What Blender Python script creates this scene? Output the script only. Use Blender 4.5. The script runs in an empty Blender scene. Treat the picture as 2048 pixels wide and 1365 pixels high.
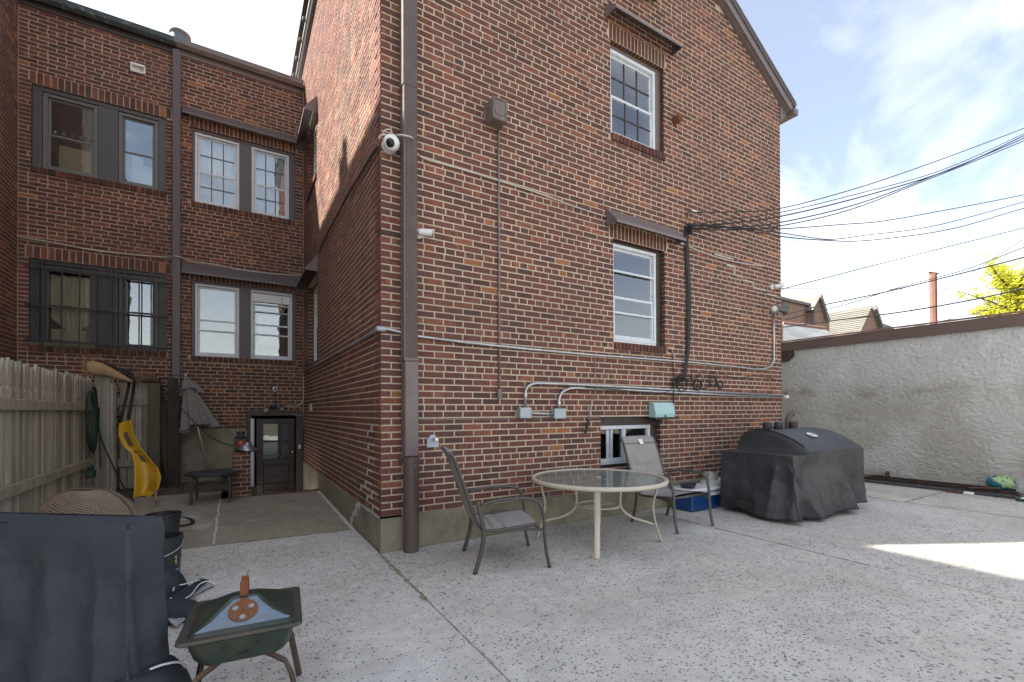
import bpy, bmesh, math, random
from mathutils import Vector, Matrix, noise
random.seed(7)
SC = bpy.context.scene
COL = SC.collection
R = math.radians
# ------------------------------------------------------------------ camera
F_PX, CY, YAW, PITCH, ROLL = 918.44, 815.107, .5435, .0067, -.0029
CAM = Vector((-1.2039, -4.4191, 1.3612))
_s, _c = math.sin(YAW), math.cos(YAW)
_R0 = Vector((_c, -_s, 0)); _F0 = Vector((_s, _c, 0)); _U0 = Vector((0, 0, 1))
FWD = _F0*math.cos(PITCH) + _U0*math.sin(PITCH)
_U1 = _U0*math.cos(PITCH) - _F0*math.sin(PITCH)
RGT = _R0*math.cos(ROLL) + _U1*math.sin(ROLL)
UPV = _U1*math.cos(ROLL) - _R0*math.sin(ROLL)
cd = bpy.data.cameras.new('camera'); co = bpy.data.objects.new('camera', cd); COL.objects.link(co)
m = Matrix((RGT, UPV, -FWD)).transposed().to_4x4(); m.translation = CAM
co.matrix_world = m
cd.sensor_width = 36; cd.lens = F_PX*36/2048; cd.shift_y = (CY-682.5)/2048
cd.clip_start = .05; cd.clip_end = 2000
SC.camera = co
# ------------------------------------------------------------------ sky, sun, exposure
SUN = Vector((-1, .54, 1.036)).normalized()
w = bpy.data.worlds.new('World'); SC.world = w; w.use_nodes = True
nt = w.node_tree; N = nt.nodes; L = nt.links; N.clear()
out = N.new('ShaderNodeOutputWorld'); bg = N.new('ShaderNodeBackground'); bg.inputs[1].default_value = .06
sky = N.new('ShaderNodeTexSky'); sky.sky_type = 'NISHITA'; sky.sun_disc = False
sky.sun_elevation = math.asin(SUN.z); sky.sun_rotation = math.atan2(SUN.x, SUN.y) % (2*math.pi)
sky.air_density = 1.0; sky.dust_density = 2.2; sky.ozone_density = 1.0
tc = N.new('ShaderNodeTexCoord'); sep = N.new('ShaderNodeSeparateXYZ'); L.new(tc.outputs['Generated'], sep.inputs[0])
def mth(op, a, b=None, nodes=None, links=None):
    n = N.new('ShaderNodeMath'); n.operation = op
    for i, x in enumerate((a, b)):
        if x is None: continue
        if isinstance(x, (int, float)): n.inputs[i].default_value = x
        else: L.new(x, n.inputs[i])
    return n.outputs[0]
zz = mth('ADD', mth('MAXIMUM', sep.outputs[2], 0.0), .22)
cmb = N.new('ShaderNodeCombineXYZ'); L.new(mth('DIVIDE', sep.outputs[0], zz), cmb.inputs[0]); L.new(mth('DIVIDE', sep.outputs[1], zz), cmb.inputs[1])
mp = N.new('ShaderNodeMapping'); mp.inputs['Rotation'].default_value = (0, 0, R(35)); mp.inputs['Scale'].default_value = (.55, 1.35, 1); mp.inputs['Location'].default_value = (11.0, 9.0, 0)
L.new(cmb.outputs[0], mp.inputs[0])
nz = N.new('ShaderNodeTexNoise'); nz.inputs['Scale'].default_value = 1.5; nz.inputs['Detail'].default_value = 9; nz.inputs['Roughness'].default_value = .58; nz.inputs['Distortion'].default_value = .5
L.new(mp.outputs[0], nz.inputs[0])
cr = N.new('ShaderNodeValToRGB'); cr.color_ramp.elements[0].position = .44; cr.color_ramp.elements[0].color = (.10, .10, .10, 1)
cr.color_ramp.elements[1].position = .90; cr.color_ramp.elements[1].color = (.92, .92, .92, 1)
L.new(nz.outputs[0], cr.inputs[0])
hz = mth('SUBTRACT', 1.0, mth('MULTIPLY', mth('MAXIMUM', sep.outputs[2], 0.0), 2.6))   # thin veil towards the horizon
cov = mth('MAXIMUM', cr.outputs[0], mth('MINIMUM', mth('MAXIMUM', mth('MULTIPLY', hz, .75), 0.0), .7))
mx = N.new('ShaderNodeMixRGB'); L.new(cov, mx.inputs[0]); L.new(sky.outputs[0], mx.inputs[1]); mx.inputs[2].default_value = (9.6, 9.1, 8.4, 1)
L.new(mx.outputs[0], bg.inputs[0]); L.new(bg.outputs[0], out.inputs[0])
sl = bpy.data.lights.new('sun', 'SUN'); sl.energy = 3.3; sl.angle = R(.9); sl.color = (1, .93, .82)
so = bpy.data.objects.new('sun', sl); COL.objects.link(so); so.rotation_euler = SUN.to_track_quat('Z', 'Y').to_euler(); so.location = (-20, 10, 25)
vs = SC.view_settings; SC.display_settings.display_device = 'sRGB'
vs.view_transform = 'Standard'; vs.look = 'None'; vs.gamma = 1; vs.exposure = 2.36; vs.use_curve_mapping = False
# ------------------------------------------------------------------ tape-measure helpers: photograph sight lines met with real planes
def ray(u, v): return FWD + RGT*((u-1024)/F_PX) + UPV*((CY-v)/F_PX)
def hit(u, v, n, d):
    r = ray(u, v); n = Vector(n); return CAM + r*((d-n.dot(CAM))/n.dot(r))
def fx(u, v, y=0.): return hit(u, v, (0, 1, 0), y)      # on a wall parallel to the facade
def sx(u, v, x=0.): return hit(u, v, (1, 0, 0), x)      # on a wall parallel to the side wall
def gz(u, v, z=0.): return hit(u, v, (0, 0, 1), z)      # at a height
def dp(u, v, d): return CAM + ray(u, v)*d
def px(p):
    d = Vector(p)-CAM; wz = d.dot(FWD)
    if wz < .1: return None
    return 1024+F_PX*d.dot(RGT)/wz, CY-F_PX*d.dot(UPV)/wz, wz
# ------------------------------------------------------------------ materials
MATS = {}
def mat(name, base, rough=.6, metal=0., var=.18, scale=6., bump=.0, bscale=40., stretch=(1, 1, 1), tint=None, tamt=.5, tscale=2., spec=.5, coat=0., detail=6., attr=False, tlo=.45, thi=.65, sub=None):
    if name in MATS: return MATS[name]
    mt = bpy.data.materials.new(name); mt.use_nodes = True; MATS[name] = mt
    t = mt.node_tree; n = t.nodes; l = t.links; b = n['Principled BSDF']
    b.inputs['Roughness'].default_value = rough; b.inputs['Metallic'].default_value = metal; b.inputs['Specular IOR Level'].default_value = spec
    if coat: b.inputs['Coat Weight'].default_value = coat
    g = n.new('ShaderNodeNewGeometry'); mpn = n.new('ShaderNodeMapping'); mpn.inputs['Scale'].default_value = stretch; l.new(g.outputs['Position'], mpn.inputs[0])
    no = n.new('ShaderNodeTexNoise'); no.inputs['Scale'].default_value = scale; no.inputs['Detail'].default_value = detail; no.inputs['Roughness'].default_value = .62; l.new(mpn.outputs[0], no.inputs[0])
    r = n.new('ShaderNodeMapRange'); r.inputs[1].default_value = .25; r.inputs[2].default_value = .75; r.inputs[3].default_value = 1-var; r.inputs[4].default_value = 1+var; l.new(no.outputs[0], r.inputs[0])
    mu = n.new('ShaderNodeMixRGB'); mu.blend_type = 'MULTIPLY'; mu.inputs[0].default_value = 1
    if attr:
        at = n.new('ShaderNodeAttribute'); at.attribute_name = 'Col'; src = at.outputs['Color']; l.new(src, mu.inputs[1])
    else: mu.inputs[1].default_value = (*base, 1)
    l.new(r.outputs[0], mu.inputs[2]); col = mu.outputs[0]
    if tint:
        n2 = n.new('ShaderNodeTexNoise'); n2.inputs['Scale'].default_value = tscale; n2.inputs['Detail'].default_value = 7; n2.inputs['Roughness'].default_value = .65; l.new(mpn.outputs[0], n2.inputs[0])
        r2 = n.new('ShaderNodeMapRange'); r2.inputs[1].default_value = tlo; r2.inputs[2].default_value = thi; r2.inputs[3].default_value = 0; r2.inputs[4].default_value = tamt; l.new(n2.outputs[0], r2.inputs[0])
        m2 = n.new('ShaderNodeMixRGB'); l.new(r2.outputs[0], m2.inputs[0]); l.new(col, m2.inputs[1]); m2.inputs[2].default_value = (*tint, 1); col = m2.outputs[0]
    l.new(col, b.inputs['Base Color'])
    rr = n.new('ShaderNodeMapRange'); rr.inputs[1].default_value = .3; rr.inputs[2].default_value = .7; rr.inputs[3].default_value = max(0, rough-.08); rr.inputs[4].default_value = min(1, rough+.08); l.new(no.outputs[0], rr.inputs[0]); l.new(rr.outputs[0], b.inputs['Roughness'])
    if bump:
        n3 = n.new('ShaderNodeTexNoise'); n3.inputs['Scale'].default_value = bscale; n3.inputs['Detail'].default_value = 6; l.new(mpn.outputs[0], n3.inputs[0])
        bp = n.new('ShaderNodeBump'); bp.inputs['Strength'].default_value = bump; bp.inputs['Distance'].default_value = .01; l.new(n3.outputs[0], bp.inputs['Height']); l.new(bp.outputs[0], b.inputs['Normal'])
    return mt
def glass_mat(name, tint=(.9, .95, .95), refl=.14, rough=.0):
    if name in MATS: return MATS[name]
    mt = bpy.data.materials.new(name); mt.use_nodes = True; MATS[name] = mt
    t = mt.node_tree; n = t.nodes; l = t.links; n.clear()
    o = n.new('ShaderNodeOutputMaterial'); mi = n.new('ShaderNodeMixShader'); tr = n.new('ShaderNodeBsdfTransparent'); gl = n.new('ShaderNodeBsdfGlossy')
    tr.inputs[0].default_value = (*tint, 1); gl.inputs['Roughness'].default_value = rough; gl.inputs[0].default_value = (.95, .97, 1, 1)
    f = n.new('ShaderNodeFresnel'); f.inputs[0].default_value = 1.5; a = n.new('ShaderNodeMath'); a.operation = 'MULTIPLY_ADD'; a.inputs[1].default_value = 1.5; a.inputs[2].default_value = refl; a.use_clamp = True
    l.new(f.outputs[0], a.inputs[0]); l.new(a.outputs[0], mi.inputs[0]); l.new(tr.outputs[0], mi.inputs[1]); l.new(gl.outputs[0], mi.inputs[2])
    if rough == 0:      # old panes are never quite flat
        g = n.new('ShaderNodeNewGeometry'); no = n.new('ShaderNodeTexNoise'); no.inputs['Scale'].default_value = 3.5; l.new(g.outputs['Position'], no.inputs[0])
        bp = n.new('ShaderNodeBump'); bp.inputs['Strength'].default_value = .018; bp.inputs['Distance'].default_value = .05; l.new(no.outputs[0], bp.inputs['Height']); l.new(bp.outputs[0], gl.inputs['Normal'])
    l.new(mi.outputs[0], o.inputs[0]); return mt
def brick_mat():
    mt = mat('brick', (.2, .09, .06), rough=.85, var=.3, scale=26, bump=.7, bscale=110, attr=True, tint=(.075, .06, .055), tamt=.5, tscale=.9, spec=.25, tlo=.52, thi=.8)
    t = mt.node_tree; n = t.nodes; l = t.links; b = n['Principled BSDF']
    # flashed firing bands: orange patches inside single bricks (strength kept per brick in the alpha of Col)
    src = b.inputs['Base Color'].links[0].from_socket
    at = [x for x in n if x.type == 'ATTRIBUTE'][0]; g = [x for x in n if x.type == 'NEW_GEOMETRY'][0]
    mp2 = n.new('ShaderNodeMapping'); mp2.inputs['Scale'].default_value = (1, 1, .28); l.new(g.outputs['Position'], mp2.inputs[0])
    no = n.new('ShaderNodeTexNoise'); no.inputs['Scale'].default_value = 17; no.inputs['Detail'].default_value = 2; l.new(mp2.outputs[0], no.inputs[0])
    r = n.new('ShaderNodeMapRange'); r.inputs[1].default_value = .5; r.inputs[2].default_value = .66; l.new(no.outputs[0], r.inputs[0])
    mm = n.new('ShaderNodeMath'); mm.operation = 'MULTIPLY'; l.new(r.outputs[0], mm.inputs[0]); l.new(at.outputs['Alpha'], mm.inputs[1])
    mi = n.new('ShaderNodeMixRGB'); l.new(mm.outputs[0], mi.inputs[0]); l.new(src, mi.inputs[1]); mi.inputs[2].default_value = (.36, .145, .08, 1); 
    # long weather streaks running down the wall, and pale salts
    mp3 = n.new('ShaderNodeMapping'); mp3.inputs['Scale'].default_value = (2.2, 2.2, .28); l.new(g.outputs['Position'], mp3.inputs[0])
    n3 = n.new('ShaderNodeTexNoise'); n3.inputs['Scale'].default_value = 1; n3.inputs['Detail'].default_value = 6; l.new(mp3.outputs[0], n3.inputs[0])
    r3 = n.new('ShaderNodeMapRange'); r3.inputs[1].default_value = .54; r3.inputs[2].default_value = .74; r3.inputs[4].default_value = .62; l.new(n3.outputs[0], r3.inputs[0])
    m3 = n.new('ShaderNodeMixRGB'); l.new(r3.outputs[0], m3.inputs[0]); l.new(mi.outputs[0], m3.inputs[1]); m3.inputs[2].default_value = (.07, .052, .046, 1)
    n4 = n.new('ShaderNodeTexNoise'); n4.inputs['Scale'].default_value = .8; n4.inputs['Detail'].default_value = 9; n4.inputs['Roughness'].default_value = .7; l.new(g.outputs['Position'], n4.inputs[0])
    r4 = n.new('ShaderNodeMapRange'); r4.inputs[1].default_value = .60; r4.inputs[2].default_value = .8; r4.inputs[4].default_value = .35; l.new(n4.outputs[0], r4.inputs[0])
    m4 = n.new('ShaderNodeMixRGB'); l.new(r4.outputs[0], m4.inputs[0]); l.new(m3.outputs[0], m4.inputs[1]); m4.inputs[2].default_value = (.36, .27, .23, 1); l.new(m4.outputs[0], b.inputs['Base Color'])
    return mt
BRICK = brick_mat()
MORTAR = mat('mortar', (.58, .475, .355), rough=.95, var=.2, scale=9, bump=.8, bscale=160, tint=(.40, .335, .26), tamt=.6, tscale=1.1, spec=.2)
PARGE = mat('parging', (.265, .235, .17), rough=.92, var=.3, scale=5, bump=.6, bscale=60, tint=(.085, .078, .055), tamt=.85, tscale=1.3, spec=.25, tlo=.48, thi=.72)
BROWN = mat('brown_metal', (.165, .132, .13), rough=.42, var=.1, scale=4, bump=.05, bscale=20, tint=(.12, .092, .085), tamt=.5, tscale=5)
BROWN_DK = mat('dark_brown_paint', (.036, .026, .023), rough=.5, var=.2, scale=12, tint=(.09, .065, .05), tamt=.35, tscale=9)
PURPLE = mat('mauve_trim', (.098, .082, .09), rough=.5, var=.1, scale=5)
COPPER = mat('weathered_green_gutter', (.035, .045, .045), rough=.55, var=.3, scale=9, tint=(.16, .28, .25), tamt=.8, tscale=11, tlo=.55, thi=.7)
GREYF = mat('dark_grey_frame', (.075, .072, .072), rough=.5, var=.1, scale=5)
GREYF2 = mat('grey_green_frame', (.13, .135, .128), rough=.5, var=.12, scale=5)
WHITE = mat('white_metal', (.62, .66, .70), rough=.42, var=.06, scale=9, tint=(.38, .39, .37), tamt=.35, tscale=14)
WHITEP = mat('white_plastic', (.74, .75, .74), rough=.35, var=.05, scale=9)
BLACKI = mat('black_iron', (.022, .02, .022), rough=.45, var=.3, scale=20, tint=(.09, .045, .025), tamt=.4, tscale=26)
GALV = mat('galvanised_conduit', (.50, .51, .52), rough=.38, metal=.75, var=.16, scale=14, tint=(.32, .30, .27), tamt=.55, tscale=9)
GALVB = mat('grey_junction_box', (.34, .40, .43), rough=.45, metal=.2, var=.1, scale=14, tint=(.5, .5, .48), tamt=.4, tscale=20)
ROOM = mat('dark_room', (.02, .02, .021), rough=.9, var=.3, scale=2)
GLASS = glass_mat('window_glass', refl=.10)
GLASS_DIM = glass_mat('storm_glass', tint=(.72, .75, .76), refl=.03)
CABLEB = mat('black_cable', (.014, .014, .015), rough=.5, var=.2, scale=9)
CABLEW = mat('pale_cable', (.5, .48, .42), rough=.5, var=.15, scale=8, tint=(.3, .27, .22), tamt=.5, tscale=7)
# ------------------------------------------------------------------ mesh builder and scene tree
WORG = {}
class MB:
    def __init__(s): s.v = []; s.f = []; s.c = None
    def add(s, vs, fs):
        o = len(s.v); s.v += [Vector(v) for v in vs]; s.f += [tuple(i+o for i in f) for f in fs]; return s
    def box(s, lo, hi, ch=0., M=None):
        (x0, y0, z0), (x1, y1, z1) = lo, hi
        if x0 > x1: x0, x1 = x1, x0
        if y0 > y1: y0, y1 = y1, y0
        if z0 > z1: z0, z1 = z1, z0
        if ch <= 0:
            vs = [(x, y, z) for z in (z0, z1) for x, y in ((x0, y0), (x1, y0), (x1, y1), (x0, y1))]
            fs = [(3, 2, 1, 0), (4, 5, 6, 7), (0, 1, 5, 4), (1, 2, 6, 5), (2, 3, 7, 6), (3, 0, 4, 7)]
        else:
            ch = min(ch, (x1-x0)*.49, (y1-y0)*.49, (z1-z0)*.49)
            def ring(z, i): return [(x0+i, y0+ch, z), (x0+ch, y0+i, z), (x1-ch, y0+i, z), (x1-i, y0+ch, z), (x1-i, y1-ch, z), (x1-ch, y1-i, z), (x0+ch, y1-i, z), (x0+i, y1-ch, z)]
            k = ch*.999
            vs = [(x, y, z0) for x, y in ((x0+ch, y0+ch), (x1-ch, y0+ch), (x1-ch, y1-ch), (x0+ch, y1-ch))] + ring(z0+ch, 0) + ring(z1-ch, 0) + [(x, y, z1) for x, y in ((x0+ch, y0+ch), (x1-ch, y0+ch), (x1-ch, y1-ch), (x0+ch, y1-ch))]
            fs = [(3, 2, 1, 0), (20, 21, 22, 23)]
            for i in range(8): fs.append((4+i, 4+(i+1) % 8, 12+(i+1) % 8, 12+i))
            for (a, b0, t, o1) in ((0, 1, 20, 0), (1, 3, 21, 0), (2, 5, 22, 0), (3, 7, 23, 0)):
                pass
            # bottom and top bevel strips
            bq = [(0, 5, 6, 1), (1, 7, 8, 2), (2, 9, 10, 3), (3, 11, 4, 0)]; bt = [(0, 4, 5), (1, 6, 7), (2, 8, 9), (3, 10, 11)]
            for a, b, c_, d in bq: fs.append((a, d, c_, b)[::-1]); 
            for a, b, c_ in bt: fs.append((a, b, c_))
            tq = [(20, 13, 14, 21), (21, 15, 16, 22), (22, 17, 18, 23), (23, 19, 12, 20)]; tt = [(20, 12, 13), (21, 14, 15), (22, 16, 17), (23, 18, 19)]
            for q in tq: fs.append(q)
            for q in tt: fs.append(q)
        if M is not None: vs = [M @ Vector(v) for v in vs]
        return s.add(vs, fs)
    def bar(s, a, b, wd, th, up=(0, 0, 1), ch=0.):
        a, b = Vector(a), Vector(b); d = (b-a); ln = d.length; d.normalize(); u = Vector(up)
        if abs(d.dot(u)) > .98: u = Vector((0, 1, 0))
        x = d.cross(u).normalized(); y = x.cross(d).normalized()
        Mx = Matrix((x, y, d)).transposed().to_4x4(); Mx.translation = a
        return s.box((-wd/2, -th/2, 0), (wd/2, th/2, ln), ch, Mx)
    def tube(s, pts, r, n=8, closed=False, flat=1., caps=True, up=None):
        pts = [Vector(p) for p in pts]; k = len(pts); rs = r if isinstance(r, (list, tuple)) else [r]*k
        o = len(s.v); prev = None
        for i, p in enumerate(pts):
            if closed: d = pts[(i+1) % k]-pts[i-1]
            else: d = pts[min(i+1, k-1)]-pts[max(i-1, 0)]
            if d.length < 1e-9: d = Vector((0, 0, 1))
            d.normalize()
            if prev is None:
                q = Vector(up) if up else (Vector((0, 0, 1)) if abs(d.z) < .9 else Vector((1, 0, 0)))
            else: q = prev
            x = (q - d*q.dot(d)).normalized(); y = d.cross(x); prev = x
            for j in range(n):
                a = 2*math.pi*j/n; s.v.append(p + x*(rs[i]*math.cos(a)*flat) + y*(rs[i]*math.sin(a)))
        for i in range(k if closed else k-1):
            for j in range(n):
                a = o+i*n+j; b = o+i*n+(j+1) % n; c2 = o+((i+1) % k)*n+(j+1) % n; d2 = o+((i+1) % k)*n+j
                s.f.append((a, b, c2, d2))
        if caps and not closed:
            s.f.append(tuple(o+j for j in range(n))[::-1]); s.f.append(tuple(o+(k-1)*n+j for j in range(n)))
        return s
    def lathe(s, prof, n=24, M=None, caps=True):
        o = len(s.v)
        for r, z in prof:
            for j in range(n):
                a = 2*math.pi*j/n; p = Vector((r*math.cos(a), r*math.sin(a), z)); s.v.append(M @ p if M is not None else p)
        for i in range(len(prof)-1):
            for j in range(n): s.f.append((o+i*n+j, o+i*n+(j+1) % n, o+(i+1)*n+(j+1) % n, o+(i+1)*n+j))
        if caps:
            if prof[0][0] > 1e-6: s.f.append(tuple(o+j for j in range(n))[::-1])
            if prof[-1][0] > 1e-6: s.f.append(tuple(o+(len(prof)-1)*n+j for j in range(n)))
        return s
    def prism(s, poly, ext, M=None):
        k = len(poly); e = Vector(ext); a = [Vector(p) for p in poly]; b = [p+e for p in a]; vs = a+b
        if M is not None: vs = [M @ v for v in vs]
        return s.add(vs, [tuple(range(k))[::-1], tuple(range(k, 2*k))] + [(i, (i+1) % k, k+(i+1) % k, k+i) for i in range(k)])
    def grid(s, fn, nu, nv, wrap=False):
        o = len(s.v); K = nu if wrap else nu+1
        for j in range(nv+1):
            for i in range(K): s.v.append(Vector(fn(i/nu, j/nv)))
        for j in range(nv):
            for i in range(nu): s.f.append((o+j*K+i, o+j*K+(i+1) % K, o+(j+1)*K+(i+1) % K, o+(j+1)*K+i))
        return s
    def build(s, name, material, parent=None, local=False, smooth=False, fix=True, cols=None, orig=None, sm_angle=None):
        me = bpy.data.meshes.new(name); o = bpy.data.objects.new(name, me); COL.objects.link(o)
        if local: c = Vector((0, 0, 0))
        else:
            if orig is not None: c = Vector(orig)
            else:
                lo = Vector((min(v.x for v in s.v), min(v.y for v in s.v), min(v.z for v in s.v))); hi = Vector((max(v.x for v in s.v), max(v.y for v in s.v), max(v.z for v in s.v)))
                c = Vector(((lo.x+hi.x)/2, (lo.y+hi.y)/2, lo.z))
        me.from_pydata([tuple(v-c) for v in s.v], [], s.f)
        if fix:
            bm = bmesh.new(); bm.from_mesh(me); bmesh.ops.recalc_face_normals(bm, faces=bm.faces); bm.to_mesh(me); bm.free()
        if cols is not None:
            at = me.color_attributes.new('Col', 'FLOAT_COLOR', 'POINT'); at.data.foreach_set('color', cols)
        me.materials.append(material)
        if smooth or sm_angle:
            me.polygons.foreach_set('use_smooth', [True]*len(me.polygons))
            if sm_angle: me.set_sharp_from_angle(angle=R(sm_angle))
        if parent is not None:
            o.parent = parent; o.location = c if local else c - WORG[parent.name]
        else: o.location = c
        WORG[o.name] = c if not local else Vector((0, 0, 0))
        return o
def tag(o, label, cat, group=None):
    o['label'] = label; o['category'] = cat
    if group: o['group'] = group
    return o
def thing(name, label, cat, loc=(0, 0, 0), rz=0., group=None):
    o = bpy.data.objects.new(name, None); COL.objects.link(o); o.location = loc; o.rotation_euler = (0, 0, rz); o.empty_display_size = .1
    WORG[o.name] = Vector(loc); return tag(o, label, cat, group)
def copy_tree(o, parent=None):
    c = o.copy(); COL.objects.link(c)
    if parent is not None: c.parent = parent
    for ch in list(o.children): copy_tree(ch, c)
    return c
def struct(o): o['kind'] = 'structure'; return o
def smooth_path(pts, n=6):
    pts = [Vector(p) for p in pts]; q = [pts[0]] + pts + [pts[-1]]; outp = []
    for i in range(1, len(q)-2):
        for k in range(n):
            t = k/n; a, b, c2, d = q[i-1], q[i], q[i+1], q[i+2]
            outp.append(.5*((2*b) + (-a+c2)*t + (2*a-5*b+4*c2-d)*t*t + (-a+3*b-3*c2+d)*t*t*t))
    outp.append(pts[-1]); return outp
class Frame:
    def __init__(s, O, U, Nn): s.O = Vector(O); s.U = Vector(U); s.N = Vector(Nn)
    def p(s, a, b, d=0.): return s.O + s.U*a + Vector((0, 0, b)) + s.N*d
    def box(s, mb, a0, a1, b0, b1, d0, d1, ch=0.):
        p, q = s.p(a0, b0, d0), s.p(a1, b1, d1); return mb.box(tuple(p), tuple(q), ch)
W = 5.7554
FA = Frame((0, 0, 0), (1, 0, 0), (0, -1, 0))
FS = Frame((0, 0, 0), (0, 1, 0), (-1, 0, 0))
FR = Frame((0, W, 0), (1, 0, 0), (0, -1, 0))
FL = Frame((-4.13, 0, 0), (0, 1, 0), (1, 0, 0))
# ------------------------------------------------------------------ brickwork
CO = .0677; JO = .0138
class BrickSet:
    def __init__(s): s.items = []      # (frame, a0,a1,b0,b1,deepL,deepR,deepT,deepB, colour)
def brick_col(rnd, dark=1.):
    t = rnd.random()
    if t < .02: c = (.32, .135, .062)
    elif t < .11: c = (.225, .09, .06)
    elif t < .62: c = (.155, .066, .052)
    elif t < .93: c = (.128, .060, .050)
    else: c = (.095, .054, .048)
    k = (.88+.24*rnd.random())*dark; f = rnd.random()
    return (c[0]*k, c[1]*k, c[2]*k, .6 if f > .88 else (.25 if f > .72 else .03))
def lay(bs, fr, a0, a1, b0, btop, holes, phase=0, ncourse=None, cornL=False, cornR=False, startalt=None, seed=1, topfn=None, dark=1., hdr=None):
    rnd = random.Random(seed); k = 0
    while True:
        z0 = b0+k*CO+JO/2; z1 = z0+CO-JO
        if z1 > btop: break
        kk = k+phase; header = (kk == 7) or (kk >= 15 and (kk-15) % 6 == 0)
        if hdr is not None: header = (kk % 6 == hdr)
        a = a0
        if startalt: a = a0 + startalt[k % 2]
        first = True; off = rnd.random()*.04
        runs = []
        while a < a1-.03:
            ln = (.099 if header else .206) + rnd.uniform(-.004, .004)
            if first:
                if cornL: ln = .206 if k % 2 == 0 else .099
                elif k % 2 == 0: ln *= .5 if not header else .75
                first = False
            e = min(a+ln, a1)
            if a1-e < .05: e = a1
            runs.append((a, e)); a = e+JO+rnd.uniform(-.0015, .002)
        for (s0, s1) in runs:
            if topfn and (z1 > topfn(s0) or z1 > topfn(s1)): continue
            segs = [(s0, s1, z0, z1, cornL and s0 <= a0+1e-6, cornR and s1 >= a1-1e-6, False, False)]
            for h in holes:
                ns = []
                for (p0, p1, q0, q1, dl, dr, dt, db) in segs:
                    if p1 <= h[0]+1e-4 or p0 >= h[1]-1e-4 or q1 <= h[2]+1e-4 or q0 >= h[3]-1e-4: ns.append((p0, p1, q0, q1, dl, dr, dt, db)); continue
                    solid = len(h) > 4
                    mnv, mxv = h[2], h[3]
                    if q0 < mnv-.02: ns.append((p0, p1, q0, mnv-.002, dl, dr, not solid, db)); q0b = mnv
                    else: q0b = q0
                    if q1 > mxv+.02: ns.append((p0, p1, mxv+.002, q1, dl, dr, dt, not solid)); q1b = mxv
                    else: q1b = q1
                    if q1b-q0b < .012: continue
                    g = JO if solid else 0
                    if h[0]-g-p0 > .02: ns.append((p0, h[0]-g, q0b, q1b, dl, not solid, dt, db))
                    if p1-h[1]-g > .02: ns.append((h[1]+g, p1, q0b, q1b, not solid, dr, dt, db))
                segs = ns
            out2 = []
            for sg in segs:
                sg = list(sg)
                for h in holes:
                    if len(h) > 4 or sg[3] <= h[2]+.005 or sg[2] >= h[3]-.005: continue
                    if -1e-4 <= sg[0]-h[1] < .045: sg[0] = h[1]; sg[4] = True
                    if -1e-4 <= h[0]-sg[1] < .045: sg[1] = h[0]; sg[5] = True
                out2.append(tuple(sg))
            for sg in out2: bs.items.append((fr,)+sg+(brick_col(rnd, dark),))
        k += 1
def soldier(bs, fr, a0, a1, b0, b1, seed=3, proud=0., dark=.9, pitch=.0677):
    rnd = random.Random(seed); n = max(1, round((a1-a0)/pitch)); wd = (a1-a0)/n
    for i in range(n):
        bs.items.append((fr, a0+i*wd+JO/2, a0+(i+1)*wd-JO/2, b0, b1, True, True, True, True, brick_col(rnd, dark), proud))
def brick_geo(it, rnd):
    fr, a0, a1, b0, b1, dl, dr, dt, db, colr = it[:10]; proud = it[10] if len(it) > 10 else 0.
    fd = .0038+proud+rnd.uniform(-.0012, .0016); e = .0032; j = .0014
    deep = .203 if (dl and it[1] < -.005 and it[2]-it[1] < .12 and fr is FA) else (.098 if (dl and it[1] < -.005 and fr is FA) else .11); back = [(a0, b0), (a1, b0), (a1, b1), (a0, b1)]
    u = lambda: rnd.uniform(-j, j)
    fr2 = [(a0+e+u(), b0+e+u()), (a1-e+u(), b0+e+u()), (a1-e+u(), b1-e+u()), (a0+e+u(), b1-e+u())]
    anyd = dl or dr or dt or db
    vs = [fr.p(a, b, -deep if anyd else -.004) for a, b in back] + [fr.p(a, b, fd-e) for a, b in back] + [fr.p(a, b, fd) for a, b in fr2]
    fs = [(8, 9, 10, 11)]
    for i in range(4): fs += [(i, (i+1) % 4, 4+(i+1) % 4, 4+i), (4+i, 4+(i+1) % 4, 8+(i+1) % 4, 8+i)]
    return vs, fs
def build_bricks(bs, house, seed=5, nmax=300):
    rnd = random.Random(seed); sc = []
    for it in bs.items:
        fr = it[0]; pts = [px(fr.p(a, b, .01)) for a, b in ((it[1], it[3]), (it[2], it[3]), (it[2], it[4]), (it[1], it[4]))]
        ar = 0.
        if all(pts):
            cx = sum(p[0] for p in pts)/4; cyy = sum(p[1] for p in pts)/4
            if 0 <= cx <= 2048 and 0 <= cyy <= 1365:
                ar = abs(sum(pts[i][0]*pts[(i+1) % 4][1]-pts[(i+1) % 4][0]*pts[i][1] for i in range(4)))/2
                c = fr.p((it[1]+it[2])/2, (it[3]+it[4])/2)
                if fr.N.dot(CAM-c) <= 0: ar = 0.
        sc.append(ar)
    order = sorted(range(len(sc)), key=lambda i: -sc[i]); big = set(order[:nmax])
    rest = MB(); cols = []
    flip = {}
    for i, it in enumerate(bs.items):
        vs, fs = brick_geo(it, rnd); fr = it[0]
        if fr.U.cross(Vector((0, 0, 1))).dot(fr.N) < 0: fs = [f[::-1] for f in fs]
        c = list(it[9])
        if i in big:
            b = MB(); b.add(vs, fs); b.build('brick', BRICK, house, fix=False, cols=c*len(vs))
        else:
            rest.add(vs, fs); cols += c*len(vs)
    if rest.v:
        o = rest.build('brickwork', BRICK, house, fix=False, cols=cols); o['kind'] = 'stuff'
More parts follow.
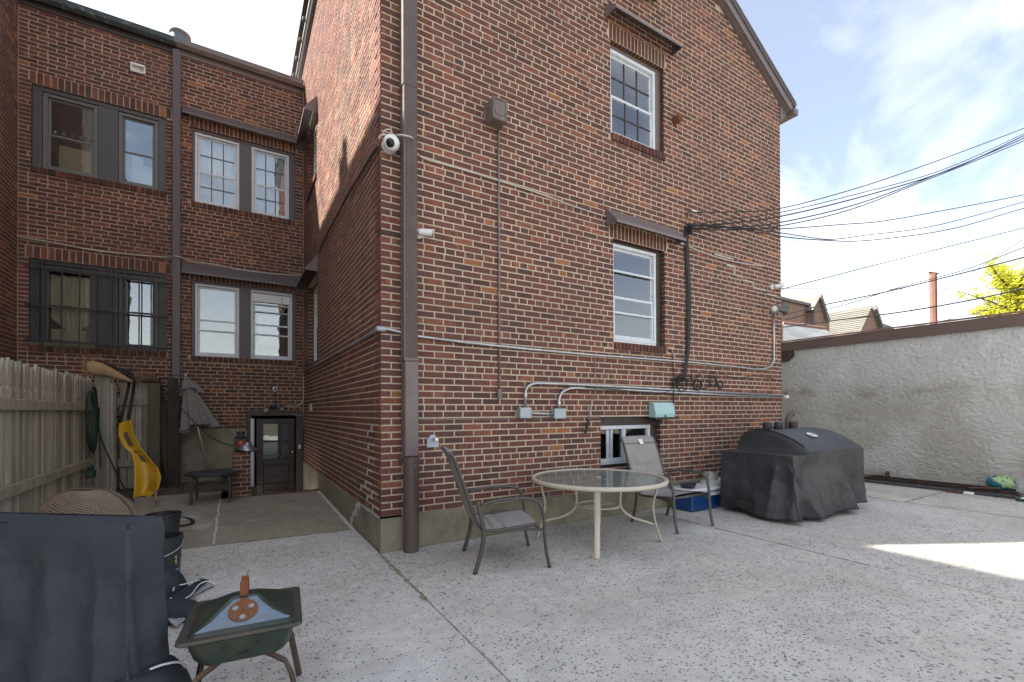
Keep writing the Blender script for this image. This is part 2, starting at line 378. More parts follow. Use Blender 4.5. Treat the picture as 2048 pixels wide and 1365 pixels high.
def mortar_wall(mb, fr, a0, a1, b0, b1, holes, poly=None, d=0., reveal=.12):
    hs = [h for h in holes if len(h) == 4]
    A = sorted(set([a0, a1]+[min(max(x, a0), a1) for h in hs for x in h[:2]])); B = sorted(set([b0, b1]+[min(max(x, b0), b1) for h in hs for x in h[2:4]]))
    for i in range(len(A)-1):
        for j in range(len(B)-1):
            ca, cb = (A[i]+A[i+1])/2, (B[j]+B[j+1])/2
            if any(h[0] < ca < h[1] and h[2] < cb < h[3] for h in hs): continue
            mb.add([fr.p(A[i], B[j], d), fr.p(A[i+1], B[j], d), fr.p(A[i+1], B[j+1], d), fr.p(A[i], B[j+1], d)], [(0, 1, 2, 3)])
    for h in hs:
        c = [(h[0], h[2]), (h[1], h[2]), (h[1], h[3]), (h[0], h[3])]; ii = .013
        c2 = [(h[0]-ii, h[2]-ii), (h[1]+ii, h[2]-ii), (h[1]+ii, h[3]+ii), (h[0]-ii, h[3]+ii)]
        for k in range(4):
            p, q = c2[k], c2[(k+1) % 4]; mb.add([fr.p(*p, d), fr.p(*q, d), fr.p(*q, -reveal-.02), fr.p(*p, -reveal-.02)], [(0, 1, 2, 3)])
# ------------------------------------------------------------------ windows and hoods
def ring_box(mb, fr, a0, a1, b0, b1, wl, wr, wb, wt, d0, d1, ch=.004):
    if wb > 0: fr.box(mb, a0, a1, b0, b0+wb, d0, d1, ch)
    if wt > 0: fr.box(mb, a0, a1, b1-wt, b1, d0, d1, ch)
    if wl > 0: fr.box(mb, a0, a0+wl, b0+wb+.0005, b1-wt-.0005, d0, d1-.002, ch)
    if wr > 0: fr.box(mb, a1-wr, a1, b0+wb+.0005, b1-wt-.0005, d0, d1-.002, ch)
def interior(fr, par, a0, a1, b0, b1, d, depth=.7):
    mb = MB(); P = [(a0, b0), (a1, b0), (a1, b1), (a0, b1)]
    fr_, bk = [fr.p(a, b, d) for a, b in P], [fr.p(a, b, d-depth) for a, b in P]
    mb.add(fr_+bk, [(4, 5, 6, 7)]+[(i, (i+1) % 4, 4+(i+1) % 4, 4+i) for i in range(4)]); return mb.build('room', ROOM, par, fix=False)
def pane(fr, par, a0, a1, b0, b1, d, m=None):
    mb = MB(); fr.box(mb, a0, a1, b0, b1, d-.004, d); return mb.build('pane', m or GLASS, par)
def dh_window(fr, house, a0, a1, b0, b1, d=-.05, wf=.045, material=None, muntins=None, rails=(), mm=None, gl=None, meet=.47, stag=.02, room=True, sashm=None):
    """double-hung window filling a0..a1 x b0..b1; frame ring at depth d, two sashes behind each other"""
    material = material or WHITE; sm = sashm or material
    f = MB(); ring_box(f, fr, a0, a1, b0, b1, wf, wf, wf*1.15, wf, d-.06, d)
    win = f.build('window', material, house)
    bm_ = b0+(b1-b0)*meet; i0, i1 = a0+wf, a1-wf; sw = .032
    for (lo, hi, dd) in ((b0+wf, bm_+.018, d-.018), (bm_-.018, b1-wf, d-.018-stag)):
        s = MB(); ring_box(s, fr, i0+.001, i1-.001, lo+.001, hi-.001, sw, sw, sw, sw, dd-.022, dd, .003)
        so_ = s.build('sash', sm, win)
        pane(fr, win, i0+sw, i1-sw, lo+sw, hi-sw, dd-.009, gl)
        if muntins:
            mb = MB(); nc, nr = muntins
            for k in range(1, nc): x = i0+sw+(i1-i0-2*sw)*k/nc; fr.box(mb, x-.009, x+.009, lo+sw, hi-sw, dd-.0088, dd-.001)
            for k in range(1, nr): z = lo+sw+(hi-lo-2*sw)*k/nr; fr.box(mb, i0+sw, i1-sw, z-.009, z+.009, dd-.0088, dd-.0015)
            mb.build('muntin', mm or material, win)
    for z in rails:
        mb = MB(); fr.box(mb, i0, i1, z-.014, z+.014, d-.02, d-.002, .003); mb.build('storm_rail', material, win)
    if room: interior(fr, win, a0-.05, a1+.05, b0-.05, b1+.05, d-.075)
    return win
def curtain(fr, par, a0, a1, b0, b1, d, material, folds=9, amp=.012, name='curtain', shape=None):
    mb = MB()
    def fn(u, v):
        lo = b0 if shape is None else b0+shape(u)*(b1-b0)
        return fr.p(a0+(a1-a0)*u, lo+(b1-lo)*v, d+amp*math.sin(u*folds*6.28+1.2*math.sin(v*3))+amp*.4*math.sin(u*23))
    mb.grid(fn, folds*6, 8); return mb.build(name, material, par, smooth=True, fix=False)
def blind(fr, par, a0, a1, b0, b1, d, material, pitch=.028):
    mb = MB(); n = int((b1-b0)/pitch)
    for i in range(n): z = b1-i*pitch; mb.add([fr.p(a0, z, d+.008), fr.p(a1, z, d+.008), fr.p(a1, z-pitch*.92, d-.006), fr.p(a0, z-pitch*.92, d-.006)], [(0, 1, 2, 3)])
    return mb.build('blind', material, par, fix=False)
def hood(fr, house, a0, a1, btop, bbot, proj, material=None, lip=.035):
    """folded sheet-metal window hood: sloping top, small front lip, closed ends, open underneath"""
    t = .006; mb = MB(); prof = [(btop, .0), (bbot+lip, proj), (bbot, proj), (bbot, proj-t), (bbot+lip-t, proj-t), (btop-2*t, .0)]
    mb.prism([fr.p(a0, b, d+.011) for b, d in prof], fr.U*(a1-a0))
    for a in (a0+.001, a1-.007):
        mb.prism([fr.p(a, btop-.014, .011), fr.p(a, bbot+lip-t, proj+.004), fr.p(a, bbot+.002, proj+.004), fr.p(a, bbot+.002, .011)], fr.U*.006)
    return mb.build('window_hood', material or BROWN, house)
# ================================================================== GROUND AND SETTING
def conc_mat(name, base, agg, tint, tamt, spots=.5, rough=.9, scale=55., worn=None):
    mt = mat(name, base, rough=rough, var=.14, scale=2.2, bump=.35, bscale=130, tint=tint, tamt=tamt, tscale=1.3, spec=.3, tlo=.46, thi=.7)
    t = mt.node_tree; n = t.nodes; l = t.links; b = n['Principled BSDF']; src = b.inputs['Base Color'].links[0].from_socket
    g = [x for x in n if x.type == 'NEW_GEOMETRY'][0]
    def layer(src, sc, thr, colour, amt, patch, pst=(1, 1, 1)):
        mp = n.new('ShaderNodeMapping'); mp.inputs['Scale'].default_value = pst; l.new(g.outputs['Position'], mp.inputs[0])
        v = n.new('ShaderNodeTexVoronoi'); v.inputs['Scale'].default_value = sc; v.inputs['Randomness'].default_value = 1
        wp = n.new('ShaderNodeTexNoise'); wp.inputs['Scale'].default_value = sc*.9; wp.inputs['Detail'].default_value = 2; l.new(mp.outputs[0], wp.inputs[0])
        ad = n.new('ShaderNodeVectorMath'); ad.operation = 'MULTIPLY_ADD'; ad.inputs[1].default_value = (.9/sc,)*3; l.new(wp.outputs['Color'], ad.inputs[0]); l.new(mp.outputs[0], ad.inputs[2]); l.new(ad.outputs[0], v.inputs['Vector'])
        sepc = n.new('ShaderNodeSeparateColor'); l.new(v.outputs['Color'], sepc.inputs[0])
        a = n.new('ShaderNodeMapRange'); a.inputs[1].default_value = .42; a.inputs[2].default_value = .30; l.new(v.outputs['Distance'], a.inputs[0])      # stone outline
        p = n.new('ShaderNodeTexNoise'); p.inputs['Scale'].default_value = patch; p.inputs['Detail'].default_value = 5; l.new(g.outputs['Position'], p.inputs[0])
        th = n.new('ShaderNodeMapRange'); th.inputs[1].default_value = .32; th.inputs[2].default_value = .68; th.inputs[3].default_value = thr-.28; th.inputs[4].default_value = thr+.24; l.new(p.outputs[0], th.inputs[0])
        c = n.new('ShaderNodeMath'); c.operation = 'LESS_THAN'; l.new(sepc.outputs[0], c.inputs[0]); l.new(th.outputs[0], c.inputs[1])
        mu = n.new('ShaderNodeMath'); mu.operation = 'MULTIPLY'; l.new(a.outputs[0], mu.inputs[0]); l.new(c.outputs[0], mu.inputs[1])
        m2 = n.new('ShaderNodeMath'); m2.operation = 'MULTIPLY'; l.new(mu.outputs[0], m2.inputs[0]); m2.inputs[1].default_value = amt
        mi = n.new('ShaderNodeMixRGB'); l.new(m2.outputs[0], mi.inputs[0]); l.new(src, mi.inputs[1])
        cc = n.new('ShaderNodeMixRGB'); cc.inputs[1].default_value = (*colour[0], 1); cc.inputs[2].default_value = (*colour[1], 1); l.new(sepc.outputs[1], cc.inputs[0]); l.new(cc.outputs[0], mi.inputs[2])
        return mi.outputs[0]
    if worn:
        nw = n.new('ShaderNodeTexNoise'); nw.inputs['Scale'].default_value = .55; nw.inputs['Detail'].default_value = 8; nw.inputs['Roughness'].default_value = .7; l.new(g.outputs['Position'], nw.inputs[0]); rw_ = n.new('ShaderNodeMapRange'); rw_.inputs[1].default_value = .42; rw_.inputs[2].default_value = .68; rw_.inputs[4].default_value = .7; l.new(nw.outputs[0], rw_.inputs[0])
        mw = n.new('ShaderNodeMixRGB'); l.new(rw_.outputs[0], mw.inputs[0]); l.new(src, mw.inputs[1]); mw.inputs[2].default_value = (*worn, 1); src = mw.outputs[0]
    s1 = layer(src, scale, spots, ((.11, .12, .135), agg), .85, .9)
    s2 = layer(s1, scale*2.3, spots*.9, ((.52, .50, .46), (.2, .21, .22)), .85, 1.3)
    def grain(src, sc, amt, lo=.3, hi=.7):
        f = n.new('ShaderNodeTexNoise'); f.inputs['Scale'].default_value = sc; f.inputs['Detail'].default_value = 5; f.inputs['Roughness'].default_value = .7; l.new(g.outputs['Position'], f.inputs[0])
        q = n.new('ShaderNodeMapRange'); q.inputs[1].default_value = lo; q.inputs[2].default_value = hi; q.inputs[3].default_value = 1-amt; q.inputs[4].default_value = 1+amt*.6; l.new(f.outputs[0], q.inputs[0])
        x = n.new('ShaderNodeMixRGB'); x.blend_type = 'MULTIPLY'; x.inputs[0].default_value = 1; l.new(src, x.inputs[1]); l.new(q.outputs[0], x.inputs[2]); return x.outputs[0]
    s2 = layer(s2, scale*.55, spots*.28, ((.11, .125, .14), (.28, .27, .25)), .75, .7)
    s2 = grain(grain(s2, 150, .34), 8, .16)
    l.new(s2, b.inputs['Base Color']); return mt
CONC = conc_mat('aggregate_concrete', (.64, .62, .575), (.20, .21, .225), (.44, .415, .36), .6, .38, scale=50, worn=(.52, .475, .39))
CONC_D = conc_mat('damp_old_concrete', (.36, .31, .235), (.17, .155, .13), (.20, .185, .12), .7, .3, scale=60)
CONC_L = mat('plain_concrete', (.52, .49, .42), rough=.9, var=.12, scale=3, bump=.25, bscale=90, tint=(.30, .27, .21), tamt=.6, tscale=2.2)
SOIL = mat('yard_soil', (.11, .085, .06), rough=.95, var=.4, scale=14, bump=.9, bscale=60, tint=(.05, .06, .03), tamt=.5, tscale=8)
# soil sheet with the stairwell pit left open
mb = MB(); xs = [-300, -.86, 0, 300]; ys = [-300, 3.66, W, 300]
for i in range(3):
    for j in range(3):
        if i == 1 and j == 1: continue
        mb.add([(xs[i], ys[j], -.08), (xs[i+1], ys[j], -.08), (xs[i+1], ys[j+1], -.08), (xs[i], ys[j+1], -.08)], [(0, 1, 2, 3)])
struct(mb.build('ground', SOIL, fix=False))
def slab(name, m, poly, zf=lambda x, y: 0., t=.1, sub=1):
    mb = MB(); top = [Vector((x, y, zf(x, y))) for x, y in poly]; cen = sum(top, Vector())/len(top); e = .002
    inn = [p+(cen-p).normalized()*e*1.5 for p in top]
    mid = [p-Vector((0, 0, e)) for p in top]; bot = [Vector((p.x, p.y, min(-.078, p.z-t))) for p in top]; k = len(top)
    mb.add(inn+mid+bot, [tuple(range(k))]+[(i, (i+1) % k, k+(i+1) % k, k+i) for i in range(k)]+[(k+i, k+(i+1) % k, 2*k+(i+1) % k, 2*k+i) for i in range(k)])
    return struct(mb.build(name, m))
g = .0035
slab('patio_slab', CONC, [(-9, -12), (-.02-g, -12), (-.02-g, 1.05), (-.9, 1.12), (-1.7, 1.15), (-9, 1.15)])
slab('patio_slab', CONC, [(-.02+g, -12), (3.53-g, -12), (3.53-g, -.002), (-.02+g, -.002)])
slab('patio_slab', CONC, [(3.53+g, -12), (7.2-g, -12), (7.2-g, -.002), (3.53+g, -.002)])
slab('patio_slab', CONC, [(7.2+g, -12), (9.29, -12), (9.29, -1.62-g), (7.2+g, -1.62-g)])
slab('plain_slab', CONC_L, [(7.2+g, -1.62+g), (9.29, -1.62+g), (9.29, 6), (7.2+g, 6)], lambda x, y: .004)
ramp = lambda x, y: max(0, (y-1.1)*.026)
slab('alley_slab', CONC_D, [(-1.38+g, 1.15+g), (-.9, 1.12+g), (-.012, 1.05+g), (-.012, 3.62), (-1.38+g, 3.62)], ramp)
slab('alley_slab', CONC_D, [(-3.3, 1.15+g), (-1.38-g, 1.15+g), (-1.38-g, 4.3), (-3.3, 4.3)], ramp)
mb = MB(); mb.grid(lambda u, v: (-3.3+2.3*u, 4.3+1.45*v, .07+.03*noise.noise((u*9, v*9, 1))), 30, 20)
struct(mb.build('leaf_mould_bed', SOIL, fix=False, smooth=True))
FILL = mat('white_joint_filler', (.50, .49, .45), rough=.9, var=.2, scale=20)
mb = MB()
pts = [(-1.385+.02*noise.noise((t*.33, 3, 1)), 1.16+t*.088) for t in range(29)]
for i in range(28):
    (x, y), (x2, y2) = pts[i], pts[i+1]; wd = .012+.006*noise.noise((i*.5, 9, 2)); wd2 = .012+.006*noise.noise((i*.5+.5, 9, 2))
    mb.add([(x-wd, y, ramp(x, y)+.004), (x+wd, y, ramp(x, y)+.004), (x2+wd2, y2, ramp(x2, y2)+.004), (x2-wd2, y2, ramp(x2, y2)+.004)], [(0, 1, 2, 3)])
struct(mb.build('joint_filler_line', FILL, fix=False))
mb = MB()
for i in range(36):
    y, y2 = -.02+i*.1, .08+i*.1; a, b = .02+.012*noise.noise((i*.6, 1, 1)), .02+.012*noise.noise((i*.6+.6, 1, 1))
    mb.add([(-.03-a-.012, y, ramp(0, y)+.003), (-.03+.006, y, ramp(0, y)+.006), (-.03+.006, y2, ramp(0, y2)+.006), (-.03-b-.012, y2, ramp(0, y2)+.003)], [(0, 1, 2, 3)])
struct(mb.build('wall_foot_sealant', FILL, fix=False))
# dirt and moss caught in the slab joints, and hairline cracks
DIRT = mat('joint_dirt', (.27, .23, .16), rough=.95, var=.4, scale=30, tint=(.10, .11, .05), tamt=.6, tscale=6)
def dirt_line(p, q, w0, n, z=.0042, amp=.03, seed=0):
    mb = MB(); p, q = Vector(p), Vector(q); d = (q-p).normalized(); s_ = Vector((-d.y, d.x, 0)); P = []
    for i in range(n+1):
        c = p.lerp(q, i/n)+s_*amp*noise.noise((i*.22, seed, 3)); w = w0*max(.12, .55+1.3*noise.noise((i*.31, seed, 9))); P += [c-s_*w+Vector((0, 0, z)), c+s_*w*max(.3, 1+noise.noise((i*.5, seed, 1)))+Vector((0, 0, z))]
    mb.add(P, [(2*i, 2*i+1, 2*i+3, 2*i+2) for i in range(n)]); return struct(mb.build('joint_dirt', DIRT, fix=False))
SAND = mat('joint_sand', (.40, .37, .31), rough=.95, var=.25, scale=25, bump=.4)
mb = MB(); mb.box((-.04, -12, -.06), (0, -.06, -.0022)); mb.box((3.51, -12, -.06), (3.55, -.02, -.0022)); mb.box((7.18, -12, -.06), (7.22, -.02, -.0022)); mb.box((7.23, -1.64, -.06), (9.2, -1.6, -.0024)); struct(mb.build('joint_sand', SAND))
dirt_line((-.02, -.05, 0), (-.02, -1.3, 0), .020, 60, amp=.012, seed=1); dirt_line((-.02, -1.3, 0), (-.02, -4.5, 0), .004, 120, amp=.006, seed=2)
dirt_line((3.53, -.1, 0), (3.53, -2.6, 0), .010, 90, amp=.012, seed=3); dirt_line((3.53, -2.6, 0), (3.53, -4.8, 0), .0035, 80, amp=.006, seed=4)
dirt_line((7.2, -.3, 0), (7.2, -3.8, 0), .012, 90, amp=.01, seed=5); dirt_line((7.25, -1.62, 0), (9.2, -1.62, 0), .016, 50, amp=.01, seed=6)
dirt_line((-1.3, 1.13, 0), (-.05, 1.05, 0), .022, 40, amp=.02, seed=7); dirt_line((.05, -.016, 0), (6.9, -.016, 0), .010, 200, amp=.004, seed=8)
dirt_line((.9, -1.9, 0), (2.6, -2.5, 0), .0022, 90, amp=.09, seed=10); dirt_line((4.2, -1.75, 0), (3.6, -3.2, 0), .002, 80, amp=.10, seed=11); dirt_line((-.6, -.6, 0), (-.2, .9, 0), .002, 60, amp=.06, seed=12)
# pale scoured patches on the dark alley slab
mb = MB()
for cx, cy, rx, ry in ((-1.75, 2.55, .22, .14), (-1.52, 2.0, .1, .16), (-.95, 2.0, .16, .03), (-2.0, 2.2, .2, .08)):
    k = 22; ring = []
    for i in range(k):
        a = 6.283*i/k; r = 1+.45*noise.noise((math.cos(a)*1.6+cx*7, math.sin(a)*1.6, cy)); x, y = cx+rx*r*math.cos(a), cy+ry*r*math.sin(a); ring.append((x, y, ramp(x, y)+.0035))
    mb.add(ring, [tuple(range(k))])
struct(mb.build('scoured_patch', mat('scoured_concrete', (.36, .35, .32), rough=.92, var=.25, scale=18, bump=.3), fix=False))
# stairwell pit: floor, side walls and brick threshold
mb = MB(); mb.box((-.85, 3.66, -.78), (0, W-.01, -.7)); struct(mb.build('stairwell_floor', CONC_D))
mb = MB(); mb.box((-.86, 3.57, -.7), (-.012, 3.62, -.01)); mb.build('stairwell_wall', PARGE); struct(bpy.data.objects['stairwell_wall'])
th = thing('brick_threshold', 'row of worn bricks edging the steps down to the dark basement door', 'threshold', (-.45, 3.66, .02))
rt = random.Random(4)
for i in range(9):
    x = -.84+i*.092; b = MB(); b.box((x, 3.625, -.02), (x+.083, 3.72, ramp(0, 3.62)+.012+rt.uniform(-.006, .006)), .006); c = brick_col(rt); b.build('brick', BRICK, th, cols=list(c)*len(b.v))
# ================================================================== MAIN BRICK HOUSE
ZF = .34
house = thing('brick_house', 'large brown brick house with a gable roof and a bare downspout at its near corner', 'house', (3.5, 3, 0))
RAKE = lambda a: 6.74+(6.95-a)*.577
RIDGE_X, RIDGE_Z = 3.4, 6.74+(6.95-3.4)*.577
topf = lambda a: RAKE(a) if a > RIDGE_X else RIDGE_Z+(RIDGE_X-a)*.02
# openings: windows (4-tuples) and areas of other bonding (5-tuples, solid)
WIN1, WIN2, WIN3 = (2.975, 3.985, 4.97, 6.19), (3.01, 3.99, 2.25, 3.60), (2.78, 3.878, .62, 1.275)
so1, so2 = (2.95, 4.01, 6.19, 6.40, 1), (2.95, 4.03, 3.60, 3.80, 1)
si1, si2 = (2.975, 3.995, 4.868, 4.97, 1), (3.01, 4.0, 2.15, 2.25, 1)
FB = BrickSet()
lay(FB, FA, -.0085, 6.955, ZF, 8.75, [WIN1, WIN2, WIN3, so1, so2, si1, si2], cornL=True, cornR=True, seed=11, topfn=topf)
for s_, pr in ((so1, 0), (so2, 0)): soldier(FB, FA, s_[0], s_[1], s_[2]+.006, s_[3]-.006, seed=21)
for s_ in (si1, si2): soldier(FB, FA, s_[0], s_[1], s_[2]+.004, s_[3]-.004, seed=23, proud=.028, dark=.8)
SW1, SW2 = (4.02, 5.12, 5.45, 6.75), (3.92, 5.10, 2.22, 3.72)
ss1, ss2 = (4.02, 5.12, 5.35, 5.45, 1), (3.92, 5.10, 2.12, 2.22, 1)
lay(FB, FS, 0, 9.6, ZF, 8.42, [SW1, SW2, ss1, ss2], startalt=(.1005, .2075), seed=12)
for s_ in (ss1, ss2): soldier(FB, FS, s_[0], s_[1], s_[2]+.004, s_[3]-.004, seed=24, proud=.03, dark=.8)
build_bricks(FB, house, seed=5)
mb = MB()
mortar_wall(mb, FA, .002, 6.945, ZF, 6.70, [WIN1, WIN2, WIN3])
mb.add([FA.p(.002, 6.70), FA.p(6.945, 6.70), FA.p(RIDGE_X, RIDGE_Z), FA.p(.002, RIDGE_Z+.05)], [(0, 1, 2, 3)])
mortar_wall(mb, FS, .002, 12, ZF, 8.5, [SW1, SW2])
mb.build('mortar_bed', MORTAR, house, fix=False)
mb = MB(); mb.add([(6.945, .002, 0), (6.945, 12, 0), (6.945, 12, 6.9), (6.945, .002, 6.7)], [(0, 1, 2, 3)]); mb.add([(0, 12, 0), (6.945, 12, 0), (6.945, 12, 6.7), (RIDGE_X, 12, RIDGE_Z), (0, 12, RIDGE_Z)], [(0, 1, 2, 3, 4)])
mb.build('far_wall', MORTAR, house, fix=False)
# foundation band with the repaired crack
mb = MB(); mb.box((-.012, -.012, -.12), (6.95, .2, ZF-.004), .006); mb.box((-.012, .2, -.75), (.19, 12, ZF-.005)); mb.build('foundation', PARGE, house)
mb = MB(); CR = [(1.32, .02), (1.2, .09), (1.16, .16), (1.05, .2), (.95, .29), (.82, .33), (.6, .325), (.42, .335), (.2, .33), (.03, .336)]
for i in range(len(CR)-1):
    (a, b), (a2, b2) = CR[i], CR[i+1]; w1 = .018+.02*abs(noise.noise((i*.9, 0, 5))) if i < 5 else .008
    mb.box(tuple(FS.p(a, b-w1, .010)), tuple(FS.p(a2, max(b2, b)+w1*.4, .0145)))
mb.build('crack_filler', mat('white_patch_cement', (.47, .48, .47), rough=.9, var=.25, scale=30, bump=.4), house)
mb = MB()
for i in range(14): mb.box((-.014, -.013-.002*(i % 3), ZF-.012-.006*rt.random()), (.03+.018*i+.02, -.0005, ZF+.004))
for (u0, v0, u1, v1) in ((1428, 508, 1466, 522), (1452, 530, 1470, 548), (1463, 548, 1484, 556), (1484, 560, 1507, 572), (1505, 575, 1533, 582), (1533, 588, 1555, 594)):
    p, q = fx(u0, v0), fx(u1, v1); mb.box((p.x, -.0125, p.z-.018), (q.x, -.004, p.z+.004)); mb.box((q.x-.03, -.0125, q.z-.02), (q.x-.006, -.004, p.z))
for (y0, y1, k) in ((.06, .30, 0), (.28, .52, 1), (.10, .34, 2), (.42, .80, 2), (.36, .60, 3), (.30, .52, 5), (.22, .46, 7), (.25, .48, 9), (.3, .5, 11), (.12, .34, 12)):
    z = ZF+CO*k+CO; mb.box((-.0125, y0, z-.010), (-.003, y1, z+.009)); mb.box((-.0125, y1-.022, z-.06), (-.003, y1, z+.002))
mb.build('repointed_joint', mat('grey_repointing', (.46, .44, .39), rough=.92, var=.3, scale=30, bump=.5), house)
mb = MB()
for i in range(60):
    a = .36+i*.04; 
    if a < 2.74: mb.box((a, -.0115, 1.263+.003*noise.noise((i*.3, 0, 0))), (a+.0405, -.004, 1.274+.004*noise.noise((i*.3, 2, 0))))
mb.build('caulk_strip', mat('grey_caulk', (.16, .15, .14), rough=.7, var=.3, scale=12), house)
# windows of the facade
TRIM = BROWN_DK
def casing(fr, house, o, l_, r_, t_, b_, d0, d1, m):
    mb = MB(); ring_box(mb, fr, o[0], o[1], o[2], o[3], l_, r_, b_, t_, d0, d1); return mb.build('window_casing', m, house)
casing(FA, house, WIN1, .012, .12, .07, .0, -.16, -.06, BROWN)
BLINDM = mat('pale_blind', (.62, .62, .60), rough=.7, var=.05, scale=5); CURT = mat('sheer_curtain', (.60, .60, .59), rough=.9, var=.08, scale=3, stretch=(3, 3, .4))
w1 = dh_window(FA, house, WIN1[0]+.012, WIN1[1]-.12, WIN1[2]+.003, WIN1[3]-.07, d=-.045, wf=.045, muntins=(3, 2), mm=BROWN_DK, meet=.47, gl=GLASS)
curtain(FA, w1, 3.03, 3.8, 5.0, 6.0, -.30, CURT, 7)
casing(FA, house, WIN2, .012, .13, .045, .0, -.16, -.06, BROWN_DK)
w2 = dh_window(FA, house, WIN2[0]+.012, WIN2[1]-.13, WIN2[2]+.03, WIN2[3]-.045, d=-.04, wf=.04, rails=(WIN2[2]+.40, WIN2[3]-.40), meet=.45, gl=GLASS)
curtain(FA, w2, 3.64, 3.80, 2.3, 3.42, -.25, BLINDM, 3); blind(FA, w2, 3.06, 3.62, 2.84, 3.44, -.26, BLINDM)
mb = MB(); FA.box(mb, 3.0, 3.86, 2.245, 2.285, -.12, -.045, .004); mb.build('window_stool', WHITEP, house)
casing(FA, house, WIN3, .004, .10, .115, .05, -.16, -.07, BROWN_DK)
f = MB(); ring_box(f, FA, 2.784, 3.777, .67, 1.158, .02, .055, .055, .05, -.15, -.08); FA.box(f, 3.25, 3.305, .726, 1.107, -.147, -.083, .003); FA.box(f, 3.045, 3.075, .726, 1.107, -.147, -.09, .003); FA.box(f, 2.985, 3.03, .726, 1.107, -.15, -.11, .003); FA.box(f, 2.785, 3.80, .655, .67, -.11, -.045, .003)
bw = f.build('window', WHITE, house)
for a, b in ((3.306, 3.721), (3.076, 3.249), (2.805, 2.984)): pane(FA, bw, a, b, .726, 1.107, -.12, GLASS_DIM)
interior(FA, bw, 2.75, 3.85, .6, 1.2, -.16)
mb = MB(); FA.box(mb, 3.52, 3.545, .73, 1.1, -.2, -.19); FA.box(mb, 3.15, 3.16, .73, 1.1, -.2, -.19); mb.build('bug_screen_bar', GREYF2, bw)
# side-wall windows
casing(FS, house, SW1, .05, .05, .06, .0, -.15, -.09, BROWN_DK); dh_window(FS, house, SW1[0]+.05, SW1[1]-.05, SW1[2]+.003, SW1[3]-.06, d=-.09, wf=.05)
casing(FS, house, SW2, .05, .05, .06, .0, -.15, -.09, BROWN_DK); dh_window(FS, house, SW2[0]+.05, SW2[1]-.05, SW2[2]+.003, SW2[3]-.06, d=-.09, wf=.05)
hood(FA, house, 2.885, 4.15, 6.60, 6.42, .19); hood(FA, house, 2.885, 4.20, 3.955, 3.72, .19); hood(FA, house, 2.7, 3.80, 7.22, 7.03, .19)
hood(FS, house, 3.93, 5.3, 6.72, 6.43, .2); hood(FS, house, 3.83, 5.28, 3.98, 3.70, .2)
# rake board, eave return, roof
mb = MB(); ext = .19
p0, p1 = Vector((7.16, 0, RAKE(7.16)-.0)), Vector((RIDGE_X, 0, RIDGE_Z))
dr = (p1-p0).normalized(); nn = Vector((-dr.z, 0, dr.x)) if dr.x > 0 else Vector((dr.z, 0, -dr.x))
def rk(lo, hi, y0, y1): mb.prism([p0+nn*lo+Vector((0, y0, 0)), p1+nn*lo+Vector((0, y0, 0)), p1+nn*hi+Vector((0, y0, 0)), p0+nn*hi+Vector((0, y0, 0))], (0, y1-y0, 0))
rk(-.02, .15, -.10, .0); rk(.15, .175, -.13, .02); rk(-.045, -.02, -.055, -.002)
mb.build('rake_board', BROWN, house)
ROOFM = mat('slate_roof', (.10, .10, .105), rough=.75, var=.3, scale=8, bump=.5, bscale=12)
mb = MB()
q = [Vector((7.2, 0, RAKE(7.2)))+nn*.18, Vector((RIDGE_X, 0, RIDGE_Z))+nn*.18, Vector((RIDGE_X, 0, RIDGE_Z+.23)), Vector((-.14, 0, RIDGE_Z+.1)), Vector((-.14, 0, RIDGE_Z+.0)), Vector((RIDGE_X, 0, RIDGE_Z+.1)), Vector((7.2, 0, RAKE(7.2)))+nn*.10]
mb.prism([p+Vector((0, -.12, 0)) for p in q], (0, 12.3, 0)); mb.build('roof', ROOFM, house)
mb = MB(); mb.bar(Vector((7.24, -.14, 6.60)), Vector((7.24, 12, 6.60)), .13, .11, ch=.01); mb.build('gutter', BROWN, house)
mb = MB(); mb.prism([(6.945, -.02, 6.38), (7.17, -.02, 6.56), (7.17, -.02, 6.66), (6.945, -.02, 6.70)], (0, .3, 0)); mb.build('eave_return', BROWN, house)
mb = MB(); zt = 8.42
mb.box((-.10, 0, zt+.03), (-.012, 9.6, zt+.11)); mb.prism([(-.06, 0, zt-.02), (-.012, 0, zt-.05), (-.012, 0, zt+.03), (-.09, 0, zt+.03)], (0, 9.6, 0)); mb.build('side_fascia', BROWN_DK, house)
for i in range(17):
    y = .3+i*.55; mb = MB(); mb.box((-.15, y-.04, zt+.09), (-.085, y+.04, zt+.15), .012); mb.build('roof_tile_end', ROOFM, house)
# wall-corner downspout: ribbed upper pipe, fatter lower boot
ds = MB(); x0, x1, y0, y1 = .176, .312, -.145, -.035
def dspout(mb, z0, z1, x0, x1, y0, y1, ribs=7):
    pr = []; n = ribs*2+1
    for i in range(n+1):
        t = i/n; pr.append((x0+(x1-x0)*t, y0 + (.0 if i % 2 else .009) * (0 if i in (0, n) else 1)))
    pr += [(x1, y1), (x0, y1)]
    mb.prism([(x, y, z0) for x, y in pr], (0, 0, z1-z0))
dspout(ds, 1.86, 4.55, .181, .313, -.143, -.035); dspout(ds, 4.50, 9.0, .172, .313, -.149, -.03)
pipe = ds.build('downspout', BROWN, house)
ds = MB(); ds.box((.186, -.15, .92), (.323, -.03, 1.84), .008); ds.box((.177, -.154, 1.84), (.321, -.03, 1.868), .003); ds.box((.165, -.05, 1.85), (.182, -.02, 1.862)); ds.build('downspout_sleeve', BROWN, house)
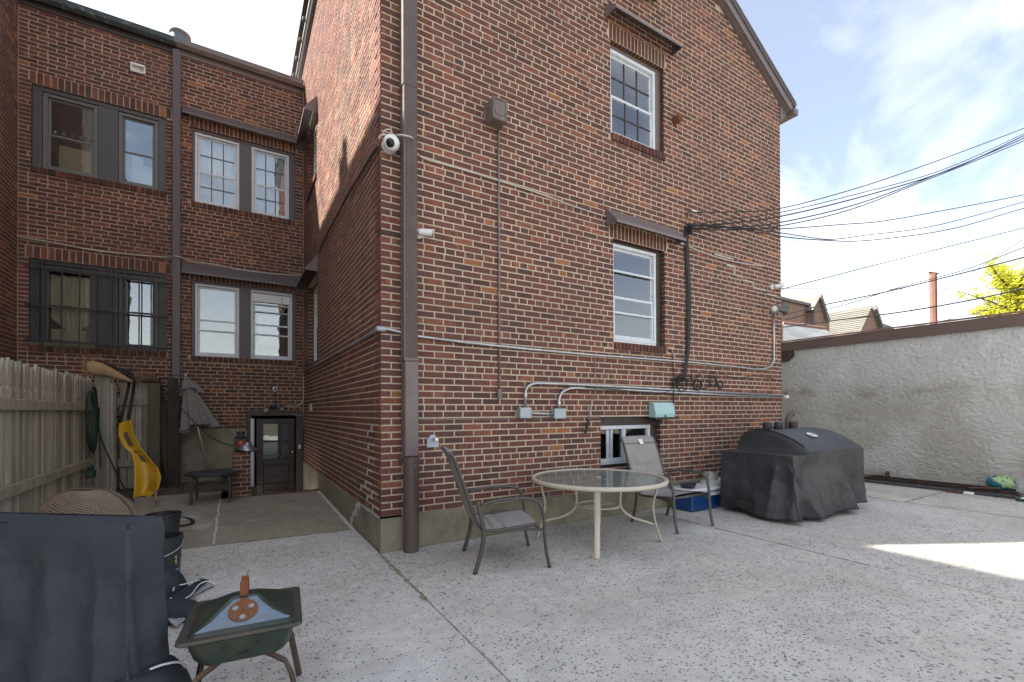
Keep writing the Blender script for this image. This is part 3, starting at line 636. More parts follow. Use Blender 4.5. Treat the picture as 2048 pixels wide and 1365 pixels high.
ds = MB(); ds.tube([(.262, -.098, -.03), (.262, -.098, .9)], .074, 20); ds.tube([(.262, -.098, .86), (.262, -.098, .915)], .081, 20); ds.box((.155, -.05, .875), (.37, -.018, .90)); ds.build('downspout_boot', mat('dark_cast_iron', (.105, .072, .068), rough=.45, var=.15, scale=6, tint=(.5, .48, .45), tamt=.5, tscale=15, tlo=.68, thi=.74), house, smooth=False, sm_angle=40)
# iron thimble stub, and the small rusted wall anchor beside the upper window
mb = MB(); p = fx(1348, 243); mb.tube([(p.x, 0, p.z), (p.x, -.10, p.z-.0)], .055, 10); mb.tube([(p.x, -.09, p.z), (p.x, -.12, p.z-.03)], [.06, .02], 10); mb.build('rusted_anchor', mat('rust', (.17, .06, .025), rough=.85, var=.4, scale=30, bump=.5), house)
mb = MB(); mb.tube(smooth_path([(7.03, -.06, 1.0), (7.03, -.06, 1.16), (7.07, -.07, 1.26), (7.14, -.09, 1.30)], 5), .05, 12); mb.build('drain_elbow', mat('brown_plastic', (.10, .07, .06), rough=.4, var=.1), house, smooth=True)
# ================================================================== ROW HOUSES BEHIND
right = thing('row_house', 'brick row house with white paired windows and a basement door', 'house', (-1.05, 7, 0))
left = thing('row_house', 'brick row house at far left with barred lower windows and dark frames', 'house', (-3.2, 7, 0))
MORT2 = mat('darker_mortar', (.44, .35, .26), rough=.95, var=.22, scale=9, bump=.8, bscale=160, tint=(.22, .175, .13), tamt=.7, tscale=1.1, spec=.2)  # darker mortar tone for both row houses
UL, LLw = (-3.975, -2.25, 5.27, 6.60), (-3.995, -2.243, 2.42, 3.81)
UR, LR, DO = (-1.875, -.163, 5.20, 6.57), (-1.878, -.144, 2.375, 3.765), (-1.005, -.012, -.72, 1.37)
sol = [(-4.0, -2.18, 6.60, 6.80, 1), (-4.03, -2.18, 3.81, 4.01, 1)]; sor = [(-1.9, -.14, 6.57, 6.76, 1), (-1.9, -.12, 3.765, 3.95, 1)]
sil = [(-3.99, -2.24, 5.168, 5.27, 1), (-4.0, -2.24, 2.318, 2.42, 1)]; sir = [(-1.89, -.15, 5.098, 5.20, 1), (-1.89, -.13, 2.273, 2.375, 1)]
TMP = BrickSet()
lay(TMP, FR, -4.118, -.0125, 1.03, 7.85, [UL, LLw, UR, LR, DO]+sol+sor+sil+sir, seed=31, dark=.86, hdr=5)
LB, RB = BrickSet(), BrickSet()
for it in TMP.items: (LB if (it[1]+it[2])/2 < -2.09 else RB).items.append(it)
for s_ in sol: soldier(LB, FR, s_[0], s_[1], s_[2]+.006, s_[3]-.006, seed=32, dark=.9, pitch=.084)
for s_ in sor: soldier(RB, FR, s_[0], s_[1], s_[2]+.006, s_[3]-.006, seed=33, dark=.9)
for s_ in sil: soldier(LB, FR, s_[0], s_[1], s_[2]+.004, s_[3]-.004, seed=34, proud=.028, dark=.6, pitch=.105)
for s_ in sir: soldier(RB, FR, s_[0], s_[1], s_[2]+.004, s_[3]-.004, seed=35, proud=.028, dark=.68, pitch=.082)
lay(LB, FL, 2.4, W-.012, .0, 8.4, [], seed=36, dark=.86, hdr=5)
build_bricks(LB, left, seed=6); build_bricks(RB, right, seed=7)
mb = MB(); mortar_wall(mb, FR, -4.126, -2.09, 1.02, 7.95, [UL, LLw])
mortar_wall(mb, FL, -3.2, W, 0, 8.58, []); mb.build('mortar_bed', MORT2, left, fix=False)
mb = MB(); mortar_wall(mb, FR, -2.09, -.002, 1.02, 7.95, [UR, LR, (-1.005, -.012, .5, 1.37)]); mb.build('mortar_bed', MORT2, right, fix=False)
mb = MB(); FR.box(mb, -4.12, -2.09, -.2, 1.022, -.3, .012); mb.build('foundation', PARGE, left)
mb = MB(); FR.box(mb, -2.09, -1.005, -.2, 1.022, -.3, .012); FR.box(mb, -1.0, -.02, -1.2, -.72, -.3, .0); mb.build('foundation', PARGE, right)
mb = MB(); mb.box((-9.5, -3.2, 0), (-4.134, 12, 8.56)); mb.box((-4.134, W+.9, 0), (-2.09, 12, 7.9)); mb.build('inner_block', MORTAR, left)
mb = MB(); mb.box((-9.6, -3.3, 8.56), (-4.09, 12, 8.62)); mb.build('parapet_coping', COPPER, left)
mb = MB(); mb.box((-2.089, W+.9, 1), (-.002, 12, 7.9)); mb.build('inner_block', MORTAR, right)
mb = MB(); mb.box((-5.6, 4.35, 8.6), (-5.0, 4.75, 9.9)); mb.lathe([(.13, 9.9), (.13, 10.25)], 14, Matrix.Translation((-5.3, 4.55, 0))); mb.build('chimney', MORTAR, left)
# gutters and roof edge
def gutter(par, a0, a1, m, m2):
    mb = MB(); z = 7.90
    mb.prism([FR.p(a0, z, .02), FR.p(a0, z-.02, .10), FR.p(a0, z+.03, .15), FR.p(a0, z+.11, .16), FR.p(a0, z+.11, .145), FR.p(a0, z+.01, .03), FR.p(a0, z+.12, .015), FR.p(a0, z+.12, 0)], FR.U*(a1-a0)); mb.build('gutter', m, par)
    mb = MB(); FR.box(mb, a0, a1, z-.10, z+.02, .0, .028, .003); mb.build('fascia', m2, par)
    mb = MB(); FR.box(mb, a0, a1, z+.06, z+.12, -1.2, .02); mb.build('roof', ROOFM, par)
gutter(left, -4.12, -2.10, COPPER, BROWN_DK); gutter(right, -2.10, -.02, BROWN, BROWN)
mb = MB(); dspb = MB(); dspb.box(tuple(FR.p(-2.155, 2.0, .015)), tuple(FR.p(-2.03, 7.82, .12)), .006); dspb.box(tuple(FR.p(-2.16, 4.98, .012)), tuple(FR.p(-2.025, 5.0, .124))); dspb.box(tuple(FR.p(-2.155, -.1, .015)), tuple(FR.p(-2.03, 1.999, .12)), .006)
dspb.build('downspout', mat('plum_downspout', (.085, .062, .063), rough=.42, var=.1), right)
# metal flue on the roof
mb = MB(); Mx = Matrix.Translation((-2.2, 7.5, 7.9)); mb.lathe([(.16, 0), (.165, 1.42)], 20, Mx, caps=False); mb.build('flue', mat('galvanised_flue', (.10, .125, .15), rough=.55, metal=.4, var=.25, scale=9), left, smooth=True)
mb = MB(); Mx = Matrix.Translation((-2.2, 7.5, 9.30)) @ Matrix.Rotation(R(5), 4, 'Y'); mb.lathe([(.165, 0), (.192, .012), (.196, .035), (.19, .06), (.15, .075), (.0, .08)], 20, Mx); mb.build('flue_cap', mat('rusty_cap', (.13, .11, .10), rough=.7, var=.4, scale=12), left, smooth=True)
# vent hood
mb = MB(); P = lambda a, b, d: FR.p(a, b, d)
mb.box(tuple(P(-2.74, 7.33, .01)), tuple(P(-2.54, 7.365, .10)), .004); mb.box(tuple(P(-2.74, 7.22, .01)), tuple(P(-2.72, 7.33, .09)), .003); mb.box(tuple(P(-2.56, 7.22, .01)), tuple(P(-2.54, 7.33, .09)), .003); mb.box(tuple(P(-2.72, 7.25, .01)), tuple(P(-2.56, 7.33, .03))); mb.build('vent_cover', WHITEP, left)
# left windows
def pair(house, o, fm, cm, post0, post1, wl, wr, top, dpt, d, **k):
    mb = MB(); FR.box(mb, o[0], o[1], o[3]-top, o[3], -.14, dpt, .004); FR.box(mb, post0, post1, o[2], o[3]-top-.001, -.14, dpt-.004, .004); FR.box(mb, o[0], o[0]+wl, o[2], o[3]-top-.001, -.14, dpt-.002, .004); FR.box(mb, o[1]-wr, o[1], o[2], o[3]-top-.001, -.14, dpt-.002, .004)
    mb.build('window_casing', cm, house)
    a = dh_window(FR, house, o[0]+wl+.003, post0-.003, o[2]+.004, o[3]-top-.003, d=d, material=fm, **k); b = dh_window(FR, house, post1+.003, o[1]-wr-.003, o[2]+.004, o[3]-top-.003, d=d, material=fm, **k); return a, b
a, b = pair(left, UL, GREYF2, GREYF, -3.18, -2.92, .115, .115, .07, -.03, -.05, wf=.055, meet=.47)
CARD = mat('cardboard', (.46, .34, .21), rough=.85, var=.15, scale=6)
mb = MB(); mb.box(tuple(FR.p(-3.72, 5.36, -.34)), tuple(FR.p(-3.22, 5.82, -.28))); mb.box(tuple(FR.p(-3.70, 5.60, -.279)), tuple(FR.p(-3.24, 5.604, -.276))); mb.build('cardboard_sheet', CARD, a)
for i, c in enumerate(((.5, .5, .52), (.25, .3, .4), (.5, .05, .06), (.3, .3, .32), (.08, .3, .12))):
    mb = MB(); p = FR.p(-3.73+i*.105, 5.925, -.125); mb.lathe([(.0, 0), (.018, .004), (.022, .03), (.012, .055), (0, .06)], 10, Matrix.Translation(p)); mb.build('trinket', mat('trinket_%d' % i, c, rough=.3), a, smooth=True)
mb = MB(); FR.box(mb, -2.72, -2.45, 5.38, 5.78, -.3, -.29); FR.box(mb, -2.78, -2.62, 5.40, 5.95, -.33, -.32); mb.build('paper_sheet', mat('pale_paper', (.45, .46, .52), rough=.8, var=.1), b)
a, b = pair(left, LLw, mat('charcoal_frame', (.06, .058, .06), rough=.5), mat('charcoal_casing', (.034, .032, .034), rough=.5), -3.20, -2.91, .115, .12, .07, -.03, -.05, wf=.055, meet=.5)
curtain(FR, a, -3.80, -3.30, 2.62, 3.62, -.24, mat('yellow_drape', (.52, .44, .27), rough=.9, var=.2, scale=7, stretch=(8, 8, .5)), 4, .03, shape=lambda u: .05+.5*abs(u-.55)**1.2)
mb = MB(); FR.box(mb, -3.78, -3.36, 2.48, 2.72, -.42, -.16, .004); mb.build('carton', CARD, a)
mb = MB(); FR.box(mb, -4.0, -3.16, 2.43, 2.475, -.14, .03, .006); FR.box(mb, -3.985, -3.17, 2.385, 2.43, -.1, .02, .004); mb.build('window_ledge', mat('mossy_wood_sill', (.12, .115, .08), rough=.8, var=.25, scale=9), left)
gr = MB(); barlist = [-3.83, -3.60, -3.39, -3.18, -2.985, -2.80, -2.62, -2.455]
for z in (3.66, 3.06, 2.50): FR.box(gr, -4.03, -2.22, z-.016, z+.016, .048, .06)
wg = gr.build('window_guard', BLACKI, left)
for x in barlist:
    mb = MB(); FR.box(mb, x-.009, x+.009, 2.40, 3.80, .030, .0475); mb.build('guard_bar', BLACKI, wg)
# right windows
a, b = pair(right, UR, WHITE, PURPLE, -1.125, -.93, .035, .10, .05, -.035, -.055, wf=.045, muntins=(3, 2), mm=mat('grey_muntin', (.12, .11, .115), rough=.5), meet=.45)
SHADE = mat('pale_window_shade', (.55, .58, .62), rough=.8, var=.05, scale=4)
for win, x0, x1 in ((a, -1.80, -1.17), (b, -.90, -.30)):
    curtain(FR, win, x0, x1, 5.86, 6.48, -.20, SHADE, 8, .006, 'window_shade'); curtain(FR, win, x0+.05, x1-.05, 5.28, 5.86, -.33, mat('dim_curtain', (.16, .155, .15), rough=.9, var=.2, scale=5, stretch=(8, 8, .6)), 6, .015)
a, b = pair(right, LR, WHITE, PURPLE, -1.125, -.94, .045, .06, .04, -.035, -.055, wf=.045, rails=(2.86,), meet=.5)
mb = MB(); FR.box(mb, -.895, -.40, 3.50, 3.66, -.075, -.058, .004); FR.box(mb, -.39, -.25, 3.50, 3.65, -.08, -.062); mb.build('fan_filler_panel', WHITEP, b)
mb = MB(); FR.box(mb, -.9, -.25, 3.44, 3.46, -.07, -.05); FR.box(mb, -.9, -.25, 3.30, 3.315, -.07, -.05); mb.build('storm_rail', WHITE, b)
curtain(FR, b, -.80, -.42, 2.7, 3.3, -.3, SHADE, 5, .02)
hood(FR, right, -2.012, -.03, 6.90, 6.70, .15, mat('mauve_hood', (.105, .084, .086), rough=.45, var=.1, scale=4, tint=(.3, .25, .2), tamt=.5, tscale=9, tlo=.66, thi=.72)); hood(FR, right, -2.012, -.03, 4.05, 3.83, .15, MATS['mauve_hood'])
# basement door
mb = MB(); ring_box(mb, FR, -1.0, -.015, -.72, 1.37, .075, .13, .0, .10, -.14, .02, .004); mb.build('door_frame', BROWN_DK, right)
dm = mat('dark_door_paint', (.024, .015, .014), rough=.42, var=.15, scale=7)
mb = MB(); x0, x1 = -.84, -.165
ring_box(mb, FR, x0, x1, -.70, 1.21, .12, .10, .2, .10, -.11, -.06, .003)
FR.box(mb, x0+.12, x1-.10, .30, .40, -.108, -.062, .003); FR.box(mb, x0+.375, x0+.435, .401, 1.109, -.107, -.063, .003); FR.box(mb, x0+.12, x1-.10, .74, .775, -.106, -.066, .003)
for z0, z1 in ((.08, .28), (-.17, .05), (-.45, -.2)): FR.box(mb, x0+.121, x1-.101, z0, z1, -.104, -.078, .01)
FR.box(mb, x0+.121, x1-.101, -.5, .299, -.105, -.09)
door = mb.build('door', dm, right)
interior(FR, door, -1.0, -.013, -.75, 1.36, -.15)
for a0, a1 in ((x0+.121, x0+.374), (x0+.436, x1-.101)):
    pane(FR, door, a0, a1, .776, 1.109, -.085, GLASS_DIM); pane(FR, door, a0, a1, .401, .739, -.085, GLASS_DIM); blind(FR, door, a0, a1, .41, 1.1, -.12, BLINDM, .03)
mb = MB(); Mx = Matrix.Translation(FR.p(-.205, .545, -.058)) @ Matrix.Rotation(R(90), 4, 'X'); mb.lathe([(.03, 0), (.03, .008), (.012, .012), (.012, .03), (.026, .04), (.03, .055), (.02, .068), (0, .07)], 14, Mx); mb.build('door_knob', mat('brass', (.55, .38, .12), rough=.3, metal=.9), door, smooth=True)
mb = MB(); mb.tube(smooth_path([FR.p(-.205, .28, -.055), FR.p(-.205, .27, -.02), FR.p(-.205, .2, .0), FR.p(-.205, .13, -.02), FR.p(-.205, .12, -.055)], 5), .012, 8); FR.box(mb, -.235, -.175, .08, .34, -.061, -.052, .003); mb.build('door_handle', mat('aged_bronze', (.05, .04, .03), rough=.4, metal=.6), door)
mb = MB(); FR.box(mb, -.94, -.895, -.7, 1.22, .022, .05, .004); FR.box(mb, -.895, -.88, -.7, 1.215, .022, .03); mb.build('door_side_channel', WHITE, right)
mb = MB(); FR.box(mb, -.10, -.065, .60, .68, .022, .04, .004); mb.build('door_chime', WHITEP, right)
mb = MB(); mb.bar(FR.p(-.05, 1.27, .03), FR.p(-.22, 1.30, .03), .02, .03); mb.build('door_closer', GREYF2, right)
# ================================================================== FIXTURES ON THE WALLS
def fw(u, v, off=.02): return fx(u, v, -off)
def rw(u, v, off=.02): return fx(u, v, W-off)
def sw(u, v, off=.02): return sx(u, v, -off)
def pipe(name, label, cat, pts, r, m, group=None, parent=None, nm=8, couplings=(), flat=1.):
    mb = MB(); mb.tube(pts, r, nm, flat=flat); o = mb.build(name, m, parent, smooth=True)
    if parent is None: tag(o, label, cat, group)
    for c in couplings:
        c0, d = Vector(pts[c]), (Vector(pts[min(c+1, len(pts)-1)])-Vector(pts[max(c-1, 0)])).normalized(); b = MB(); b.tube([c0-d*.022, c0+d*.022], r*1.35, 10); b.build('coupling', GALV, o)
    return o
def bend(p0, pc, p1, n=7):
    p0, pc, p1 = Vector(p0), Vector(pc), Vector(p1); return [p0*(1-t)**2+pc*2*t*(1-t)+p1*t*t for t in [i/n for i in range(n+1)]]
# long level conduit round the corner
o_ = .03
pts = [rw(566, 813, o_), rw(590, 813, o_)] + bend(rw(590, 813, o_), rw(607, 813, o_), rw(607.5, 790, o_)) + [rw(607.5, 752, o_)]
pipe('electrical_conduit', 'thin pale conduit bending down the inner corner to the lamp over the basement door', 'conduit', pts, .012, GALV)
A_, B_ = sw(749, 665, o_), sw(611, 741, o_); B_.y = W-.05
pts = [B_, A_.lerp(B_, .5), A_.lerp(B_, .12), Vector((-o_, .04, A_.z+.01)), Vector((.02, -o_, A_.z+.02))] + [fw(u, v, o_) for u, v in ((835, 673), (935, 686), (1050, 698), (1190, 711), (1290, 718), (1390, 726), (1470, 734), (1508, 739))] + bend(fw(1515, 739, o_), fw(1547, 741, o_), fw(1548, 715, o_)) + [fw(1547.5, 660, o_), fw(1547.5, 634, o_)]
oc = pipe('electrical_conduit', 'long level galvanised conduit wrapping the house corner and rising to the floodlights', 'conduit', pts, .0145, GALV, couplings=(6, 9, 11))
mb = MB(); mb.box((-.055, -.05, A_.z-.012), (.045, .03, A_.z+.035), .012); mb.build('corner_elbow', GALVB, oc)
def jbox(u0, v0, u1, v1, dep, label):
    p, q = fw(u0, v0, dep), fw(u1, v1, dep); t = thing('junction_box', label, 'junction box', ((p.x+q.x)/2, 0, q.z))
    mb = MB(); mb.box((p.x, -dep+.01, q.z), (q.x, -.006, p.z), .004); mb.build('box_body', GALVB, t); mb = MB(); mb.box((p.x-.003, -dep, q.z-.003), (q.x+.003, -dep+.0095, p.z+.003), .003); mb.build('cover_plate', GALVB, t)
    for a, b in ((.15, .2), (.85, .8)):
        mb = MB(); mb.tube([(p.x+(q.x-p.x)*a, -dep-.003, q.z+(p.z-q.z)*b), (p.x+(q.x-p.x)*a, -dep+.002, q.z+(p.z-q.z)*b)], .006, 8); mb.build('screw', GALV, t)
    return t
jbox(1041, 816, 1063, 836, .085, 'blue-grey square junction box, the left one of the pair on the brick'); jbox(1110, 818, 1132, 837, .085, 'pale grey junction box on the brick nearer the basement window')
pts = [fw(1050.5, 816, .045), fw(1051, 790, .045)] + bend(fw(1051, 787, .045), fw(1051, 766, .045), fw(1080, 767, .045)) + [fw(1150, 769.5, .045), fw(1260, 775, .045), fw(1400, 783, .045), fw(1567, 791.5, .045)]
pipe('electrical_conduit', 'upper of two parallel conduits, curving down to the left junction box', 'conduit', pts, .0165, GALV, couplings=(1, 12))
pts = [fw(1118, 818, .045), fw(1118, 806, .045)] + bend(fw(1118, 803, .045), fw(1119, 777, .045), fw(1150, 776.5, .045)) + [fw(1200, 778.5, .045), fw(1260, 781, .045), fw(1400, 788, .045), fw(1567, 796.5, .045)]
pipe('electrical_conduit', 'lower of two parallel conduits, curving down to the right junction box', 'conduit', pts, .0165, GALV, couplings=(1, 12))
pipe('electrical_conduit', 'short straight conduit joining the two grey junction boxes', 'conduit', [fw(1062, 827, .05), fw(1112, 829, .05)], .013, GALV)
mb = MB(); p = fw(1572, 794, .045); mb.tube([p+Vector((-.03, 0, 0)), p+Vector((.05, 0, 0))], .03, 10); tag(mb.build('conduit_end_cap', WHITEP), 'stubby white cap where the two conduits end past the house corner', 'conduit cap')
mb = MB(); p = fw(1572, 787, .05); mb.box(tuple(p-Vector((.03, .02, .012))), tuple(p+Vector((.045, .02, .014))), .008); tag(mb.build('rusted_clamp', MATS['rust']), 'small orange rusted clamp above the conduit ends at the house corner', 'clamp')
# loudspeaker and its drop conduit
p = fw(1000, 219, .17); cx, cz = p.x, p.z; hw, hh = .088, .115
sp = thing('wall_speaker', 'weathered square metal speaker box mounted high on the brick wall', 'speaker', (cx, 0, cz-hh)); SPM = mat('weathered_tan_metal', (.19, .155, .13), rough=.6, var=.2, scale=12, tint=(.08, .06, .05), tamt=.6, tscale=10)
mb = MB(); mb.box((cx-hw, -.165, cz-hh), (cx+hw, -.012, cz+hh), .006); mb.build('speaker_box', SPM, sp)
mb = MB(); ring_box(mb, FA, cx-hw, cx+hw, cz-hh, cz+hh, .018, .018, .018, .018, .166, .178); mb.build('front_rim', SPM, sp)
mb = MB(); Mx = Matrix.Translation((cx, -.166, cz)) @ Matrix.Rotation(R(90), 4, 'X'); mb.lathe([(.07, .0), (.07, .004), (.058, .006), (.05, .003), (.04, .006), (.03, .003), (.018, .009), (0, .011)], 22, Mx); mb.build('speaker_cone', mat('dusty_grille', (.16, .14, .13), rough=.8, var=.2, scale=40), sp, smooth=True)
mb = MB(); mb.box((cx-hw-.02, -.012, cz-.07), (cx-hw, .0, cz+.08)); mb.build('mounting_plate', SPM, sp)
pc = pipe('drop_conduit', 'thin vertical brown conduit dropping from the speaker box to a small box', 'conduit', [fw(997, 245, .02), fw(997.5, 400, .02), fw(998, 560, .02), fw(999, 778, .02)], .011, mat('painted_brown_conduit', (.17, .14, .125), rough=.5, var=.2, scale=8, tint=(.35, .33, .3), tamt=.4, tscale=5))
p = fw(999, 788, .03); mb = MB(); mb.box((p.x-.028, -.05, p.z-.055), (p.x+.028, -.006, p.z+.055), .008); mb.build('end_box', BROWN, pc)
# cameras
def camera_dome(u, v, off, r, label):
    p = fw(u, v, off); t = thing('security_camera', label, 'camera', (p.x, 0, p.z-r)); d = (CAM-p).normalized(); d = (d+Vector((-.25, -.1, -.05))).normalized(); q = d.to_track_quat('Z', 'Y').to_matrix().to_4x4()
    mb = MB(); Mx = Matrix.Translation(p) @ q; mb.lathe([(0, -r)]+[(r*math.sin(R(a)), -r*math.cos(R(a))) for a in range(20, 150, 12)]+[(r*.55, r*.80), (0, r*.80)], 24, Mx); mb.build('dome', WHITEP, t, smooth=False, sm_angle=35)
    mb = MB(); mb.lathe([(r*.52, r*.80), (r*.5, r*.83), (r*.2, r*.86), (0, r*.9)], 20, Mx); mb.build('lens', mat('black_lens', (.01, .01, .012), rough=.12), t, smooth=True)
    mb = MB(); Mb = Matrix.Translation((p.x, 0, p.z)) @ Matrix.Rotation(R(90), 4, 'X'); mb.lathe([(r*.95, .005), (r*.95, max(.02, off-r*.5)), (r*.6, off)], 20, Mb); mb.build('base', WHITEP, t, smooth=False, sm_angle=35)
camera_dome(783, 287, .08, .078, 'white dome security camera tucked beside the downspout at the house corner')
def camera_bullet(u, v, dirv, s, label, fr_off=.0):
    p = fw(u, v, .05); t = thing('security_camera', label, 'camera', (p.x, 0, p.z-.04)); d = Vector(dirv).normalized(); q = d.to_track_quat('Z', 'Y').to_matrix().to_4x4()
    mb = MB(); Mb = Matrix.Translation((p.x, 0, p.z)) @ Matrix.Rotation(R(90), 4, 'X'); mb.lathe([(.045*s, .004), (.045*s, .03), (.02*s, .045), (.018*s, .07)], 18, Mb); mb.build('base', WHITEP, t, sm_angle=35)
    c = Vector((p.x, -.085, p.z)); mb = MB(); Mx = Matrix.Translation(c) @ q; mb.lathe([(.0, -.03*s), (.03*s, -.02*s), (.034*s, .0), (.034*s, .11*s), (.031*s, .112*s)], 18, Mx, caps=False); mb.build('barrel', WHITEP, t, sm_angle=35)
    mb = MB(); mb.lathe([(.031*s, .10*s), (0, .102*s)], 18, Mx); mb.build('lens', MATS['black_lens'], t)
    mb = MB(); mb.add([Mx @ Vector((.036*s*math.cos(a), .036*s*math.sin(a), z)) for z in (.01*s, .135*s) for a in [R(20+14*i) for i in range(11)]], [(i, i+1, 12+i, 11+i) for i in range(10)]); mb.build('sun_visor', WHITEP, t, smooth=True)
camera_bullet(839, 467, (.93, -.35, -.02), 1.0, 'white bullet security camera on brick just right of the downspout'); camera_bullet(1548, 574, (.75, -.6, .1), 1.0, 'small white security camera near the far right edge of the brick wall')
# cables over the facade
def cab(name, label, pts, r, m, off=.02, n=5, parent=None, **k):
    P = smooth_path([fw(u, v, off) if len(q) == 0 else fw(u, v, q[0]) for u, v, *q in pts], n); return pipe(name, label, 'cable', P, r, m, parent=parent, nm=6, **k)
cab('pale_cable', 'pale cable looping round the downspout and sagging across the brick to the middle hood', [(758, 279, .03), (764, 270, .05), (790, 272, .06), (800, 270, .165), (822, 275, .165), (829, 285, .06), (830, 302, .03), (850, 318), (905, 334), (998, 362), (1080, 388), (1150, 414), (1212, 434)], .0085, CABLEW)
cab('pale_cable', 'small loop of pale cable curling above the white dome camera', [(766, 272, .05), (768, 263, .06), (776, 259, .06), (784, 264, .06), (782, 271, .05), (770, 276, .05), (768, 282, .06), (772, 285, .07)], .006, CABLEW)
cab('pale_cable', 'pale cable running from the middle hood to the far right edge of the wall', [(1350, 483), (1372, 491), (1400, 503), (1440, 517), (1490, 528), (1535, 534), (1560, 543)], .010, CABLEW)
for k, (dx_, rr) in enumerate(((0, .014), (4, .011), (-3, .009), (2, .008))):
    cab('black_cable', ('thickest black cable of the vertical bundle under the wire knot', 'black cable at the left of the vertical bundle under the wire knot', 'thin black cable at the right of the vertical bundle', 'thinnest black cable strapped to the left of the vertical bundle')[k], [(1392-dx_, 446+2*k, .05), (1374+dx_, 462, .04), (1372+dx_, 480), (1375+dx_*.8, 540), (1377+dx_, 600), (1376+dx_*.9, 660), (1376+dx_*.6, 700), (1372+dx_*.5, 728, .05), (1369+dx_*.7, 748, .04), (1352+dx_*3, 764-k)], rr, CABLEB, off=.028, group='cables of the black vertical bundle')
def coil(u, v, rad, label, nl=3):
    c = fw(u, v, .055); pts = []
    for i in range(nl*18+1):
        a = i/18*6.283; r = rad*(1+.05*math.sin(i*1.7)); pts.append((c.x+r*math.cos(a), c.y-.012*math.sin(i*.9)-.004*(i//18), c.z+r*.97*math.sin(a)))
    pipe('cable_coil', label, 'cable coil', pts, .006, CABLEB, nm=5)
rk2 = random.Random(21); mb = MB()
for i in range(7):
    u0 = 1340+rk2.random()*95; P = [(u0+rk2.uniform(-6, 26)*k*.45, 748+rk2.uniform(-8, 32), .03+.03*rk2.random()) for k in range(5)]; mb.tube(smooth_path([fw(*p) for p in P], 5), .0045, 5)
tag(mb.build('wire_tangle', CABLEB, smooth=True), 'loose tangle of thin black wires woven through the cable coils', 'wires')
coil(1363, 769, .105, 'largest loose coil of black cable, under the vertical bundle'); coil(1394, 770, .085, 'round coil of black cable, second from the left'); coil(1425, 763, .075, 'thin coil of black cable hanging high, third from the left', 2); coil(1440, 770, .06, 'smallest coil of black cable nearest the house corner', 2)
cab('black_cable', 'black cable dropping from the coils into the teal utility box', [(1346, 764, .04), (1347, 790, .06), (1347, 806, .05)], .012, CABLEB)
cab('black_cable', 'slack black cable draped along the two conduits under the coils', [(1170, 776, .06), (1250, 781, .06), (1300, 788, .065), (1335, 784, .06), (1350, 772, .05)], .006, CABLEB)
cab('black_cable', 'thin dark wire wandering from the coils to the right corner of the wall', [(1440, 746), (1460, 754), (1480, 756), (1510, 752), (1530, 755), (1566, 762)], .005, CABLEB)
cab('black_cable', 'short dark wire hooking from the middle window sill to the conduit', [(1335, 697), (1344, 706), (1346, 720), (1348, 760)], .006, CABLEB)
GREENW = mat('green_wire', (.05, .16, .10), rough=.5)
cab('green_wire', 'thin green ground wire hanging under the conduit beside the coils', [(1425, 729), (1412, 735), (1409, 750), (1412, 758)], .004, GREENW)
p = fw(1388, 424, .05); t = thing('cable_clamp', 'small porcelain and metal wire anchor on the brick above the cable bundle', 'wire anchor', (p.x, 0, p.z-.03)); mb = MB(); mb.tube([p+Vector((-.05, .0, .01)), p+Vector((.03, -.02, -.01))], .018, 10); mb.build('insulator', WHITEP, t, smooth=True); mb = MB(); mb.tube(smooth_path([fw(1375, 436, .01), fw(1374, 428, .05), fw(1381, 423, .07), fw(1392, 426, .08)], 4), .008, 6); mb.build('hook', BLACKI, t, smooth=True)
# service-drop knot at the top of the bundle
rk_ = random.Random(3); mb = MB(); c = fw(1376, 456, .05)
for i in range(9):
    a = [c+Vector((rk_.uniform(-.06, .09), rk_.uniform(-.05, .02), rk_.uniform(-.08, .07))) for _ in range(5)]; mb.tube(smooth_path(a, 4), .006, 5)
tag(mb.build('wire_splice', CABLEB, smooth=True), 'tangled knot of taped wire splices at the top of the cable bundle', 'wires')
# hanging wand with black grip
wn = thing('hanging_wand', 'thin metal wand with a black grip hanging by a cord from the conduit', 'wand', tuple(fw(1172, 868, .05)))
mb = MB(); mb.tube(smooth_path([fw(1190, 716, .045), fw(1191, 745, .03), fw(1194, 771, .06), fw(1190, 785, .07), fw(1186, 800, .06)], 4), .006, 6); mb.build('cord', mat('twine', (.25, .21, .19), rough=.9), wn, smooth=True)
mb = MB(); mb.tube([fw(1186, 798, .06), fw(1177, 842, .055)], .007, 8); mb.build('rod', GALV, wn, smooth=True)
mb = MB(); mb.tube([fw(1177, 840, .055), fw(1175.5, 848, .055), fw(1171, 864, .055), fw(1170, 867, .055)], [.014, .019, .018, .012], 10); mb.build('grip', CABLEB, wn, smooth=True)
# faucet plate
p = fw(866, 883, .03); fp = thing('hose_faucet', 'chrome faucet stub on a pale clipped-corner plate low on the brick', 'faucet', (p.x, 0, p.z-.05))
mb = MB(); a, b, c, d = p.x-.062, p.x+.062, p.z-.06, p.z+.065; mb.prism([(a, -.03, c), (b, -.03, c), (b, -.03, d-.05), (b-.042, -.03, d), (a+.042, -.03, d), (a, -.03, d-.05)], (0, .021, 0)); mb.build('plate', mat('pale_grey_plate', (.42, .47, .5), rough=.5, var=.12, scale=20, tint=(.25, .2, .15), tamt=.4, tscale=18, tlo=.6, thi=.7), fp)
mb = MB(); q = Vector((p.x+.006, -.03, p.z+.02)); mb.tube([q, q+Vector((0, -.05, 0))], .016, 12); mb.box(tuple(q+Vector((-.024, -.085, -.018))), tuple(q+Vector((.024, -.045, .022))), .006); mb.build('spigot', mat('chrome', (.6, .6, .62), rough=.18, metal=1), fp, sm_angle=40)
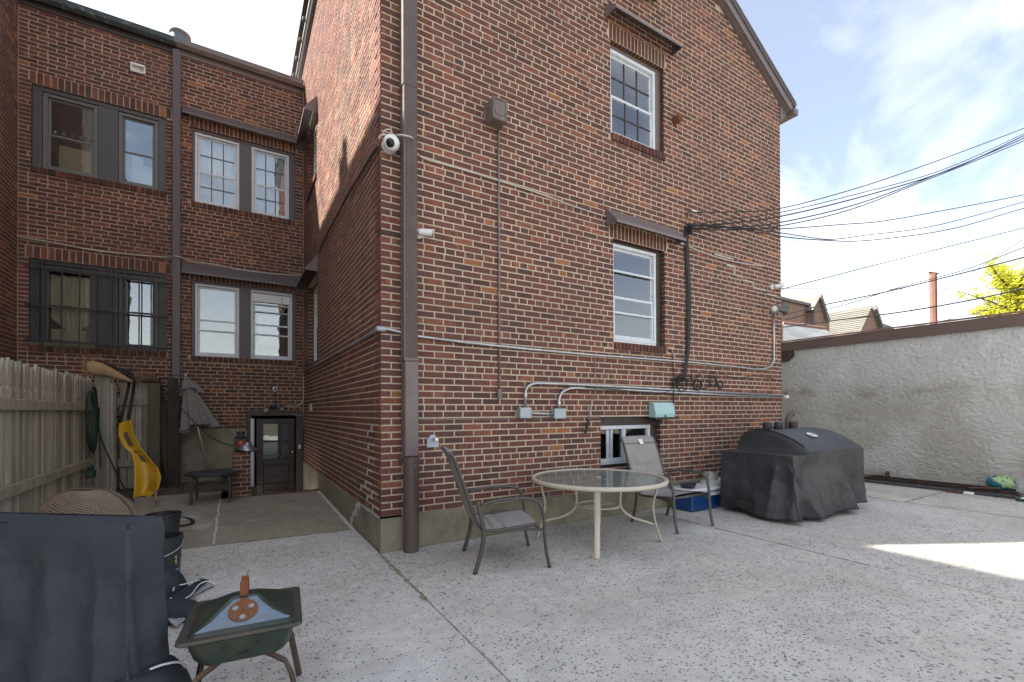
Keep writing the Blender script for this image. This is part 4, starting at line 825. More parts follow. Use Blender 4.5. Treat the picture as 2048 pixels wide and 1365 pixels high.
# teal utility box
p, q = fw(1308, 806, .10), fw(1347, 836, .10); ub = thing('utility_box', 'pale teal plastic utility box above the corner of the basement window', 'utility box', ((p.x+q.x)/2, 0, q.z)); TEAL = mat('pale_teal_plastic', (.36, .54, .53), rough=.45, var=.06, scale=8)
mb = MB(); x0, x1, z0, z1 = p.x, q.x, q.z+.01, p.z; mb.prism([(x0, -.01, z0), (x0, -.12, z0), (x0, -.13, z0+.05), (x0, -.09, z1), (x0, -.01, z1+.012)], (x1-x0, 0, 0)); mb.build('lid', TEAL, ub)
mb = MB(); mb.box((x0+.01, -.112, z0-.03), (x1-.004, -.01, z0-.001), .004); mb.build('base', mat('black_plastic', (.02, .02, .022), rough=.5), ub)
mb = MB(); mb.box(((x0+x1)/2-.012, -.134, z0+.004), ((x0+x1)/2+.012, -.121, z0+.03), .003); mb.build('latch', MATS['black_plastic'], ub)
mb = MB()
for k in range(4): mb.tube(smooth_path([(x0+.05+k*.03, -.06, z0-.03), (x0+.03+k*.03, -.07, z0-.09-.012*k), (x0+.10+k*.02, -.05, z0-.10), (x0+.16+k*.02, -.05, z0-.03)], 5), .005, 6)
mb.build('drop_loop', CABLEB, ub, smooth=True)
# twin floodlight
p = fw(1546, 630, .05); fl = thing('floodlight', 'twin bell-shaped floodlight at the right end of the brick wall', 'floodlight', (p.x, 0, p.z)); FLM = mat('pewter_paint', (.13, .125, .125), rough=.4, metal=.3, var=.1)
def bell(par, c, d, s, lens=True):
    q = Vector(d).normalized().to_track_quat('Z', 'Y').to_matrix().to_4x4(); Mx = Matrix.Translation(c) @ q; mb = MB(); mb.lathe([(.022*s, -.06*s), (.03*s, -.05*s), (.04*s, .0), (.062*s, .06*s), (.082*s, .085*s), (.078*s, .085*s), (.058*s, .062*s)], 20, Mx); sh = mb.build('lamp_shade', FLM, par, smooth=True)
    if lens: mb = MB(); mb.lathe([(.062*s, .055*s), (.04*s, .075*s), (0, .082*s)], 18, Mx); mb.build('bulb', mat('bulb_glass', (.55, .54, .42), rough=.2, var=.1), par, smooth=True)
bell(fl, fw(1545, 619, .12), (-.55, -.8, -.08), 1.0); bell(fl, fw(1562, 620, .12), (.86, -.45, -.15), 1.0)
mb = MB(); mb.tube([fw(1547, 634, .03), fw(1548, 628, .06), fw(1551, 626, .07)], .016, 8); mb.tube([fw(1548, 622, .07), fw(1560, 624, .07)], .018, 8); mb.build('bracket', FLM, fl, smooth=True)
# lamp and sensor above the basement door
dl = thing('door_floodlight', 'old twin floodlight with motion sensor above the dark basement door', 'floodlight', tuple(rw(548, 820, .08)))
FR_ = rw(547, 815, .07); mb = MB(); mb.lathe([(.0, -.03), (.055, -.02), (.06, .02), (.03, .05), (0, .055)], 16, Matrix.Translation(FR_)); mb.build('sensor', mat('dark_blue_plastic', (.02, .03, .05), rough=.3), dl, smooth=True)
bell(dl, rw(533, 818, .12), (-.3, -.75, -.55), .8); bell(dl, rw(562, 817, .12), (.45, -.7, -.5), .6)
mb = MB(); mb.tube([rw(536, 815, .07), rw(561, 813, .07)], .012, 8); mb.build('bracket', FLM, dl, smooth=True)
p = rw(550, 779, .04); cm = thing('security_camera', 'small white camera on the brick right above the door lamp', 'camera', (p.x, W, p.z-.03)); mb = MB(); Mx = Matrix.Translation(p) @ Matrix.Rotation(R(90), 4, 'X'); mb.lathe([(.045, -.03), (.048, .0), (.035, .02), (.026, .022)], 16, Mx, caps=False); mb.build('body', WHITEP, cm, smooth=True); mb = MB(); mb.lathe([(.028, .018), (0, .02)], 16, Mx); mb.build('lens', MATS['black_lens'], cm)
pipe('black_cable', 'short black cable hanging from the small camera to the door lamp', 'cable', [rw(551, 783, .02), rw(551, 800, .02), rw(551, 812, .03)], .007, CABLEB)
pipe('pale_cable', 'pale cable sagging across both row houses between the two storeys', 'cable', smooth_path([rw(*q) for q in ((30, 473, .02), (120, 488, .03), (200, 503, .03), (330, 515, .03), (348, 513, .14), (362, 515, .14), (380, 522, .16), (440, 531, .13), (480, 540, .13), (560, 549, .13), (606, 550, .05))], 4), .011, CABLEW, nm=6)
pipe('black_cable', 'weathered dark cable running level along the sunlit side wall', 'cable', smooth_path([sx(u, v, -.03) for u, v in ((756, 290), (735, 324), (712, 362), (690, 400), (678, 423), (655, 466), (638, 503))], 3), .014, mat('old_lead_cable', (.09, .075, .06), rough=.8, var=.3, scale=10), nm=7)
mb = MB(); p = sx(621, 816, -.03); mb.box((p.x-.02, p.y-.05, p.z-.06), (-.004, p.y+.05, p.z+.07), .01); tag(mb.build('tap_box', GALVB), 'tiny grey box low on the side wall next to the basement door', 'box')
# ================================================================== STUCCO GARAGE
GX = 9.3
STUC = mat('rough_stucco', (.46, .475, .475), rough=.93, var=.14, scale=2.4, bump=.8, bscale=26, tint=(.335, .325, .275), tamt=.85, tscale=1.1, spec=.2, tlo=.40, thi=.6)
def stucco_nodes():
    t = STUC.node_tree; n = t.nodes; l = t.links; b = n['Principled BSDF']; g = [x for x in n if x.type == 'NEW_GEOMETRY'][0]
    src = b.inputs['Base Color'].links[0].from_node; rmap = src.inputs[0].links[0].from_node
    # rising damp: the greenish stain lives below about 1.75 m, with a ragged brown tide line
    s = n.new('ShaderNodeSeparateXYZ'); l.new(g.outputs['Position'], s.inputs[0]); no = n.new('ShaderNodeTexNoise'); no.inputs['Scale'].default_value = 2.2; no.inputs['Detail'].default_value = 8; l.new(g.outputs['Position'], no.inputs[0])
    a = n.new('ShaderNodeMath'); a.operation = 'MULTIPLY_ADD'; a.inputs[1].default_value = .55; l.new(no.outputs[0], a.inputs[0]); l.new(s.outputs[2], a.inputs[2])
    m1 = n.new('ShaderNodeMapRange'); m1.inputs[1].default_value = 2.35; m1.inputs[2].default_value = 1.7; m1.inputs[3].default_value = .12; m1.inputs[4].default_value = .92; l.new(a.outputs[0], m1.inputs[0]); mu = n.new('ShaderNodeMath'); mu.operation = 'MULTIPLY'; l.new(m1.outputs[0], mu.inputs[0])
    ofs = n.new('ShaderNodeMath'); ofs.operation = 'ADD'; ofs.inputs[1].default_value = .35; l.new(rmap.outputs[0], ofs.inputs[0]); ofs.use_clamp = True; l.new(ofs.outputs[0], mu.inputs[1]); l.new(mu.outputs[0], src.inputs[0])
    m2 = n.new('ShaderNodeMapRange'); m2.inputs[1].default_value = 0; m2.inputs[2].default_value = .13; m2.inputs[3].default_value = 1; m2.inputs[4].default_value = 0
    d = n.new('ShaderNodeMath'); d.operation = 'SUBTRACT'; d.inputs[1].default_value = 1.98; l.new(a.outputs[0], d.inputs[0]); ab = n.new('ShaderNodeMath'); ab.operation = 'ABSOLUTE'; l.new(d.outputs[0], ab.inputs[0]); l.new(ab.outputs[0], m2.inputs[0])
    n5 = n.new('ShaderNodeTexNoise'); n5.inputs['Scale'].default_value = 1.7; n5.inputs['Detail'].default_value = 5; l.new(g.outputs['Position'], n5.inputs[0]); m5 = n.new('ShaderNodeMapRange'); m5.inputs[1].default_value = .48; m5.inputs[2].default_value = .66; m5.inputs[4].default_value = .6; l.new(n5.outputs[0], m5.inputs[0])
    q = n.new('ShaderNodeMath'); q.operation = 'MULTIPLY'; l.new(m2.outputs[0], q.inputs[0]); l.new(m5.outputs[0], q.inputs[1]); mi = n.new('ShaderNodeMixRGB'); l.new(q.outputs[0], mi.inputs[0]); l.new(src.outputs[0], mi.inputs[1]); mi.inputs[2].default_value = (.15, .115, .055, 1); l.new(mi.outputs[0], b.inputs['Base Color'])
stucco_nodes()
gar = thing('garage', 'low garage with a rough grey stucco wall and brown roof edge', 'garage', (10.5, -2, 0))
def stuc(u, v):
    y, z = 3.2-8.2*u, -.06+2.76*v
    a = noise.noise((y*3.1, z*4.3, 2))*1.6; b = noise.noise((y*2.7+9, z*3.3, 7))*1.6
    h = noise.noise((y*8+a, z*13+b, 1)); r = 1-abs(noise.noise((y*12+a*.8, z*21+b*.8, 4)))*3.2; r2 = 1-abs(noise.noise((y*14+b*.9, z*30-a*.9, 14)))*3.2
    return (GX-.005*max(-.2, r)-.009*max(-.2, r2)-.0035*h-.0025*noise.noise((y*40, z*40, 3)), y, z)
mb = MB(); mb.grid(stuc, 560, 190); mb.build('stucco_wall', STUC, gar, fix=False, smooth=True)
mb = MB(); mb.box((GX+.02, -8, -.05), (14, 3.19, 2.68)); mb.build('block_core', PARGE, gar)
mb = MB(); mb.prism([(GX-.06, -8, 2.655), (GX+.03, -8, 2.655), (GX+.03, -8, 2.85), (GX-.06, -8, 2.85)], (0, 11.2, 0)); mb.build('fascia', mat('brown_fascia', (.115, .078, .07), rough=.55, var=.12, scale=3), gar)
mb = MB(); mb.grid(lambda u, v: (GX-.075+.16*v, 3.2-11.2*u, 2.852+.045*min(1, v*2.5)+.006*noise.noise((u*60, v*4, 0))), 160, 4); mb.build('roof_edge', mat('rusty_roof_edge', (.13, .06, .04), rough=.8, var=.3, scale=6, tint=(.28, .11, .05), tamt=.7, tscale=5, stretch=(1, .4, 1)), gar, fix=False, smooth=True)
mb = MB(); mb.box((GX+.08, -8, 2.7), (14, 3.2, 2.87)); mb.build('flat_roof', mat('tar_roof', (.16, .14, .13), rough=.9, var=.25, scale=3), gar)
mb = MB(); mb.prism([(GX-.3, 3.0, 2.62), (GX-.05, 3.0, 2.9), (GX-.02, 3.0, 2.62)], (0, .4, 0)); mb.build('eave_end', BROWN_DK, gar)
mb = MB(); mb.prism([(GX-.12, 1.5, 2.44), (GX-.12, 1.12, 2.42), (GX-.12, .98, 2.52), (GX-.12, .98, 2.65), (GX-.12, 1.5, 2.65)], (.10, 0, 0)); mb.build('soffit_bracket', BROWN_DK, gar)
# ================================================================== JUNK ALONG THE GARAGE
STEEL = mat('rusty_steel', (.05, .042, .038), rough=.65, metal=.3, var=.35, scale=12, tint=(.16, .075, .04), tamt=.7, tscale=7)
def rail(y0, y1, x, z, wd, ht, label, m=STEEL, tilt=0.):
    mb = MB(); mb.prism([(x-wd, y0, z), (x+wd, y0, z), (x+wd, y0, z+.015), (x+.012, y0, z+.02), (x+.012, y0, z+ht-.015), (x+wd*.6, y0, z+ht-.01), (x+wd*.6, y0, z+ht), (x-wd*.6, y0, z+ht), (x-wd*.6, y0, z+ht-.01), (x-.012, y0, z+ht-.015), (x-.012, y0, z+.02), (x-wd, y0, z+.015)], (tilt, y1-y0, 0)); tag(mb.build('steel_rail', m), label, 'rail')
rail(-2.35, -.45, 9.19, .012, .05, .10, 'dark steel rail lying closest to the stucco wall'); rail(-2.42, -.32, 9.04, .01, .05, .085, 'rusty brown steel rail lying in the middle of the pair by the wall', tilt=-.02); 
mb = MB(); mb.box((8.84, -2.9, .006), (8.95, -.25, .05), .006); tag(mb.build('painted_board', mat('peeling_dark_board', (.05, .052, .06), rough=.7, var=.35, scale=9, tint=(.2, .2, .24), tamt=.5, tscale=14, tlo=.6, thi=.68)), 'long dark board with peeling paint lying nearest the concrete', 'board')
SCRAP = mat('scrap_wood', (.11, .06, .04), rough=.9, var=.4, scale=16, bump=.4); rj = random.Random(8)
scr = []
for i, (y, x, z, ln, rot, lab) in enumerate(((-.55, 9.1, .11, .22, .4, 'broken brown wood scrap on the far end of the rails'), (-.38, 9.12, .10, .16, 1.2, 'short splintered scrap leaning at the far rail end'), (-2.05, 8.97, .10, .35, .15, 'flat brown wood strip lying along the rails near the ball'), (-2.55, 9.0, .06, .3, .5, 'rotten reddish board end lying below the ball'), (-1.75, 8.78, .006, .2, .1, 'thin brown stick lying on the concrete by the rails'))):
    mb = MB(); mb.box((-.03, -ln/2, 0), (.03, ln/2, .022), .004, Matrix.Translation((x, y, z)) @ Matrix.Rotation(rot, 4, 'Z') @ Matrix.Rotation(rj.uniform(-.15, .15), 4, 'X')); tag(mb.build('wood_scrap', SCRAP), lab, 'wood scrap', 'scraps by the garage wall')
mb = MB(); mb.prism([(9.1, -.75, .11), (9.18, -.75, .11), (9.18, -.75, .21), (9.16, -.75, .21), (9.16, -.75, .135), (9.12, -.75, .135), (9.12, -.75, .19), (9.1, -.75, .19)], (0, .05, 0)); tag(mb.build('iron_bracket', STEEL), 'small upright rusty iron bracket standing on the rails', 'bracket')
mb = MB(); p = Vector((9.13, -2.20, .205)); Mx = Matrix.Translation(p) @ Matrix.Rotation(R(20), 4, 'Z') @ Matrix.Diagonal((.105, .17, .115, 1)); mb.lathe([(math.sin(R(a)), -math.cos(R(a))) for a in range(0, 181, 10)], 28, Mx, caps=False)
tag(mb.build('ball', mat('marbled_ball', (.015, .12, .16), rough=.25, var=.2, scale=5, tint=(.30, .42, .18), tamt=1, tscale=6, tlo=.5, thi=.53), smooth=True), 'glossy teal and green marbled ball lying on the rails by the wall', 'ball')
mb = MB(); p = Vector((8.73, -1.93, .028)); mb.tube([p+Vector((0, .06, 0)), p+Vector((0, .05, 0)), p+Vector((0, -.05, 0)), p+Vector((0, -.06, 0))], [.018, .026, .026, .02], 14); tag(mb.build('litter_cup', WHITEP, smooth=True), 'small white cup lying on the concrete in front of the rails', 'cup')
cn = thing('crushed_can', 'crushed green and silver drink can on the ground below the ball', 'can', (8.68, -2.52, 0)); mb = MB(); mb.tube([(8.68, -2.45, .03), (8.68, -2.50, .032), (8.69, -2.58, .028), (8.69, -2.61, .03)], [.03, .033, .028, .03], 14); mb.build('can_body', mat('can_green', (.06, .12, .07), rough=.3, metal=.6, var=.4, scale=30), cn, smooth=True); mb = MB(); mb.box((8.64, -2.62, .045), (8.73, -2.5, .065), .01); mb.build('torn_label', WHITEP, cn)
LEAF = mat('dead_leaf', (.17, .10, .05), rough=.9, var=.4, scale=30)
mb = MB()
def leaf(x, y, z, s):
    a = rj.uniform(0, 6.28); c, d = math.cos(a)*s, math.sin(a)*s; mb.add([(x-c, y-d, z), (x+d*.5, y-c*.5, z+s*.35), (x+c, y+d, z+.002), (x-d*.5, y+c*.5, z+s*.25)], [(0, 1, 2, 3)])
for i in range(230): leaf(rj.uniform(8.7, 9.22), -2.2-abs(rj.gauss(0, .5)) if i % 3 else rj.uniform(-2.6, -.2), rj.uniform(.008, .05), rj.uniform(.012, .03))
for i in range(420): leaf(rj.uniform(-3.2, -1.0), rj.uniform(4.25, 5.6), rj.uniform(.09, .13), rj.uniform(.015, .035))
for i in range(26): leaf(rj.uniform(-.8, 6.5), rj.uniform(-3.2, -.3), .006, rj.uniform(.008, .02))
for i in range(60): leaf(rj.uniform(-3.0, -1.2), rj.uniform(3.2, 4.3), ramp(0, 3.7)+.008, rj.uniform(.01, .025))
o = mb.build('leaf_litter', LEAF, fix=False); o['kind'] = 'stuff'; tag(o, 'scattered dead brown leaves on the ground', 'leaves')
# weeds at the foot of the back wall
mb = MB()
for i in range(240):
    x, y = -1.27+rj.gauss(0, .09), W-.1-abs(rj.gauss(0, .08)); h = rj.uniform(.05, .26); a = rj.uniform(0, 6.28); s = .02+.02*rj.random()
    mb.add([(x, y, .1), (x+s*math.cos(a), y+s*math.sin(a), .1+h*.6), (x+2.2*s*math.cos(a), y+2.2*s*math.sin(a), .1+h), (x+s*math.cos(a)-.3*s*math.sin(a), y+s*math.sin(a)+.4*s*math.cos(a), .1+h*.65)], [(0, 1, 2, 3)])
tag(mb.build('weed', mat('weed_green', (.05, .09, .025), rough=.8, var=.3, scale=20), fix=False), 'small green weed growing at the foot of the back wall', 'weed')
# ================================================================== FENCES
WOOD = mat('weathered_fence_wood', (.36, .325, .265), rough=.9, var=.28, scale=9, bump=.6, bscale=26, stretch=(5, 5, .45), tint=(.20, .19, .13), tamt=.7, tscale=2.4, spec=.2)
WOOD2 = mat('silvered_wood', (.40, .365, .30), rough=.9, var=.25, scale=9, bump=.6, bscale=26, stretch=(5, 5, .35), tint=(.19, .175, .12), tamt=.6, tscale=1.8, spec=.2)
WOODD = mat('blackened_wood', (.045, .038, .03), rough=.9, var=.4, scale=9, bump=.7, bscale=24, stretch=(5, 5, .35), tint=(.10, .09, .075), tamt=.5, tscale=2, spec=.2)
fence = thing('wooden_fence', 'weathered wooden picket fence along the left, with carved picket tops', 'fence', (-3.03, 3, 0)); rf = random.Random(12)
y = .75
WOODS = [WOOD, WOOD2, mat('grey_fence_wood', (.30, .285, .25), rough=.9, var=.3, scale=9, bump=.7, bscale=26, stretch=(5, 5, .4), tint=(.15, .145, .11), tamt=.7, tscale=2.2, spec=.2), mat('pale_fence_wood', (.46, .42, .34), rough=.9, var=.25, scale=9, bump=.7, bscale=26, stretch=(5, 5, .4), tint=(.25, .22, .15), tamt=.7, tscale=2, spec=.2)]
while y < 4.62:
    wd = .096+rf.uniform(-.006, .006); top = 1.86+.015*noise.noise((y*2, 0, 0))+rf.uniform(-.02, .02); x = -3.055+rf.uniform(-.006, .006)
    prof = [(0, .22), (0, top-.31), (.010, top-.29), (.026, top-.262), (.010, top-.235), (.002, top-.17), (.012, top-.08), (wd/2-.008, top)]
    pl = [(x, y+a, z) for a, z in prof] + [(x, y+wd-a, z) for a, z in reversed(prof)]
    mb = MB(); mb.prism(pl, (.022, 0, 0)); o = mb.build('picket', WOODS[int(rf.random()*4)], fence); y += wd+rf.uniform(.007, .016)
for z in (1.43, .62):
    mb = MB(); mb.box((-3.031, .6, z-.055), (-2.985, 4.72, z+.055), .006); mb.build('rail', WOOD, fence)
mb = MB(); mb.box((-3.06, .6, -.02), (-2.92, 4.68, .21), .008); mb.build('base_board', WOOD, fence)
post = MB(); Mx = Matrix.Translation((-2.93, 4.96, 0)) @ Matrix.Rotation(R(-22), 4, 'Z'); post.box((-.105, -.06, -.03), (.085, .08, 1.93), .01, Mx); post.box((.086, -.04, -.03), (.13, .06, 1.80), .008, Mx); post.build('gate_post', WOOD2, fence)
gate = thing('fence_gate', 'short grey board fence panel standing square to the long picket fence', 'fence panel', (-2.6, 5.25, 0))
x = -2.80
while x < -2.42:
    mb = MB(); mb.box((x, 5.27, .1), (x+.09, 5.292, 1.84+rf.uniform(-.02, .02)), .004); mb.build('board', WOOD2 if rf.random() < .5 else WOOD, gate); x += .097
for z in (1.52, .52): mb = MB(); mb.box((-2.83, 5.225, z-.06), (-2.42, 5.268, z+.06), .006); mb.build('rail', WOOD, gate)
mb = MB(); mb.box((-2.425, 5.12, -.05), (-2.265, 5.28, 1.83), .01); mb.build('post', mat('olive_wood', (.10, .085, .055), rough=.9, var=.3, scale=9, bump=.6, stretch=(5, 5, .4)), gate)
for i, (x, tx, lab) in enumerate(((-2.24, -.27, 'left one of two blackened boards leaning on the back wall'), (-2.10, -.03, 'right one of two blackened boards, tilted beside the closed umbrella'))):
    mb = MB(); Mx = Matrix.Translation((x-tx*.55, 5.16-.04*i, .06)) @ Matrix.Rotation(R(-6), 4, 'X') @ Matrix.Rotation(math.atan(tx/1.9)*1.0, 4, 'Y'); mb.box((-.075, 0, 0), (.075, .025, 1.88), .005, Mx); tag(mb.build('leaning_board', WOODD), lab, 'board', 'blackened boards leaning by the gate')
pot = thing('clay_pot', 'small mossy clay pot with dry stems lying on the gate post', 'pot', (-2.4, 5.2, 1.83)); mb = MB(); Mx = Matrix.Translation((-2.42, 5.2, 1.905)) @ Matrix.Rotation(R(80), 4, 'Y'); mb.lathe([(.05, -.1), (.055, -.09), (.075, .06), (.082, .065), (.082, .10), (.07, .10), (.062, .0), (.0, -.06)], 18, Mx); mb.build('pot_body', mat('mossy_terracotta', (.15, .075, .04), rough=.85, var=.3, scale=14, tint=(.10, .095, .055), tamt=.8, tscale=9), pot, smooth=True)
mb = MB()
for k in range(12): mb.tube(smooth_path([(-2.5, 5.2+rf.uniform(-.04, .04), 1.9+rf.uniform(-.04, .04)), (-2.55-rf.random()*.05, 5.17+rf.uniform(-.05, .05), 1.9+rf.uniform(-.1, .15)), (-2.52+rf.uniform(-.06, .06), 5.14, 1.85+rf.uniform(-.16, .22))], 4), .004, 4)
mb.build('dry_stem', mat('dry_stems', (.16, .17, .11), rough=.9), pot)
# extension cords
GREEN = mat('green_cord', (.012, .04, .034), rough=.5, var=.2); pc_ = []
for i in range(5):
    y0 = 4.28+.05*i; P = []
    for k in range(29):
        a = k/28*6.283; P.append((-2.955-.004*i+.01*math.sin(a*2+i), y0-.02-.24*math.cos(a)*(.75+.12*i)+.02*math.sin(3*a+i), 1.30-.02*i+(.34+.035*i)*math.sin(a)+.03*math.sin(2*a+i)))
    pc_ += P
pipe('extension_cord', 'dark green extension cord hung in loose loops over the fence rail', 'cord', pc_, .0115, GREEN, nm=6)
pipe('extension_cord', 'dark green cord end hanging down the fence to a green outlet block', 'cord', smooth_path([(-2.95, 4.46, 1.55), (-2.93, 4.58, 1.2), (-2.92, 4.62, .8), (-2.92, 4.64, .52)], 6), .009, GREEN, nm=6)
mb = MB(); p = sx(183, 943, -2.9); mb.box((p.x-.05, p.y-.075, p.z-.09), (p.x+.04, p.y+.075, p.z+.02), .015); mb.box((p.x-.03, p.y-.05, p.z+.02), (p.x+.02, p.y+.05, p.z+.08), .015); tag(mb.build('outlet_block', GREEN), 'dark green outdoor outlet block hanging low against the fence', 'outlet')
pts = smooth_path([(-2.93, 4.6, 1.42), fx(200, 870, 4.78), fx(225, 930, 4.55), fx(245, 970, 4.2), fx(275, 1012, 3.9), fx(295, 1030, 3.6)], 7)
pipe('power_cord', 'black cord hanging across the gate post down to the ground', 'cord', pts, .012, CABLEB, nm=6)
pipe('black_cable', 'black cable stretched from the gate post past the umbrella to the lantern', 'cable', smooth_path([fx(322, 772, 5.05), fx(370, 825, 4.7), fx(420, 874, 4.3), fx(466, 893, 3.75)], 6), .008, CABLEB, nm=6)
pipe('jute_rope', 'pale twisted rope hanging beside the yellow shovel', 'rope', smooth_path([fx(283, 770, 5.15), fx(288, 830, 5.15), fx(294, 880, 5.15), fx(290, 890, 5.13)], 5), .006, mat('grey_rope', (.2, .19, .16), rough=.9), nm=5)
# ================================================================== YARD TOOLS BY THE GATE
sh = thing('snow_shovel', 'yellow plastic snow shovel with a bent black tube handle, standing against the gate post', 'shovel', tuple(gz(275, 1015, .05)))
YEL = mat('yellow_plastic', (.62, .34, .012), rough=.38, var=.08, scale=5, tint=(.35, .2, .03), tamt=.3, tscale=9)
HB = mat('black_foam_grip', (.012, .012, .012), rough=.6)
a1, a2 = fx(240, 847, 4.62), fx(257, 842, 4.62)
for A0, sgn in ((a1, 0), (a2, 1)):
    top = fx(258+sgn*10, 772, 4.86); P = [A0, A0.lerp(top, .5), top] + bend(top, fx(259+sgn*12, 750, 4.92), fx(246+sgn*8, 742, 4.95), 5)+[fx(200+sgn*4, 730, 5.0)]
    mb = MB(); mb.tube(P, .021, 10); mb.build('handle_tube', HB, sh, smooth=True)
# blade: curved scoop given by left and right edge lines read off the photograph, on planes that recede up the handle
rows = [(238, 847, 262, 840, 4.62), (237, 872, 268, 868, 4.60), (246, 893, 283, 897, 4.58), (262, 907, 300, 917, 4.55), (267, 925, 317, 938, 4.50), (268, 950, 323, 955, 4.46), (268, 975, 318, 978, 4.42), (266, 995, 300, 995, 4.38), (264, 1010, 275, 1016, 4.36)]
def blade(u, v):
    t = v*(len(rows)-1); i = min(int(t), len(rows)-2); f = t-i; r0, r1 = rows[i], rows[i+1]; q = [r0[k]*(1-f)+r1[k]*f for k in range(5)]
    p, s_ = fx(q[0], q[1], q[4]), fx(q[2], q[3], q[4]-.06); d = p.lerp(s_, u); dish = (.10 if v > .35 else .05)*math.sin(math.pi*u); d.y += dish*(.4+.6*min(1, max(0, (v-.2)*2)))
    return d
mb = MB(); mb.grid(blade, 14, 40); b_ = mb.build('blade', YEL, sh, smooth=True, fix=False); md = b_.modifiers.new('thick', 'SOLIDIFY'); md.thickness = .012
for (u0, v0, u1, v1) in ((.32, .10, .62, .24), (.34, .30, .62, .46)):   # neck openings: sheets on the blade front, shade put into their colour
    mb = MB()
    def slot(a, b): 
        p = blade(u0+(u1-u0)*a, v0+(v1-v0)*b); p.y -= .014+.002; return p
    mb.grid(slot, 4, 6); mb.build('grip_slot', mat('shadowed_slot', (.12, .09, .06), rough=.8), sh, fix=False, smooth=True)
for k in range(4):
    mb = MB(); mb.tube([blade(.62+.09*k, .47+.02*k)-Vector((0, .016, 0)), blade(.66+.09*k, .62)-Vector((0, .018, 0)), blade(.60+.1*k, .8)-Vector((0, .016, 0))], .009, 6); mb.build('rib', YEL, sh, smooth=True)
br = thing('broom', 'upturned broom with worn tan bristles resting on the gate post', 'broom', tuple(fx(212, 755, 4.9)))
BRI = mat('tan_bristles', (.42, .29, .15), rough=.9, var=.35, scale=6, bump=.6, bscale=30, stretch=(2, 14, 14), tint=(.35, .18, .12), tamt=.6, tscale=3)
topl = [(174, 724), (186, 722), (205, 727), (225, 738), (245, 750), (264, 762)]; botl = [(177, 745), (188, 750), (208, 751), (228, 757), (247, 762), (265, 766)]
def broomf(u, v):
    t = u*5; i = min(int(t), 4); f = t-i; a = [topl[i][k]*(1-f)+topl[i+1][k]*f for k in (0, 1)]; b = [botl[i][k]*(1-f)+botl[i+1][k]*f for k in (0, 1)]
    ang = v*6.283; p, q = fx(a[0], a[1], 4.8), fx(b[0], b[1], 4.8); c = p.lerp(q, .5); r = (p-q).length/2+.004
    return c+Vector((0, .055*math.cos(ang), r*math.sin(ang)*(1+.05*noise.noise((u*30, v*9, 0)))))
mb = MB(); mb.grid(broomf, 30, 14); mb.build('bristles', BRI, br, smooth=True)
mb = MB()
for k in range(90):
    a = broomf(.02+.03*rf.random(), rf.random()); mb.tube([a, a+Vector((-.06-.03*rf.random(), rf.uniform(-.02, .02), rf.uniform(-.035, .02)))], [.003, .001], 4)
mb.build('loose_bristle', BRI, br)
pipe('broom_edge', '', '', [fx(200, 722, 4.77), fx(226, 734, 4.77), fx(250, 747, 4.77), fx(262, 756, 4.79)], .011, HB, parent=br, nm=8)
# umbrella leaning on the back wall
um = thing('patio_umbrella', 'closed grey patio umbrella leaning on the brick wall', 'umbrella', tuple(fx(416, 945, 5.1)))
UCL = mat('grey_canvas', (.19, .18, .165), rough=.9, var=.15, scale=4, bump=.3, bscale=60, tint=(.11, .10, .085), tamt=.5, tscale=2.5)
tp, bt = fx(371, 752, 5.45), fx(417, 945, 5.1); ax = (bt-tp).normalized()
mb = MB(); mb.tube([tp, bt], .021, 12); mb.build('pole', mat('dull_aluminium', (.34, .34, .33), rough=.45, metal=.5), um, smooth=True)
sd = Vector((1, 0, 0)); sd = (sd-ax*sd.dot(ax)).normalized(); fw_ = ax.cross(sd)
def canopy(l0, l1, r0, r1, nf, sk):
    def fn(u, v):
        a = u*6.283; r = (r0+(r1-r0)*v**.9)*(1+.34*v**.5*math.sin(a*nf+.6*math.sin(a))); c = tp+ax*(l0+(l1-l0)*v+(.05*math.sin(a*2+1)*v)); return c+sd*(r*math.cos(a)+sk*v)+fw_*(r*.55*math.sin(a))
    return fn
mb = MB(); mb.grid(canopy(.20, .96, .06, .235, 7, .03), 112, 26, wrap=True); o = mb.build('canopy', UCL, um, smooth=True, fix=False); o.modifiers.new('thick', 'SOLIDIFY').thickness = .006
mb = MB(); mb.grid(canopy(.02, .30, .022, .155, 6, .03), 96, 14, wrap=True); o = mb.build('vent_flap', UCL, um, smooth=True, fix=False); o.modifiers.new('thick', 'SOLIDIFY').thickness = .005
mb = MB(); mb.lathe([(.0, .05), (.02, .04), (.028, .0), (.02, -.03)], 12, Matrix.Translation(tp)); mb.build('finial', MATS['dull_aluminium'], um, smooth=True)
# small round black table
bt_ = thing('side_table', 'small round black side table standing in the alley', 'side table', (-1.47, 3.55, ramp(0, 3.55))); BT = mat('matt_black_wood', (.028, .028, .03), rough=.55, var=.2, scale=6, tint=(.07, .07, .07), tamt=.4, tscale=7)
mb = MB(); mb.lathe([(0, .385), (.33, .385), (.345, .392), (.347, .41), (.34, .42), (0, .42)], 44); mb.build('tabletop', BT, bt_, local=True, sm_angle=40)
for k in range(4):
    a = R(40+90*k); d = Vector((math.cos(a), math.sin(a), 0)); mb = MB(); mb.tube([d*.20+Vector((0, 0, .378)), d*.27+Vector((0, 0, .375)), d*.315+Vector((0, 0, .35)), d*.325+Vector((0, 0, .30)), d*.325], .024, 4, up=(0, 0, 1)); mb.build('leg', BT, bt_, local=True)
